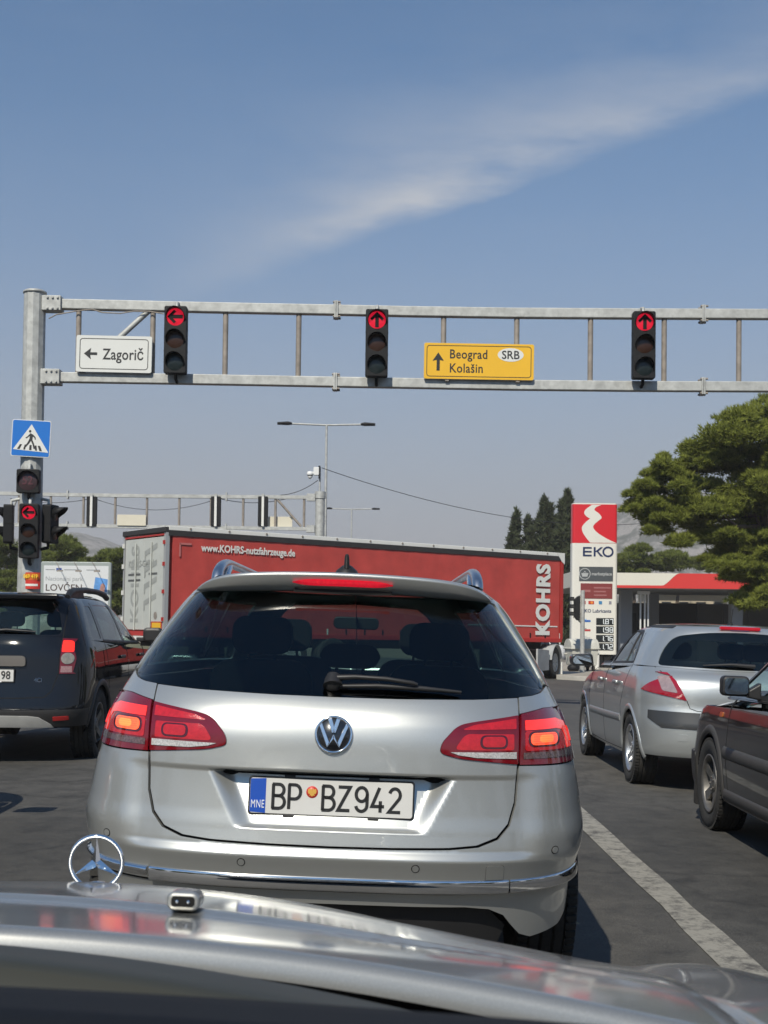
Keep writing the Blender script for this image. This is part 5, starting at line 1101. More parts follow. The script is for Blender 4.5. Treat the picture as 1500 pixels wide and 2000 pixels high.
def foliage(name, clumps, per, size, m, parent, k=5, up=0.35, seed=1, width=0.22, shell=0.55):
    """clumps: (centre, radii); tufts of short pointed blades spread through each clump's volume, lighter at the outer tips"""
    rg = np.random.default_rng(seed); Vs, Ts = [], []
    for cl_ in clumps:
        c, r = cl_[0], cl_[1]; n = int(per*(r[0]*r[2])**0.5*(cl_[2] if len(cl_) > 2 else 1.0))
        n = max(40, n); d = rg.normal(size=(n, 3)); d /= np.linalg.norm(d, axis=1, keepdims=True); d[:, 2] = np.where(d[:, 2] < -0.3, -d[:, 2]*0.6, d[:, 2])
        rr = shell+(1.08-shell)*rg.random(n)**0.6
        lump = 1+0.22*np.sin(d[:, 0]*5+rg.random()*6)*np.sin(d[:, 2]*6+rg.random()*6)
        C = np.array(c)+d*np.array(r)*rr[:, None]*lump[:, None]
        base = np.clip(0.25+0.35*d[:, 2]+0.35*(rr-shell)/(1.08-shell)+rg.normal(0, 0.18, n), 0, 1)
        for _ in range(k):
            t = d*0.8+rg.normal(0, 0.65, (n, 3)); t[:, 2] += up; t /= np.linalg.norm(t, axis=1, keepdims=True)
            s_ = np.cross(t, d+np.array([-0.1, -0.45, 0.45])+rg.normal(0, 0.45, (n, 3))); s_ /= np.linalg.norm(s_, axis=1, keepdims=True)
            L = size*rg.uniform(0.7, 1.35, (n, 1)); w2 = L*width
            V = np.stack([C-s_*w2-t*L*0.15, C+s_*w2-t*L*0.15, C+t*L], 1).reshape(-1, 3); Vs.append(V); Ts.append(np.clip(base+rg.normal(0, 0.1, n), 0, 1))
    return tri_mesh(name, np.concatenate(Vs), np.concatenate(Ts), m, parent)
def tree(name, lab, base, clumps, m, per=420, size=0.24, trunk_r=0.22, group=None, seed=1, k=5, up=0.35, limbs=True, shell=0.55, width=0.22):
    t = thing(name, lab, 'tree', base, group=group); B0 = Vector(base)
    loc3 = [(tuple(Vector(q[0])-B0),)+tuple(q[1:]) for q in clumps]; loc = [q[:2] for q in loc3]; zs = [c[2] for c, r in loc]; top = max(zs)
    cx_ = sum(c[0] for c, r in loc)/len(loc); cy2 = sum(c[1] for c, r in loc)/len(loc)
    tp = [Vector((0, 0, -0.1)), Vector((cx_*0.15, cy2*0.15, top*0.3)), Vector((cx_*0.5, cy2*0.5, top*0.62)), Vector((cx_*0.7, cy2*0.8, top*0.80))]
    mb = MB(); mb.tube(tp, [trunk_r, trunk_r*0.8, trunk_r*0.5, trunk_r*0.15], 10); tr_ = mb.build('trunk', M_BARK, t)
    if limbs:
        for c, r in loc:
            if c[2] > top*0.62 or (len(loc) > 40 and r[0] < 0.8): continue
            cv = Vector(c); f = min(0.9, max(0.2, (cv.z-r[2]*1.2)/max(top, 0.1))); i = 0 if f < 0.3 else 1 if f < 0.62 else 2
            fr = (0, 0.3, 0.62, 0.93); u = (f-fr[i])/(fr[i+1]-fr[i]) if i < 3 else 0; p = tp[i].lerp(tp[i+1], max(0, min(1, u)))
            mb = MB(); mid = p.lerp(cv, 0.55)+Vector((0, 0, -0.12*(cv-p).length)); mb.tube([p, mid, cv], [trunk_r*0.34, trunk_r*0.22, trunk_r*0.06], 6); mb.build('limb', M_BARK, t)
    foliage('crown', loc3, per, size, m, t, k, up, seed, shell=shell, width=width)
    return t
def px_clumps(lst, Y, seed, dz=2.2, flat=0.85):
    rg = random.Random(seed); out = []
    for (x, y, rx, ry) in lst:
        for k in range(6):                      # a loose bough and several smaller tiers on it
            a = rg.uniform(0, 6.28); f = rg.uniform(0.25, 0.85) if k else 0.0; q = rg.uniform(0.32, 0.60) if k else 0.88
            yy = Y+rg.uniform(-dz, dz); p = at(x+rx*f*math.cos(a), y+ry*f*math.sin(a), yy); s = yy/FPX; out.append((tuple(p), (rx*q*1.15*s, (rx+ry)/2*s*flat*q, ry*q*0.85*s), 1.0 if k else 0.6))
    return out
big = [(1500, 812, 62, 26), (1440, 822, 40, 24), (1425, 850, 55, 28), (1500, 862, 60, 34), (1372, 880, 42, 26), (1455, 895, 60, 30), (1293, 912, 17, 17), (1345, 912, 40, 24), (1405, 922, 55, 26), (1500, 930, 55, 34), (1306, 938, 34, 20), (1362, 955, 46, 24), (1440, 960, 52, 26), (1272, 962, 34, 19), (1320, 984, 46, 20), (1252, 985, 26, 13), (1395, 994, 46, 22), (1470, 1000, 50, 28), (1230, 996, 15, 9), (1282, 1008, 34, 14), (1345, 1022, 44, 18), (1420, 1036, 44, 20), (1286, 1038, 28, 15), (1500, 1050, 46, 26), (1372, 1052, 36, 16), (1330, 1058, 26, 13), (1440, 1076, 44, 20), (1500, 1100, 44, 22), (1405, 1092, 28, 12), (1462, 1118, 36, 15), (1500, 1142, 34, 16), (1428, 1130, 22, 9), (1478, 1162, 30, 12), (1445, 1172, 22, 9), (1500, 985, 48, 34), (1492, 1072, 46, 24), (1452, 1048, 44, 22), (1490, 1128, 40, 20), (1420, 1104, 34, 14), (1480, 1182, 32, 10), (1560, 900, 60, 70), (1580, 1030, 60, 60), (1560, 840, 50, 40), (1640, 960, 60, 60)]
tb = at(1545, 1300, 46)
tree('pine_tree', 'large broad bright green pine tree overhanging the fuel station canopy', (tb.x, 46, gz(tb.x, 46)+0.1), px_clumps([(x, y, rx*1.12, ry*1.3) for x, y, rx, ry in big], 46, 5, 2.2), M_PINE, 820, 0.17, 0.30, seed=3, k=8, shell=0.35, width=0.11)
# cypresses beyond the lorry front
def cypress(px, ytop, hw, Y, lab, seed, ybase=1300):
    p = at(px, ytop, Y); zb = gz(p.x, Y); H = p.z-zb; t = thing('cypress_tree', lab, 'tree', (p.x, Y, zb), group='cypresses behind the lorry'); R = hw*Y/FPX
    MB().tube([(0, 0, -0.1), (0, 0, H*0.95)], [0.16, 0.03], 8).build('trunk', M_BARK, t); cl = []; rg = random.Random(seed)
    for k in range(26):
        u = (k+0.5)/26; r = 1.5*R*(0.65+0.35*math.sin(min(1, u/0.35)*math.pi/2))*max(0.05, (1-u)**0.55)*rg.uniform(0.8, 1.2); cl.append(((rg.uniform(-0.45, 0.45)*r, rg.uniform(-0.3, 0.3)*r, 0.4+u*(H-0.45)), (r*rg.uniform(0.8, 1.1), r, max(0.25, H/26*1.3))))
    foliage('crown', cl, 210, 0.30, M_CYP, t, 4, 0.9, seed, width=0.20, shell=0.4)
for i, (px, yt, hw, Y, lab) in enumerate(((1010, 1003, 24, 90, 'dark cypress nearest the lorry, leftmost of the row'), (1033, 1014, 22, 92, 'short slim dark cypress, second of the row from the left'), (1064, 978, 34, 88, 'broad dark cypress in the middle of the row'), (1090, 1012, 28, 94, 'low dark cypress between the middle and tallest ones'), (1109, 965, 30, 86, 'tallest dark cypress, next to the pylon'))): cypress(px, yt, hw, Y, lab, 20+i)
# pines behind the canopy and behind the billboard
def small_pine(px, lst, Y, lab, seed, grp, m=None, per=330, size=0.30):
    b_ = at(px, 1290, Y); tree('pine_tree', lab, (b_.x, Y, gz(b_.x, Y)), px_clumps(lst, Y, seed, 2.5), m or M_PINE2, per, size*0.85, 0.22, grp, seed, 6, width=0.14)
g1 = 'pines behind the canopy'
small_pine(1240, [(1222, 1092, 22, 14), (1245, 1078, 24, 15), (1262, 1096, 26, 15), (1236, 1112, 30, 12), (1212, 1108, 16, 14)], 96, 'round green pine behind the canopy just right of the pylon', 31, g1)
small_pine(1315, [(1290, 1094, 24, 13), (1318, 1090, 26, 14), (1340, 1104, 26, 13), (1302, 1112, 30, 12), (1366, 1098, 26, 14), (1390, 1108, 24, 14)], 98, 'wider pine behind the red part of the canopy', 32, g1)
small_pine(1440, [(1420, 1100, 30, 18), (1460, 1090, 34, 20), (1490, 1105, 30, 18), (1450, 1118, 40, 14)], 100, 'pine behind the canopy mostly hidden by the large pine', 33, g1)
g2 = 'pines behind the billboard'
small_pine(10, [(2, 1062, 26, 16), (22, 1082, 22, 15), (-12, 1090, 26, 20), (14, 1110, 26, 18), (5, 1140, 30, 22), (30, 1135, 20, 20), (10, 1170, 34, 20), (20, 1195, 40, 20)], 78, 'tall pine at the left edge behind the gantry pole', 41, g2)
small_pine(62, [(60, 1092, 24, 16), (85, 1088, 20, 14), (62, 1122, 28, 18), (90, 1112, 24, 16), (70, 1150, 34, 22), (66, 1185, 36, 22)], 84, 'pine directly behind the gantry pole and billboard edge', 42, g2)
small_pine(128, [(128, 1056, 20, 12), (140, 1072, 20, 13), (116, 1074, 20, 13), (132, 1092, 28, 14), (105, 1092, 18, 12), (150, 1102, 22, 12), (125, 1118, 34, 14), (130, 1150, 40, 25), (130, 1185, 40, 25)], 82, 'round-topped pine rising behind the middle of the billboard', 43, g2)
small_pine(175, [(172, 1100, 18, 12), (185, 1112, 20, 14), (165, 1125, 22, 15), (180, 1150, 26, 25), (178, 1190, 26, 25)], 86, 'low pine behind the right half of the billboard', 44, g2)
small_pine(216, [(212, 1086, 22, 13), (234, 1092, 22, 15), (200, 1098, 18, 13), (220, 1112, 28, 15), (238, 1126, 22, 16), (215, 1140, 28, 16), (232, 1160, 26, 20), (222, 1190, 32, 22), (260, 1120, 24, 30), (262, 1180, 24, 30)], 80, 'pine between the billboard and the lorry rear', 45, g2)
# ================================================================== silver estate car straight ahead
def p_disp(x, y, z):
    ax = np.abs(x)
    # lower tail panel set back below a crease, number-plate recess, bumper corners standing proud of the tailgate
    rear = y < 0.45
    d = 0.007*sstep(0.828, 0.812, z)*sstep(0.70, 0.60, ax)*sstep(0.58, 0.64, z)
    hw = 0.300+(z-0.645)/(0.815-0.645)*0.085
    side = sstep(hw+0.014, hw-0.06, ax); dep = 0.020+0.040*np.clip((z-0.645)/0.17, 0, 1)
    d = d+dep*side*sstep(0.822, 0.812, z)*sstep(0.640, 0.652, z)
    cx = np.sqrt(np.maximum(0, 1))
    inset = sstep(0.70, 0.60, ax)*sstep(0.562, 0.582, z)*sstep(0.92, 0.78, z)
    d = d+0.018*inset
    bl = sstep(0.78, 0.92, z)*0.018     # keep the upper tail flush with the set-in panel
    d = d+bl
    return np.where(rear, d, d*0)
PZ = [0.17, 0.24, 0.30, 0.36, 0.42, 0.46, 0.52, 0.58, 0.62, 0.70, 0.80, 0.86, 0.92, 0.97, 1.01, 1.045, 1.08, 1.12, 1.20, 1.30, 1.38, 1.425, 1.452, 1.468, 1.476]
PW = [0.835, 0.842, 0.846, 0.850, 0.853, 0.861, 0.873, 0.884, 0.887, 0.877, 0.86, 0.848, 0.835, 0.821, 0.8052, 0.7904, 0.7746, 0.758, 0.718, 0.662, 0.612, 0.572, 0.525, 0.47, 0.4]
PR = [0.125, 0.108, 0.094, 0.080, 0.064, 0.046, 0.021, 0.001, 0.001, 0.012, 0.022, 0.026, 0.031, 0.042, 0.060, 0.085, 0.118, 0.152, 0.215, 0.296, 0.362, 0.405, 0.450, 0.51, 0.60]
PF = [4.50, 4.62, 4.70, 4.74, 4.76, 4.76, 4.75, 4.73, 4.70, 4.62, 4.45, 4.25, 4.00, 3.72, 3.52, 3.42, 3.34, 3.24, 3.06, 2.84, 2.64, 2.50, 2.38, 2.26, 2.12]
psh = Shell(PZ, PW, PR, PF, dr=0.78, nr=3.1, df=0.85, nf=2.6, disp=p_disp)
def pw_glass(z): return None

def estate_car():
    car = thing('estate_car', 'silver estate car straight ahead with lit brake lights and registration plate BP BZ942', 'car', (-0.180, 4.03, gz(-0.180, 4.03)), ROAD_ROT)
    sh = psh; MT = M_SILVER
    # outlines in rear view
    tg_low = [(-0.596, 0.853), (-0.592, 0.74), (-0.572, 0.672), (-0.535, 0.630), (-0.47, 0.606), (-0.38, 0.598), (-0.2, 0.594), (0, 0.592)]
    tg_low = tg_low+[(-x, z) for x, z in tg_low[::-1][1:]]
    gl_bot = [(-0.712, 1.102), (-0.698, 1.090), (-0.66, 1.082), (-0.60, 1.077), (-0.45, 1.069), (-0.2, 1.064), (0, 1.063)]
    gl_bot = gl_bot+[(-x, z) for x, z in gl_bot[::-1][1:]]
    gl_top = [(0.546, 1.392), (0.51, 1.400), (0.40, 1.408), (0.2, 1.414), (0, 1.416)]
    gl_top = gl_top+[(-x, z) for x, z in gl_top[::-1][1:]]
    rear_glass = gl_bot+[(0.718, 1.115), (0.680, 1.19)]+gl_top+[(-0.680, 1.19), (-0.718, 1.115)]
    g = 0.0035
    # tailgate (from the window's lower edge to the bumper)
    tail_up = [(-0.5985, 0.853), (-0.604, 0.95), (-0.606, 1.0722)]
    tailgate = R_([(x*0.994, z+g) for x, z in tg_low][1:-1]) + R_([(0.5955, 0.853), (0.601, 0.95), (0.603, 1.0725)]) + R_([(x, z-g) for x, z in gl_bot[::-1] if abs(x) < 0.599]) + R_([(-0.603, 1.0725), (-0.601, 0.95), (-0.5955, 0.853)])
    lamp_in = rpoly([(0.598, 0.862, 0.004), (0.600, 1.018, 0.004), (0.445, 0.996, 0.06), (0.395, 0.985, 0.05), (0.345, 0.930, 0.03), (0.338, 0.897, 0.02), (0.40, 0.880, 0.06)], 6)
    tg = panel('tailgate', car, sh, tailgate, MT, h=0.0105, hz=0.0075, holes=[R_(lamp_in), R_([(-x, z) for x, z in lamp_in])])
    # bumper: wraps from wheel arch to wheel arch
    zl = 0.858
    low = []
    for sg in (1, -1):
        seg = [('r', sg*0.0, 0.405), ('r', sg*0.2, 0.405), ('r', sg*0.44, 0.404), ('r', sg*0.52, 0.395), ('r', sg*0.570, 0.372), ('r', sg*0.60, 0.335), ('r', sg*0.63, 0.302), ('r', sg*0.67, 0.286)]
        seg += [('s', 0.40, 0.300, sg), ('s', 0.56, 0.355, sg)]
        aa = arch(0.985, 0.335, 0.365, 0.262, sg, 14); seg += [p for p in aa if p[1] < 0.93 and p[2] > 0.37]
        low.append(seg)
    rgt, lft = low
    topr = rgt[-1]
    def bump_top(sg): return [('s', 0.80, zl-0.004, sg), ('s', 0.50, zl, sg)]
    bump = lft[::-1][:-1]+rgt
    bump += [('s', 0.80, 0.74, 1), ('s', 0.66, 0.80, 1), ('s', 0.55, zl, 1), ('r', 0.80, zl-0.004), ('r', 0.6045, zl)]
    bump += R_([(x*1.008, z-g) for x, z in tg_low[::-1]][1:-1])
    bump += [('r', -0.6045, zl), ('r', -0.80, zl-0.004), ('s', 0.55, zl, -1), ('s', 0.66, 0.80, -1), ('s', 0.80, 0.74, -1)]
    bp = panel('bumper', car, sh, bump, MT, h=0.022, hz=0.013)
    # quarter panels and flanks
    for sg in (1, -1):
        lo_ = [p for p in arch(0.985, 0.335, 0.365, 0.262, sg, 20) if p[1] >= 0.93]
        fl = [('s', 0.803, 0.7435, sg)]+[('s', 0.93, 0.70, sg)]+lo_
        fl += [('s', 1.6, 0.20, sg), ('s', 3.2, 0.20, sg)]+arch(3.70, 0.335, 0.365, 0.24, sg, 16)+[('s', 4.3, 0.24, sg), ('u', sg*(sh.U-0.02), 0.24), ('u', sg*(sh.U-0.02), 0.95), ('s', 3.35, 1.05, sg), ('s', 2.0, 1.055, sg), ('s', 0.75, 1.078, sg)]
        lampo_top = [('r', sg*0.76, 1.052), ('r', sg*0.607, 1.030)]
        fl += [('r', sg*0.730, 1.1075), ('r', sg*0.715, 1.0985), ('r', sg*0.700, 1.0865), ('r', sg*0.66, 1.0785), ('r', sg*0.609, 1.0745), ('r', sg*0.607, 1.0235)]
        fl += [('r', sg*0.70, 1.040), ('r', sg*0.760, 1.040), ('r', sg*0.795, 1.018), ('s', 0.46, 0.98, sg), ('s', 0.52, 0.90, sg), ('s', 0.553, zl+g, sg), ('s', 0.663, 0.8035, sg)]
        panel('flank', car, sh, fl, MT, h=0.04)
    # greenhouse frame with window openings
    zt = 1.452
    def side_win(sg): return [('s', 0.80, 1.12, sg), ('s', 2.95, 1.10, sg), ('s', 2.35, 1.392, sg), ('s', 1.0, 1.396, sg)]
    gh = [('u', -sh.U+0.001, 1.02), ('s', 3.35, 1.0535, -1), ('s', 2.0, 1.0585, -1), ('s', 0.75, 1.0815, -1), ('r', -0.732, 1.111)]
    gh += R_([(-0.721, 1.1165), (-0.682, 1.19)])+[('r', x*1.004, z+0.003) for x, z in gl_top[::-1]]+R_([(0.682, 1.19), (0.721, 1.1165)])
    gh += [('r', 0.732, 1.111), ('s', 0.75, 1.0815, 1), ('s', 2.0, 1.0585, 1), ('s', 3.35, 1.0535, 1), ('u', sh.U-0.001, 1.02)]
    ghp = sh.path(gh, 0.04, closed=False)
    top = [(u, zt) for u in np.linspace(sh.U-0.001, -sh.U+0.001, 150)]
    # the roof edge above the rear window
    ws = [('u', sh.U-0.004, 1.06), ('s', 3.22, 1.075, 1), ('s', 2.50, 1.405, 1), ('u', sh.U-0.004, 1.42)]
    panel('cabin_frame', car, sh, ghp+top, MT, h=0.045, raw=True, holes=[sh.path(side_win(1), 0.045), sh.path(side_win(-1), 0.045), sh.path(ws, 0.045), sh.path([(p[0], -p[1], *p[2:]) if p[0] == 'u' else (*p[:3], -1) for p in ws], 0.045)])
    roof_cap('roof', car, sh, zt, MT, 0.030)
    panel('rear_window', car, sh, R_(rear_glass), M_GLASS_TINT, off=-0.004, thick=0.0, h=0.03)
    for sg in (1, -1):
        panel('side_window', car, sh, side_win(sg), M_GLASS_TINT, off=-0.004, thick=0, h=0.08)
        panel('windscreen', car, sh, ws if sg > 0 else [(p[0], -p[1], *p[2:]) if p[0] == 'u' else (*p[:3], -1) for p in ws], M_GLASS, off=-0.004, thick=0, h=0.08)
    # black print round the window's rim
    inner = [(x*0.955, 1.09+(z-1.09)*0.93+0.006) for x, z in rear_glass]
    # roof spoiler with high brake light
    mb = MB(); xs = np.linspace(-0.556, 0.556, 57); sec = []
    for x in xs:
        a = abs(x)/0.562; zr = 1.478-0.024*a**2-0.052*a**8; by = 0.05*a**2+0.12*a**7; kf = 1-0.92*a**7
        sec.append([(x*0.99, 0.70, zr+0.003), (x*0.975, 0.49+by, zr+0.002), (x*0.935, 0.345+by, zr-0.004*kf), (x*0.93, 0.332+by, zr-0.011*kf), (x*0.93, 0.334+by, zr-0.018*kf), (x*0.935, 0.350+by*0.9, zr-0.046*kf), (x*0.94, 0.370+by*0.85, zr-0.066*kf), (x*0.95, 0.41+by*0.7, zr-0.070*kf)])
    vs_ = [p for s in sec for p in s]; m = 8
    fs = [(i*m+k, i*m+k+1, (i+1)*m+k+1, (i+1)*m+k) for i in range(len(xs)-1) for k in range(m-1)]
    mb.add(vs_, fs, True); sp = mb.build('spoiler', MT, car)
    mb = MB(); pts = []
    for k in range(41):
        x = -0.172+0.344*k/40; e = 1-abs(x/0.172)**6; by = 0.05*(abs(x)/0.562)**2
        zc = 1.4375-0.026*(x/0.562)**2; hh = 0.0115*max(0.18, e)
        pts.append([(x, 0.334+by-0.004, zc+hh), (x, 0.340+by-0.007, zc), (x, 0.348+by-0.005, zc-hh)])
    vs_ = [p for s in pts for p in s]; fs = [(i*3+k, i*3+k+1, (i+1)*3+k+1, (i+1)*3+k) for i in range(40) for k in range(2)]
    mb.add(vs_, fs, True); mb.build('high_brake_light', mat('high_brake_lens', (0.55, 0.01, 0.02), 0.12, coat=1, emit=(1.0, 0.02, 0.05), estr=0.42, var=0.3, vscale=90), sp)
    mb = MB(); mb.prism(rrect(0.34, 0.016, 0.007, 4), 0.02, Matrix.Translation((0, 0.362, 1.410))); mb.build('washer_recess', M_DARKGAP, sp)
    # tail lamps: outer on the quarter, inner on the tailgate
    m_lens = mat('red_lamp_lens', (0.16, 0.004, 0.010), 0.10, coat=1, var=0.15, vscale=25)
    m_lens2 = mat('red_lamp_reflector', (0.42, 0.010, 0.015), 0.16, coat=1, emit=(0.9, 0.02, 0.02), estr=0.10, var=0.25, vscale=60, bump=0.2, bscale=300)
    m_dark = mat('dark_red_lamp_rim', (0.07, 0.003, 0.008), 0.12, coat=1)
    m_glow = mat('lit_lamp_guide', (0.8, 0.02, 0.02), 0.2, coat=1, emit=(1.0, 0.045, 0.025), estr=0.62, var=0.2, vscale=140)
    m_bulb = mat('lit_brake_bulb', (1, 0.2, 0.05), 0.2, coat=1, emit=(1.0, 0.022, 0.012), estr=0.9, var=0.2, vscale=120)
    m_clear = mat('clear_lamp_strip', (0.62, 0.60, 0.58), 0.2, 0.3, coat=1, var=0.45, vscale=160)
    m_clear_d = mat('smoked_lamp_strip', (0.16, 0.10, 0.10), 0.2, 0.3, coat=1, var=0.6, vscale=110)
    for sg in (1, -1):
        def q(pts): return [('r', sg*x, z) for x, z in pts]
        lo_ = [('r', sg*0.6035, zl+0.004), ('r', sg*0.80, zl+0.001), ('s', 0.548, zl+0.004, sg), ('s', 0.516, 0.90, sg), ('s', 0.456, 0.98, sg), ('r', sg*0.792, 1.0155), ('r', sg*0.758, 1.037), ('r', sg*0.70, 1.037), ('r', sg*0.6105, 1.0205)]
        la = panel('tail_lamp', car, sh, lo_, m_lens, off=0.004, thick=0.02, h=0.02)
        lsh = [(0.622, 1.000), (0.74, 1.004), (0.784, 0.988), (0.804, 0.955), (0.812, 0.905), (0.786, 0.905), (0.780, 0.945), (0.768, 0.966), (0.74, 0.972), (0.622, 0.970)]
        panel('lit_guide', la, sh, q(lsh), m_glow, off=0.0058, thick=0.001, h=0.012)
        panel('reflector_field', la, sh, q(rpoly([(0.622, 0.968, 0.01), (0.772, 0.964, 0.02), (0.780, 0.905, 0.01), (0.622, 0.905, 0.01)])), m_lens2, off=0.0052, thick=0.001, h=0.015)
        panel('bulb_rim', la, sh, q(rpoly([(0.632, 0.966, 0.03), (0.752, 0.966, 0.03), (0.752, 0.916, 0.03), (0.632, 0.916, 0.03)])), m_dark, off=0.0062, thick=0.001, h=0.012)
        panel('brake_bulb', la, sh, q(rpoly([(0.640, 0.960, 0.026), (0.742, 0.960, 0.026), (0.742, 0.922, 0.026), (0.640, 0.922, 0.026)])), m_bulb, off=0.0075, thick=0.001, h=0.01)
        panel('bulb_core', la, sh, q(rpoly([(0.672, 0.953, 0.02), (0.725, 0.953, 0.02), (0.725, 0.930, 0.02), (0.672, 0.930, 0.02)])), mat('lit_bulb_core', (1, 0.4, 0.1), 0.2, emit=(1.0, 0.065, 0.012), estr=1.0), off=0.0079, thick=0.001, h=0.01)
        for k in range(5):
            zz = 0.927+0.007*k
            strip('bulb_rib', la, sh, q([(0.650, zz), (0.734, zz)]), 0.0016, m_glow, off=0.0082, thick=0.001, h=0.02)
        panel('smoked_strip', la, sh, q([(0.615, 0.900), (0.814, 0.899), (0.816, 0.880), (0.615, 0.880)]), m_clear_d, off=0.0060, thick=0.001, h=0.012)
        li = panel('tailgate_lamp', tg, sh, q([(0.467+(x-0.467)*0.992, 0.94+(z-0.94)*0.985) for x, z in lamp_in]), m_lens, off=0.005, thick=0.02, h=0.016)
        panel('reflector_field', li, sh, q(rpoly([(0.582, 0.958, 0.006), (0.420, 0.958, 0.02), (0.385, 0.908, 0.02), (0.582, 0.908, 0.006)])), m_lens2, off=0.0062, thick=0.001, h=0.015)
        panel('upper_band', li, sh, q(rpoly([(0.590, 1.006, 0.004), (0.450, 0.986, 0.01), (0.405, 0.970, 0.02), (0.590, 0.974, 0.004)])), m_lens2, off=0.0062, thick=0.001, h=0.015)
        panel('bulb_rim', li, sh, q(rpoly([(0.560, 0.955, 0.035), (0.468, 0.955, 0.035), (0.468, 0.912, 0.03), (0.560, 0.912, 0.03)])), m_dark, off=0.0072, thick=0.001, h=0.012)
        panel('unlit_bulb', li, sh, q(rpoly([(0.552, 0.950, 0.03), (0.476, 0.950, 0.03), (0.476, 0.918, 0.026), (0.552, 0.918, 0.026)])), m_lens2, off=0.0085, thick=0.001, h=0.012)
        panel('reversing_strip', li, sh, q([(0.590, 0.902), (0.372, 0.901), (0.40, 0.892), (0.46, 0.884), (0.590, 0.881)]), m_clear, off=0.0078, thick=0.001, h=0.012)
    # chrome strip on the bumper, three lengths
    CHR = [(-1, -0.006), (-1, 0.012), (-0.72, 0.0175), (-0.55, 0.0172), (0.2, 0.0115), (0.85, 0.0065), (1, 0.003), (1, -0.006)]
    strip('chrome_shadow_gap', bp, sh, [('s', 0.45, 0.458, -1), ('r', -0.80, 0.456), ('r', -0.4, 0.4535), ('r', 0, 0.4535), ('r', 0.4, 0.4535), ('r', 0.80, 0.456), ('s', 0.45, 0.458, 1)], 0.012, M_DARKGAP, off=0.002, h=0.03)
    for a, b in (((-0.58), (0.58)),):
        strip('chrome_strip', bp, sh, R_([(x, 0.4755) for x in np.linspace(-0.575, 0.575, 24)]), 0.040, M_CHROME, off=0.009, h=0.03, profile=CHR)
    for sg in (1, -1):
        strip('chrome_strip', bp, sh, [('r', sg*0.580, 0.4755), ('r', sg*0.72, 0.4765), ('r', sg*0.80, 0.478), ('s', 0.38, 0.480, sg), ('s', 0.50, 0.481, sg)], 0.040, M_CHROME, off=0.009, h=0.02, profile=CHR)
    # parking sensors, towing cover
    for x, z in ((-0.735, 0.585), (-0.275, 0.535), (0.275, 0.535), (0.735, 0.585)):
        ring = [(x+0.0135*math.cos(a), z+0.0135*math.sin(a)) for a in np.linspace(0, 2*math.pi, 17)[:-1]]
        o = panel('sensor_gap', bp, sh, R_(ring), M_DARKGAP, off=0.0008, thick=0.002, h=0.01)
        panel('parking_sensor', o, sh, R_([(x+0.0108*math.cos(a), z+0.0108*math.sin(a)) for a in np.linspace(0, 2*math.pi, 17)[:-1]]), MT, off=0.0018, thick=0.002, h=0.01)
    tw = rpoly([(0.50, 0.497, 0), (0.50, 0.548, 0.012), (0.561, 0.548, 0.012), (0.561, 0.497, 0)])
    o = panel('towing_cover_gap', bp, sh, R_(tw), mat('towing_gap_grey', (0.10, 0.10, 0.10), 0.8), off=0.0006, thick=0.002, h=0.01)
    panel('towing_cover', o, sh, R_([(0.5305+(x-0.5305)*0.955, 0.52+(z-0.52)*0.95) for x, z in tw]), MT, off=0.0016, thick=0.002, h=0.01)
    # badge
    yb = float(sh.P(sh.u_rear(0.0, 0.945), 0.945)[1])
    bd = empty('badge', (0, yb-0.001, 0.943), (rad(-11), 0, 0), parent=car)
    mb = MB(); mb.lathe([(0.0, 0.002), (0.0, -0.003), (0.054, -0.004), (0.0565, 0.0)][1:], 48, 'y'); mb.build('badge_ground', mat('badge_black', (0.01, 0.011, 0.014), 0.25, coat=1), bd)
    mb = MB(); mb.lathe([(0.0515, -0.004), (0.0535, -0.0085), (0.058, -0.0095), (0.061, -0.006), (0.0615, 0.004)], 56, 'y'); mb.build('badge_ring', M_CHROME, bd)
    def clipdisc(poly): return poly
    mb = MB()
    for s in (-1, 1):
        mb.prism([(s*0.0205, 0.0485), (s*0.0075, 0.0520), (s*-0.0055, 0.0075), (s*0.0062, 0.0040)], 0.006, y0=-0.0095)
        mb.prism([(s*0.0465, 0.0255), (s*0.0385, 0.0365), (s*0.0130, -0.0250), (s*0.0195, -0.0420)], 0.006, y0=-0.0093)
        mb.prism([(s*0.0195, -0.0420), (s*0.0130, -0.0270), (s*0.0005, 0.0015), (s*0.0005, -0.0145)], 0.006, y0=-0.0091)
    mb.build('badge_letters', mat('badge_chrome', (0.86, 0.87, 0.89), 0.16, 1.0), bd, bevel=0.0018)
    # number plate
    yp = float(sh.P(0.0, 0.735)[1])-0.014
    npl = empty('number_plate', (0.0, yp, 0.741), (rad(-5), 0, 0), parent=car)
    mb = MB(); mb.prism(rrect(0.530, 0.122, 0.010), 0.014); mb.build('plate_frame', mat('plate_frame_black', (0.012, 0.012, 0.013), 0.35), npl, bevel=0.002)
    mb = MB(); mb.prism(rrect(0.519, 0.111, 0.008), 0.003, y0=-0.002); mb.build('plate', mat('plate_white', (0.62, 0.615, 0.59), 0.35, var=0.05, vscale=4), npl)
    mb = MB(); mb.prism([(-0.2590, -0.052), (-0.2590, 0.052), (-0.2095, 0.0548), (-0.2095, -0.0548)], 0.0025, y0=-0.0030); mb.build('country_band', mat('plate_blue', (0.012, 0.075, 0.42), 0.35), npl)
    m_wt = mat('plate_white_print', (0.75, 0.77, 0.8), 0.4)
    text('country_code', 'MNE', 0.036, m_wt, npl, (-0.2345, -0.0035, -0.028), bold=0.0, xs=0.56, spacing=1.12)
    mb = MB(); mb.lathe([(0.0, -0.0032), (0.0185, -0.0032), (0.0190, -0.002)], 32, 'y', Matrix.Translation((-0.062, 0, 0.016))); mb.build('emblem_ground', mat('emblem_red', (0.55, 0.035, 0.03), 0.4), npl)
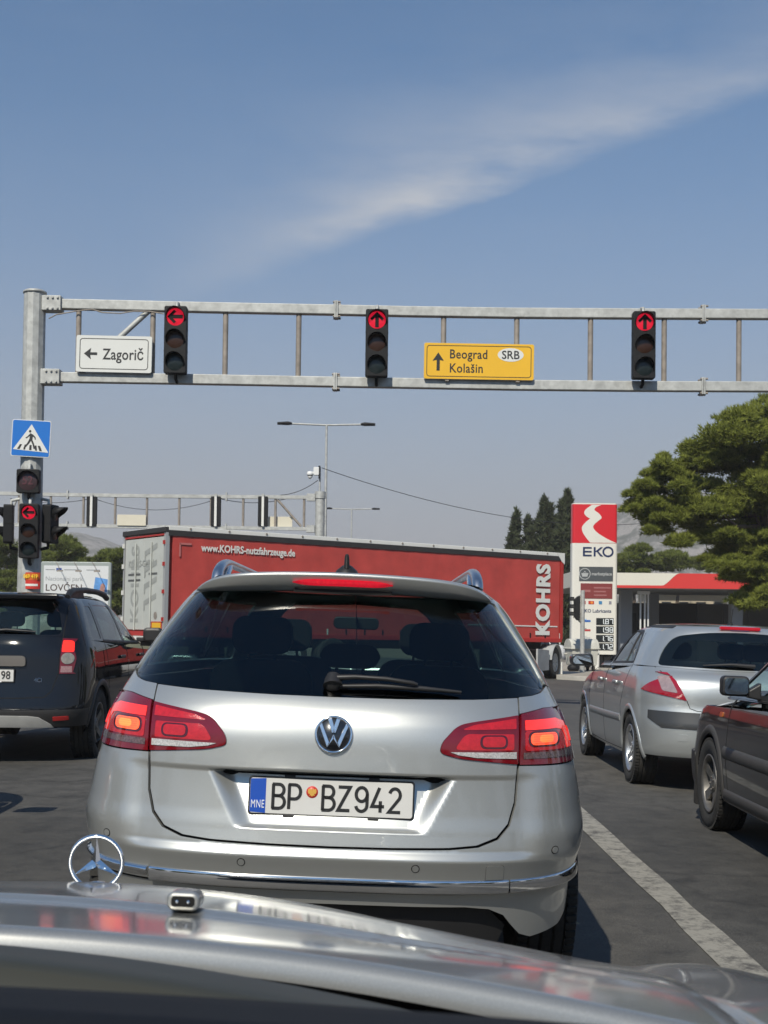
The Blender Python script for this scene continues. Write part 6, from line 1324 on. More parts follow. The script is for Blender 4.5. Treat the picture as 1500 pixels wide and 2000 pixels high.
    mb = MB(); g_ = [(0, 0.004), (0.003, 0.013), (0.006, 0.008), (0.012, 0.011), (0.014, 0.001), (0.011, -0.006), (0.006, -0.005), (0.009, -0.012), (0.003, -0.010), (0, -0.015)]
    g_ = g_+[(-x, z) for x, z in g_[::-1][1:-1]]; mb.prism([(x-0.062, z+0.016) for x, z in g_], 0.002, y0=-0.0042); mb.prism([(-0.0635, 0.013), (-0.0605, 0.013), (-0.0595, 0.018), (-0.0645, 0.018)], 0.002, y0=-0.0046); mb.build('emblem_eagle', mat('emblem_gold', (0.62, 0.36, 0.07), 0.4), npl)
    pt = mat('plate_black_print', (0.016, 0.016, 0.017), 0.4)
    LW = 0.0052
    def stroke(name, lines, x0, wd, ht=0.078, zc=-0.001):
        mb = MB()
        for ln in lines:
            P = [Vector((x0+a*wd, -0.0032, zc+(b-0.5)*ht)) for a, b in ln]
            closed = (P[0]-P[-1]).length < 1e-6
            L, Rr = [], []
            for i, p in enumerate(P):
                pa = P[i-1] if i > 0 else (P[-2] if closed else p); pb = P[i+1] if i < len(P)-1 else (P[1] if closed else p)
                d1 = (p-pa).normalized() if (p-pa).length > 0 else (pb-p).normalized(); d2 = (pb-p).normalized() if (pb-p).length > 0 else d1
                t = (d1+d2).normalized() if (d1+d2).length > 1e-6 else d1
                nn = Vector((-t.z, 0, t.x)); k = LW/max(0.5, abs(nn.dot(Vector((-d1.z, 0, d1.x)))))
                L.append(p+nn*k); Rr.append(p-nn*k)
            vs2 = L+Rr; n = len(P); fs2 = [(n+i, n+i+1, i+1, i) for i in range(n-1)]
            mb.add(vs2, fs2)
        return mb.build(name, pt, npl)
    def arc(cx, cz, rx, rz, a0, a1, n=10): return [(cx+rx*math.cos(rad(a0+(a1-a0)*k/n)), cz+rz*math.sin(rad(a0+(a1-a0)*k/n))) for k in range(n+1)]
    Bq = [[(0, 0), (0, 1)], [(-0.08, 0.985), (0.5, 0.985)]+arc(0.5, 0.755, 0.42, 0.23, 90, -90)+[(0, 0.525)], [(0, 0.525), (0.5, 0.525)]+arc(0.5, 0.27, 0.5, 0.255, 90, -90)+[(-0.08, 0.015)]]
    Pq = [[(0, 0), (0, 1)], [(-0.08, 0.985), (0.5, 0.985)]+arc(0.5, 0.70, 0.48, 0.285, 90, -90)+[(0, 0.415)]]
    Zq = [[(0, 0.97), (1, 0.97), (0, 0.03), (1, 0.03)]]
    n9 = [arc(0.5, 0.70, 0.48, 0.28, -60, 300, 22), [(0.98, 0.72), (0.98, 0.30)]+arc(0.5, 0.27, 0.48, 0.25, 0, -170, 12)]
    n4 = [[(0.62, 1.0), (0.0, 0.24), (1.05, 0.24)], [(0.72, 0.46), (0.72, 0.0)]]
    n2 = [arc(0.5, 0.72, 0.46, 0.26, 165, -35, 12)+[(0.0, 0.03), (1.0, 0.03)]]
    for nm, ln, x0 in (('B', Bq, -0.186), ('P', Pq, -0.135), ('B', Bq, -0.027), ('Z', Zq, 0.022), ('9', n9, 0.078), ('4', n4, 0.130), ('2', n2, 0.184)):
        stroke('plate_character', ln, x0, 0.037)
    for x in (-0.135, 0.135):
        for z in (-0.0625, 0.0625): MB().box((x, 0.004, z), (0.035, 0.012, 0.010)).build('plate_clip', M_BLACKPL, npl, bevel=0.002)
    # rear wiper
    wp = empty('rear_wiper', parent=car)
    def on(x, z, o=0.03): 
        u = sh.u_rear(x, z); p = sh.P(u, z)+sh.N(u, z)*o; return Vector(p.tolist())
    mb = MB(); a = on(-0.012, 1.100, 0.0); n_ = Vector(sh.N(0.0, 1.100).tolist())
    mb.tube([a, a+n_*0.022, a+n_*0.034], [0.030, 0.028, 0.014], 18); mb.tube([on(-0.012, 1.086, 0.012), on(-0.012, 1.118, 0.016)], [0.033, 0.022], 16); mb.build('wiper_hub', M_BLACKPL, wp)
    mb = MB(); mb.tube([on(-0.012, 1.104, 0.026), on(0.06, 1.104, 0.036), on(0.16, 1.100, 0.038), on(0.245, 1.092, 0.034), on(0.26, 1.090, 0.03)], [0.011, 0.008, 0.0075, 0.007, 0.005], 10); mb.build('wiper_arm', M_BLACKPL, wp)
    mb = MB(); mb.tube([on(0.01, 1.088, 0.010), on(0.13, 1.092, 0.012), on(0.27, 1.088, 0.014), on(0.405, 1.081, 0.012)], [0.007, 0.009, 0.009, 0.005], 8); mb.build('wiper_blade', M_BLACKPL, wp)
    # roof rails
    for sg in (1, -1):
        mb = MB(); path = []; rs = []
        for k in range(25):
            t = k/24; yy = 0.86+1.85*t**1.6
            q = min(1, (yy-0.86)/0.34); q2 = min(1, (2.71-yy)/0.34)
            lift = 0.078*math.sqrt(max(0, 1-(1-q)**2))*math.sqrt(max(0, 1-(1-q2)**2))
            path.append((sg*(0.500-0.012*t), yy, 1.452+lift)); rs.append(0.0165)
        mb.tube(path, rs, 14, ry=0.021); o = mb.build('roof_rail', M_ALU, car)
        mb = MB(); mb.tube([(sg*0.490, 1.02, 1.455), (sg*0.490, 1.10, 1.50), (sg*0.490, 1.20, 1.53)], [0.020, 0.020, 0.010], 12); mb.build('rail_foot', M_CHROME, o)
    # antenna
    mb = MB(); mb.tube([(0, 0.74, 1.478), (0, 0.735, 1.492), (0, 0.725, 1.504), (0, 0.715, 1.512)], [0.048, 0.042, 0.026, 0.013], 16)
    mb.tube([(0, 0.715, 1.510), (0, 0.695, 1.548), (0, 0.69, 1.556)], [0.011, 0.0085, 0.006], 12); mb.build('roof_antenna', M_BLACKPL, car)
    # cabin, underside, wheels
    mb = MB(); mb.box((0, 2.3, 0.62), (1.36, 3.4, 0.5)); mb.box((0, 0.62, 0.66), (1.30, 0.5, 0.5)); mb.box((0, 2.4, 0.28), (1.3, 3.2, 0.14)); mb.box((0, 0.55, 0.31), (1.10, 0.62, 0.10)); mb.build('underbody', M_INT, car)
    mb = MB(); mb.box((0, 1.0, 0.99), (1.28, 0.9, 0.02)); mb.build('load_cover', M_INT, car)
    seats(car, [(1.75, (-0.40, 0.40), 0.46), (2.75, (-0.37, 0.37), 0.5)], 0.6, head=1.30, htop=1.13)
    seats(car, [(1.76, (0.0,), 0.32)], 0.6, head=1.19, htop=1.08)
    mb = MB(); mb.box((0, 3.25, 0.96), (1.30, 0.4, 0.12)); mb.build('dashboard', M_INT, car, bevel=0.03)
    mb = MB(); mb.prism(rrect(0.24, 0.065, 0.025, 4, 0, 1.315), 0.03, y0=2.72); mb.build('interior_mirror', M_BLACKPL, car, bevel=0.006)
    for sg in (1, -1):
        wheel(car, sg*0.785, 0.985, 0.325, 0.215, sg); wheel(car, sg*0.785, 3.70, 0.325, 0.215, sg)
        mb = MB(); mb.prism(rrect(0.17, 0.13, 0.05, 5), 0.10, Matrix.Translation((sg*0.955, 3.0, 1.045))); o = mb.build('door_mirror', MT, car, bevel=0.025)
        mb = MB(); mb.prism(rrect(0.14, 0.10, 0.04, 5), 0.004, Matrix.Translation((sg*0.955, 2.992, 1.045))); mb.build('mirror_glass', mat('mirror_silver', (0.75, 0.78, 0.8), 0.03, 1.0), o)
        mb = MB(); mb.box((sg*0.85, 3.06, 1.03), (0.12, 0.05, 0.03)); mb.build('mirror_arm', M_BLACKPL, o, bevel=0.01)
    # exhaust shield / dark lower valance
    panel('lower_valance', car, sh, [('r', -0.55, 0.20), ('r', 0.55, 0.20), ('r', 0.60, 0.32), ('r', 0.5, 0.41), ('r', 0, 0.418), ('r', -0.5, 0.41), ('r', -0.60, 0.32)], M_BLACKPL, off=-0.035, thick=0.0, h=0.06)
    # inner tub behind the panel gaps
    panel('inner_shell', car, sh, [('s', 0.6, 0.42, -1), ('r', -0.3, 0.42), ('r', 0.3, 0.42), ('s', 0.6, 0.42, 1), ('s', 0.6, 1.06, 1), ('r', 0.3, 1.058), ('r', -0.3, 1.058), ('s', 0.6, 1.06, -1)], M_DARKGAP, off=-0.020, thick=0.0, h=0.05)
    return car
estate_car()
# ================================================================== other cars
def flank_ring(car, sh, MT, zb, rear_w, front_w, zbelt, hole_list, name='body', h=0.05, zb_rear=None, Ra=0.36, zc=None, hz=None):
    """lower body all round: sills, wheel arches, up to the belt line"""
    zc = zc or 0.32; zr = zb_rear or zb; out = []
    for sg in (1, -1):
        seg = [('r', 0.0, zr), ('r', sg*0.5, zr), ('s', max(0.3, rear_w-Ra-0.06), zr, sg)]+arch(rear_w, zc, Ra, zb, sg)+arch(front_w, zc, Ra, zb, sg)+[('u', sg*(sh.U-0.03), zb+0.02)]
        out.append(seg)
    top = [('u', sh.U-0.03, zbelt-0.14)]+[('s', y, z, 1) for y, z in hole_list['belt'][::-1]]
    left = [(p[0], p[1], p[2], -1) if p[0] == 's' else ('u', -p[1], p[2]) for p in top][::-1]
    outline = out[1][::-1][:-1]+out[0]+top+[('r', x, z) for x, z in hole_list['rear_belt']]+left
    return panel(name, car, sh, outline, MT, h=h, hz=hz, holes=hole_list.get('holes', []))

def suv():
    Z = [0.22, 0.32, 0.42, 0.52, 0.62, 0.75, 0.90, 1.02, 1.10, 1.18, 1.26, 1.40, 1.52, 1.575, 1.605, 1.62]
    W = [0.80, 0.86, 0.885, 0.90, 0.908, 0.91, 0.905, 0.892, 0.872, 0.842, 0.812, 0.757, 0.70, 0.65, 0.58, 0.48]
    RR = [0.22, 0.09, 0.03, 0.0, 0.025, 0.06, 0.085, 0.10, 0.115, 0.15, 0.19, 0.255, 0.315, 0.36, 0.42, 0.55]
    FF = [4.10, 4.24, 4.30, 4.31, 4.30, 4.24, 4.12, 3.85, 3.45, 3.22, 3.08, 2.80, 2.52, 2.38, 2.25, 2.05]
    sh = Shell(Z, W, RR, FF, dr=0.55, nr=3.4, df=0.7, nf=3.0, bow=0.015, zref=0.8)
    car = thing('suv_car', 'black off-road car waiting in the left lane with roof rails', 'car', (-3.66, 11.75, gz(-3.66, 11.75)-0.02), (0, rad(0.0), 0)); MT = M_BLACKP
    flank_ring(car, sh, MT, 0.30, 0.80, 3.47, 1.12, {'belt': [(3.3, 1.10), (2.4, 1.125), (1.2, 1.15), (0.55, 1.17)], 'rear_belt': [(0.70, 1.205), (0.3, 1.205), (-0.3, 1.205), (-0.70, 1.205)]}, Ra=0.39, zc=0.345, zb_rear=0.37)
    rg = rpoly([(-0.655, 1.22, 0.07), (0.655, 1.22, 0.07), (0.565, 1.535, 0.06), (-0.565, 1.535, 0.06)])
    def wq(sg): return [('s', a, z, sg) for a, z in rpoly([(0.50, 1.19, 0.05), (1.00, 1.175, 0.03), (1.02, 1.50, 0.04), (0.72, 1.49, 0.10)], 4)]
    def wr(sg): return [('s', a, z, sg) for a, z in rpoly([(1.12, 1.17, 0.02), (1.98, 1.15, 0.02), (1.92, 1.515, 0.04), (1.14, 1.51, 0.03)], 4)]
    def wf(sg): return [('s', a, z, sg) for a, z in rpoly([(2.06, 1.15, 0.02), (3.02, 1.13, 0.02), (2.50, 1.495, 0.08), (2.02, 1.515, 0.03)], 4)]
    gh = [('u', -sh.U+0.001, 0.985)]+[('s', y, z+0.003, -1) for y, z in ((3.3, 1.10), (2.4, 1.125), (1.2, 1.15), (0.55, 1.17))]+[('r', -0.70, 1.208), ('r', 0.70, 1.208)]+[('s', y, z+0.003, 1) for y, z in ((0.55, 1.17), (1.2, 1.15), (2.4, 1.125), (3.3, 1.10))]+[('u', sh.U-0.001, 0.985)]
    zt = 1.605; P = sh.path(gh, 0.05, closed=False)+[(u, zt) for u in np.linspace(sh.U-0.001, -sh.U+0.001, 120)]
    ws = [('u', sh.U-0.01, 1.10), ('s', 3.15, 1.12, 1), ('s', 2.58, 1.53, 1), ('u', sh.U-0.01, 1.56)]
    wsl = [(p[0], -p[1], *p[2:]) if p[0] == 'u' else (*p[:3], -1) for p in ws]
    hl = [R_(rg)]+[f(sg) for sg in (1, -1) for f in (wq, wr, wf)]+[ws, wsl]
    panel('cabin_frame', car, sh, P, MT, h=0.05, raw=True, holes=[sh.path(q, 0.05) for q in hl])
    roof_cap('roof', car, sh, zt, MT, 0.03)
    gb = glass('dark_tinted_glass', (0.55, 0.68, 0.62))
    panel('rear_window', car, sh, R_(rg), gb, off=-0.004, thick=0, h=0.06)
    for sg in (1, -1):
        for f, g_ in ((wq, glass('privacy_glass', (0.10, 0.13, 0.13))), (wr, glass('privacy_glass', (0.10, 0.13, 0.13))), (wf, M_GLASS)):
            o = panel('side_window', car, sh, f(sg), g_, off=-0.004, thick=0, h=0.06)
        panel('windscreen', car, sh, ws if sg > 0 else wsl, M_GLASS, off=-0.004, thick=0, h=0.08)
        for pts in ([(1.06, 0.42), (1.10, 0.75), (1.07, 1.0), (1.07, 1.53)], [(2.02, 0.36), (2.03, 1.15), (1.96, 1.54)], [(3.02, 0.40), (3.05, 0.75), (3.00, 1.10)]): strip('door_seam', car, sh, [('s', a, z, sg) for a, z in pts], 0.007, M_DARKGAP, off=0.0012, thick=0.002)
        strip('window_trim', car, sh, [('s', a, z, sg) for a, z in ((1.06, 1.158), (2.0, 1.135), (3.04, 1.115))], 0.03, M_BLACKPL, off=0.004)
        strip('sill_trim', car, sh, [('s', a, z, sg) for a, z in ((1.26, 0.37), (2.0, 0.36), (3.02, 0.37))], 0.10, M_BLACKPL, off=0.012)
        aa = arch(0.80, 0.345, 0.415, 0.36, sg, 18); strip('arch_trim', car, sh, aa, 0.06, mat('grey_black_plastic', (0.030, 0.030, 0.031), 0.5), off=0.010)
        for yy in (1.85, 2.88):
            MB().box((sg*0.925, yy-0.12, 0.985), (0.03, 0.20, 0.035)).build('door_handle', M_BLACKPL, car, bevel=0.012)
        pl = [('s', a, z, sg) for a, z in rpoly([(1.16, 0.96, 0.03), (1.38, 0.96, 0.03), (1.38, 1.08, 0.03), (1.16, 1.08, 0.03)], 4)]
        if sg > 0: panel('fuel_flap', car, sh, [('s', a, z, sg) for a, z in rpoly([(0.93, 0.90, 0.04), (1.03, 0.90, 0.02), (1.03, 1.06, 0.02), (0.93, 1.08, 0.04)], 4)], MT, off=0.003, thick=0.004, h=0.04)
        # lamp
        lp = [('r', sg*0.655, 0.86), ('r', sg*0.79, 0.86), ('s', 0.20, 0.875, sg), ('s', 0.24, 1.0, sg), ('s', 0.25, 1.12, sg), ('r', sg*0.775, 1.18), ('r', sg*0.66, 1.185)]
        la = panel('tail_lamp', car, sh, lp, mat('red_lamp_lens', (0.16, 0.004, 0.01), 0.1), off=0.010, thick=0.02, h=0.03)
        panel('brake_light', la, sh, [('r', sg*x, z) for x, z in rpoly([(0.665, 1.06, 0.01), (0.765, 1.06, 0.02), (0.755, 1.16, 0.03), (0.667, 1.165, 0.01)])], lit('suv_brake_glow', (1.0, 0.03, 0.02), 0.75), off=0.0125, thick=0.002, h=0.02)
        panel('indicator', la, sh, [('r', sg*(0.715+0.054*math.cos(a)), 1.000+0.052*math.sin(a)) for a in np.linspace(0, 2*math.pi, 21)[:-1]], mat('clear_lamp_round', (0.40, 0.35, 0.28), 0.15, 0.4, coat=1, var=0.3, vscale=30), off=0.016, thick=0.004, h=0.02)
        panel('reversing_light', la, sh, [('r', sg*x, z) for x, z in ((0.663, 0.872), (0.757, 0.872), (0.755, 0.93), (0.665, 0.93))], mat('pink_clear_lamp', (0.40, 0.22, 0.21), 0.15, 0.2, coat=1, var=0.3, vscale=60), off=0.0125, thick=0.002, h=0.02)
        strip('tailgate_seam', car, sh, [('r', sg*0.655, 1.50), ('r', sg*0.66, 1.2), ('r', sg*0.648, 0.86), ('r', sg*0.60, 0.70), ('r', sg*0.54, 0.645), ('r', sg*0.3, 0.635), ('r', 0, 0.635)], 0.008, M_DARKGAP, off=0.0012, thick=0.002)
        panel('bumper_reflector', car, sh, [('r', sg*x, z) for x, z in ((0.62, 0.432), (0.75, 0.44), (0.75, 0.475), (0.62, 0.468))], mat('red_reflector', (0.45, 0.02, 0.02), 0.15, coat=1), off=0.012, thick=0.01, h=0.03)
        # roof rail
        mb = MB(); pa = [(sg*0.600, 0.62, 1.575), (sg*0.600, 0.70, 1.612), (sg*0.598, 0.85, 1.642), (sg*0.592, 1.4, 1.668), (sg*0.582, 2.0, 1.663), (sg*0.575, 2.35, 1.640), (sg*0.572, 2.5, 1.605)]
        mb.tube(pa, [0.034, 0.040, 0.036, 0.030, 0.030, 0.032, 0.03], 10, ry=0.032); rl = mb.build('roof_rail', M_BLACKPL, car)
        mb = MB(); mb.prism([(0.60, 1.56), (1.25, 1.565), (1.18, 1.655), (0.85, 1.645), (0.68, 1.60)], 0.05, Matrix.Translation((sg*0.598+0.025, 0, 0)) @ Matrix.Rotation(math.pi/2, 4, 'Z')); mb.build('rail_foot', M_BLACKPL, rl, bevel=0.01)
        wheel(car, sg*0.79, 0.80, 0.345, 0.215, sg, M_ALLOY_DIRTY, 5, 0.21); wheel(car, sg*0.79, 3.47, 0.345, 0.215, sg, M_ALLOY_DIRTY, 5, 0.21)
        MB().prism(rrect(0.22, 0.17, 0.05), 0.12, Matrix.Translation((sg*1.0, 2.98, 1.20))).build('door_mirror', M_BLACKPL, car, bevel=0.03)
        MB().box((sg*0.88, 3.04, 1.15), (0.14, 0.06, 0.05)).build('mirror_arm', M_BLACKPL, car, bevel=0.01)
    # spoiler, rear trim
    mb = MB(); mb.prism([(-0.62, 1.585), (-0.60, 1.60), (0.60, 1.60), (0.62, 1.585), (0.60, 1.555), (-0.60, 1.555)], 0.20, y0=0.24); mb.build('spoiler', MT, car, bevel=0.012)
    panel('handle_bar', car, sh, R_(rpoly([(-0.36, 0.925, 0.03), (0.36, 0.925, 0.03), (0.355, 1.02, 0.04), (-0.355, 1.02, 0.04)])), mat('dull_trim_grey', (0.11, 0.10, 0.09), 0.45, 0.3), off=0.028, thick=0.03, h=0.05)
    yb = float(sh.P(0.0, 0.84)[1])-0.02; npl = empty('number_plate', (0, yb, 0.842), (rad(-2), 0, 0), parent=car)
    MB().prism(rrect(0.53, 0.128, 0.01), 0.015).build('plate_frame', M_BLACKPL, npl); MB().prism(rrect(0.515, 0.108, 0.006), 0.003, y0=-0.003).build('plate', mat('plate_white', (0.62, 0.615, 0.59), 0.35), npl); text('plate_characters', '98', 0.105, M_BLACK, npl, (0.187, -0.006, 0.0), bold=0.001, xs=0.85); MB().box((0, -0.002, -0.058), (0.3, 0.004, 0.008)).build('frame_print', M_WHITE, npl)
    text('badge_lettering', 'dCi', 0.055, M_CHROME, car, (0.475, float(sh.P(sh.u_rear(0.475, 0.80), 0.80)[1])-0.004, 0.80), bold=0.001)
    sk = [(0, 0.478), (0.40, 0.476), (0.50, 0.465), (0.555, 0.43), (0.60, 0.40), (0.62, 0.372), (0.0, 0.372)]
    panel('skid_plate', car, sh, R_([(-x, z) for x, z in sk[:-1][::-1]]+sk[:-1][1:]), mat('skid_plate_silver', (0.60, 0.60, 0.58), 0.4, 0.4, var=0.12, vscale=6), off=0.014, thick=0.02, h=0.05)
    panel('lower_bumper', car, sh, [('s', 0.36, 0.375, -1), ('r', -0.3, 0.375), ('r', 0.3, 0.375), ('s', 0.36, 0.375, 1), ('s', 0.34, 0.535, 1), ('r', 0.3, 0.525), ('r', -0.3, 0.525), ('s', 0.34, 0.535, -1)], mat('grey_black_plastic', (0.030, 0.030, 0.031), 0.5), off=0.006, thick=0.01, h=0.05)
    # wiper, cabin
    def on(x, z, o): u = sh.u_rear(x, z); return Vector((sh.P(u, z)+sh.N(u, z)*o).tolist())
    MB().tube([on(-0.05, 1.235, 0.02), on(0.15, 1.25, 0.03), on(0.42, 1.235, 0.025)], [0.02, 0.014, 0.007], 8).build('rear_wiper', M_BLACKPL, car)
    mb = MB(); mb.box((0, 2.1, 0.66), (1.30, 3.2, 0.6)); mb.box((0, 0.5, 0.60), (1.24, 0.5, 0.5)); mb.box((0, 2.25, 0.38), (1.3, 3.2, 0.12)); mb.build('underbody', M_INT, car)
    seats(car, [(1.25, (-0.38, 0.38), 0.46), (2.1, (-0.37, 0.37), 0.5)], 0.7, htop=1.26, head=1.42)
    MB().box((0, 3.0, 1.04), (1.3, 0.4, 0.12)).build('dashboard', M_INT, car, bevel=0.03)
    return car
suv()

def hatchback():
    Z = [0.18, 0.26, 0.34, 0.45, 0.55, 0.65, 0.74, 0.82, 0.90, 0.95, 1.00, 1.05, 1.12, 1.22, 1.33, 1.40, 1.435, 1.452]
    W = [0.80, 0.845, 0.866, 0.878, 0.885, 0.888, 0.887, 0.884, 0.876, 0.866, 0.848, 0.822, 0.786, 0.735, 0.672, 0.62, 0.545, 0.44]
    RR = [0.20, 0.07, 0.02, 0.0, 0.0, 0.02, 0.035, 0.035, 0.045, 0.065, 0.115, 0.20, 0.245, 0.295, 0.36, 0.415, 0.50, 0.64]
    FF = [4.05, 4.14, 4.18, 4.20, 4.21, 4.20, 4.12, 3.98, 3.72, 3.48, 3.28, 3.14, 2.98, 2.74, 2.46, 2.24, 2.06, 1.85]
    sh = Shell(Z, W, RR, FF, dr=0.62, nr=2.9, df=0.8, nf=2.6, bow=0.012, zref=0.7)
    car = thing('hatchback_car', 'dusty silver hatchback with large red tail lamp in the right lane', 'car', (3.10, 10.85, gz(3.10, 10.85)), ROAD_ROT); MT = M_SILVER2
    belt = [(3.05, 1.01), (2.2, 1.035), (1.2, 1.055), (0.72, 1.065)]
    flank_ring(car, sh, MT, 0.235, 0.76, 3.38, 1.02, {'belt': belt, 'rear_belt': [(0.72, 1.06), (0.3, 1.045), (-0.3, 1.045), (-0.72, 1.06)]}, Ra=0.355, zc=0.315, zb_rear=0.30, h=0.045)
    rg = rpoly([(-0.715, 1.075, 0.04), (0, 1.055, 0.2), (0.715, 1.075, 0.04), (0.665, 1.20, 0.1), (0.560, 1.335, 0.12), (0.30, 1.375, 0.1), (0, 1.385, 0.1), (-0.30, 1.375, 0.1), (-0.560, 1.335, 0.12), (-0.665, 1.20, 0.1)])
    def wr(sg): return [('s', a, z, sg) for a, z in rpoly([(1.00, 1.085, 0.04), (1.98, 1.06, 0.02), (1.86, 1.385, 0.03), (1.30, 1.375, 0.12)], 4)]
    def wf(sg): return [('s', a, z, sg) for a, z in rpoly([(2.05, 1.06, 0.02), (2.86, 1.04, 0.04), (2.28, 1.352, 0.14), (1.93, 1.388, 0.03)], 4)]
    gh = [('u', -sh.U+0.001, 0.885)]+[('s', y, z+0.003, -1) for y, z in belt]+[('r', -0.72, 1.063), ('r', -0.3, 1.048), ('r', 0.3, 1.048), ('r', 0.72, 1.063)]+[('s', y, z+0.003, 1) for y, z in belt[::-1]]+[('u', sh.U-0.001, 0.885)]
    zt = 1.435; P = sh.path(gh, 0.045, closed=False)+[(u, zt) for u in np.linspace(sh.U-0.001, -sh.U+0.001, 120)]
    ws = [('u', sh.U-0.01, 0.97), ('s', 3.0, 1.05, 1), ('s', 2.34, 1.375, 1), ('u', sh.U-0.01, 1.40)]; wsl = [(p[0], -p[1], *p[2:]) if p[0] == 'u' else (*p[:3], -1) for p in ws]
    hl = [R_(rg)]+[f(sg) for sg in (1, -1) for f in (wr, wf)]+[ws, wsl]
    panel('cabin_frame', car, sh, P, MT, h=0.045, raw=True, holes=[sh.path(q, 0.045) for q in hl]); roof_cap('roof', car, sh, zt, MT, 0.03)
    panel('rear_window', car, sh, R_(rg), glass('hatch_rear_glass', (0.60, 0.70, 0.66)), off=-0.003, thick=0, h=0.05)
    inner = [(x*0.90, 1.20+(z-1.20)*0.80) for x, z in rg]
    strip_m = mat('window_frit_black', (0.010, 0.010, 0.011), 0.2)
    panel('window_rim', car, sh, R_(rg), strip_m, off=-0.006, thick=0, h=0.05, holes=[R_(rpoly([(-0.62, 1.125, 0.06), (0.62, 1.125, 0.06), (0.50, 1.305, 0.10), (-0.50, 1.305, 0.10)]))])
    for sg in (1, -1):
        panel('side_window', car, sh, wr(sg), M_GLASS_TINT, off=-0.004, thick=0, h=0.06)
        if sg > 0: panel('side_window', car, sh, wf(sg), M_GLASS, off=-0.004, thick=0, h=0.06)
        panel('windscreen', car, sh, ws if sg > 0 else wsl, M_GLASS, off=-0.004, thick=0, h=0.08)
        # dark frame round the side glass, pillars between
        for f in (wr, wf): strip('window_trim', car, sh, f(sg)+[f(sg)[0]], 0.020, M_BLACKPL, off=0.003)
        strip('quarter_bar', car, sh, [('s', 1.32, 1.08, sg), ('s', 1.46, 1.37, sg)], 0.018, M_BLACKPL, off=0.003)
        for pts in ([(1.10, 0.50), (1.16, 0.68), (0.98, 0.95), (0.98, 1.06), (1.20, 1.36)], [(2.02, 0.27), (2.03, 0.75), (2.0, 1.06), (1.88, 1.40)], [(2.92, 0.30), (2.95, 0.75), (2.88, 1.03)], [(1.10, 0.27), (2.0, 0.262), (2.92, 0.27)]): strip('door_seam', car, sh, [('s', a, z, sg) for a, z in pts], 0.006, M_DARKGAP, off=0.0012, thick=0.002)
        strip('door_moulding', car, sh, [('s', a, z, sg) for a, z in ((1.16, 0.56), (2.0, 0.55), (2.90, 0.545))], 0.07, mat('moulding_grey', (0.30, 0.31, 0.31), 0.4, 0.4), off=0.010)
        for yy in (1.36, 2.20): MB().box((sg*0.912, yy, 0.885), (0.03, 0.19, 0.035)).build('door_handle', mat('handle_silver', (0.42, 0.44, 0.44), 0.35, 0.7), car, bevel=0.012)
        # flared arches
        for yy in (0.76, 3.38): strip('arch_flare', car, sh, arch(yy, 0.315, 0.375, 0.26, sg, 20), 0.05, MT, off=0.010)
        lp = [('s', 0.40, 0.862, sg), ('s', 0.20, 0.985, sg), ('r', sg*0.745, 1.015), ('r', sg*0.66, 1.012), ('r', sg*0.605, 0.945), ('r', sg*0.525, 0.785), ('r', sg*0.72, 0.825)]
        la = panel('tail_lamp', car, sh, lp, mat('red_lamp_lens_bright', (0.30, 0.006, 0.018), 0.08, coat=1), off=0.008, thick=0.02, h=0.03)
        panel('clear_lens', la, sh, [('r', sg*x, z) for x, z in rpoly([(0.745, 0.975, 0.02), (0.66, 0.985, 0.02), (0.595, 0.845, 0.02), (0.715, 0.862, 0.02)])], mat('clear_lamp_pale', (0.42, 0.31, 0.30), 0.12, 0.3, coat=1, var=0.2, vscale=25), off=0.0105, thick=0.002, h=0.02)
        wheel(car, sg*0.775, 0.76, 0.315, 0.205, sg, M_ALLOY, 5, 0.205, 'spoke'); wheel(car, sg*0.775, 3.38, 0.315, 0.205, sg, M_ALLOY, 5, 0.205, 'spoke')
        MB().prism(rpoly([(sg*0.90, 1.00, 0.02), (sg*1.14, 0.99, 0.05), (sg*1.15, 1.11, 0.05), (sg*0.92, 1.13, 0.04)]), 0.14, y0=2.66).build('door_mirror', mat('mirror_housing_black', (0.02, 0.02, 0.022), 0.25, coat=0.6), car, bevel=0.03)
        MB().prism(rpoly([(sg*0.93, 1.02, 0.02), (sg*1.12, 1.01, 0.04), (sg*1.13, 1.095, 0.04), (sg*0.945, 1.11, 0.03)]), 0.004, y0=2.652).build('mirror_glass', mat('mirror_silver', (0.75, 0.78, 0.8), 0.03, 1.0), car)
        strip('tailgate_seam', car, sh, [('r', sg*0.735, 1.06), ('r', sg*0.70, 1.02)], 0.006, M_DARKGAP, off=0.0012, thick=0.002)
        strip('tailgate_seam', car, sh, [('r', sg*0.525, 0.783), ('r', sg*0.50, 0.72), ('r', sg*0.44, 0.70), ('r', 0.0, 0.695)], 0.006, M_DARKGAP, off=0.0012, thick=0.002)
    bs = [('s', 0.28, 0.69, -1), ('r', -0.5, 0.685), ('r', 0, 0.68), ('r', 0.5, 0.685), ('s', 0.28, 0.69, 1), ('s', 0.27, 0.62, 1), ('r', 0.72, 0.545), ('r', 0, 0.535), ('r', -0.72, 0.545), ('s', 0.27, 0.62, -1)]
    panel('bumper_strip', car, sh, bs, mat('bumper_strip_grey', (0.035, 0.036, 0.037), 0.35, coat=0.3), off=0.004, thick=0.006, h=0.04)
    panel('towing_cover', car, sh, R_(rpoly([(-0.60, 0.44, 0.015), (-0.52, 0.44, 0.015), (-0.52, 0.50, 0.015), (-0.60, 0.50, 0.015)])), MT, off=0.004, thick=0.004, h=0.03)
    mb = MB(); mb.prism(rrect(0.36, 0.03, 0.012, 4, 0.0, 1.422), 0.03, y0=0.405); mb.build('high_brake_light', mat('high_brake_lens_dim', (0.40, 0.012, 0.025), 0.15, coat=1, emit=(1, 0.02, 0.04), estr=0.12), car, bevel=0.006)
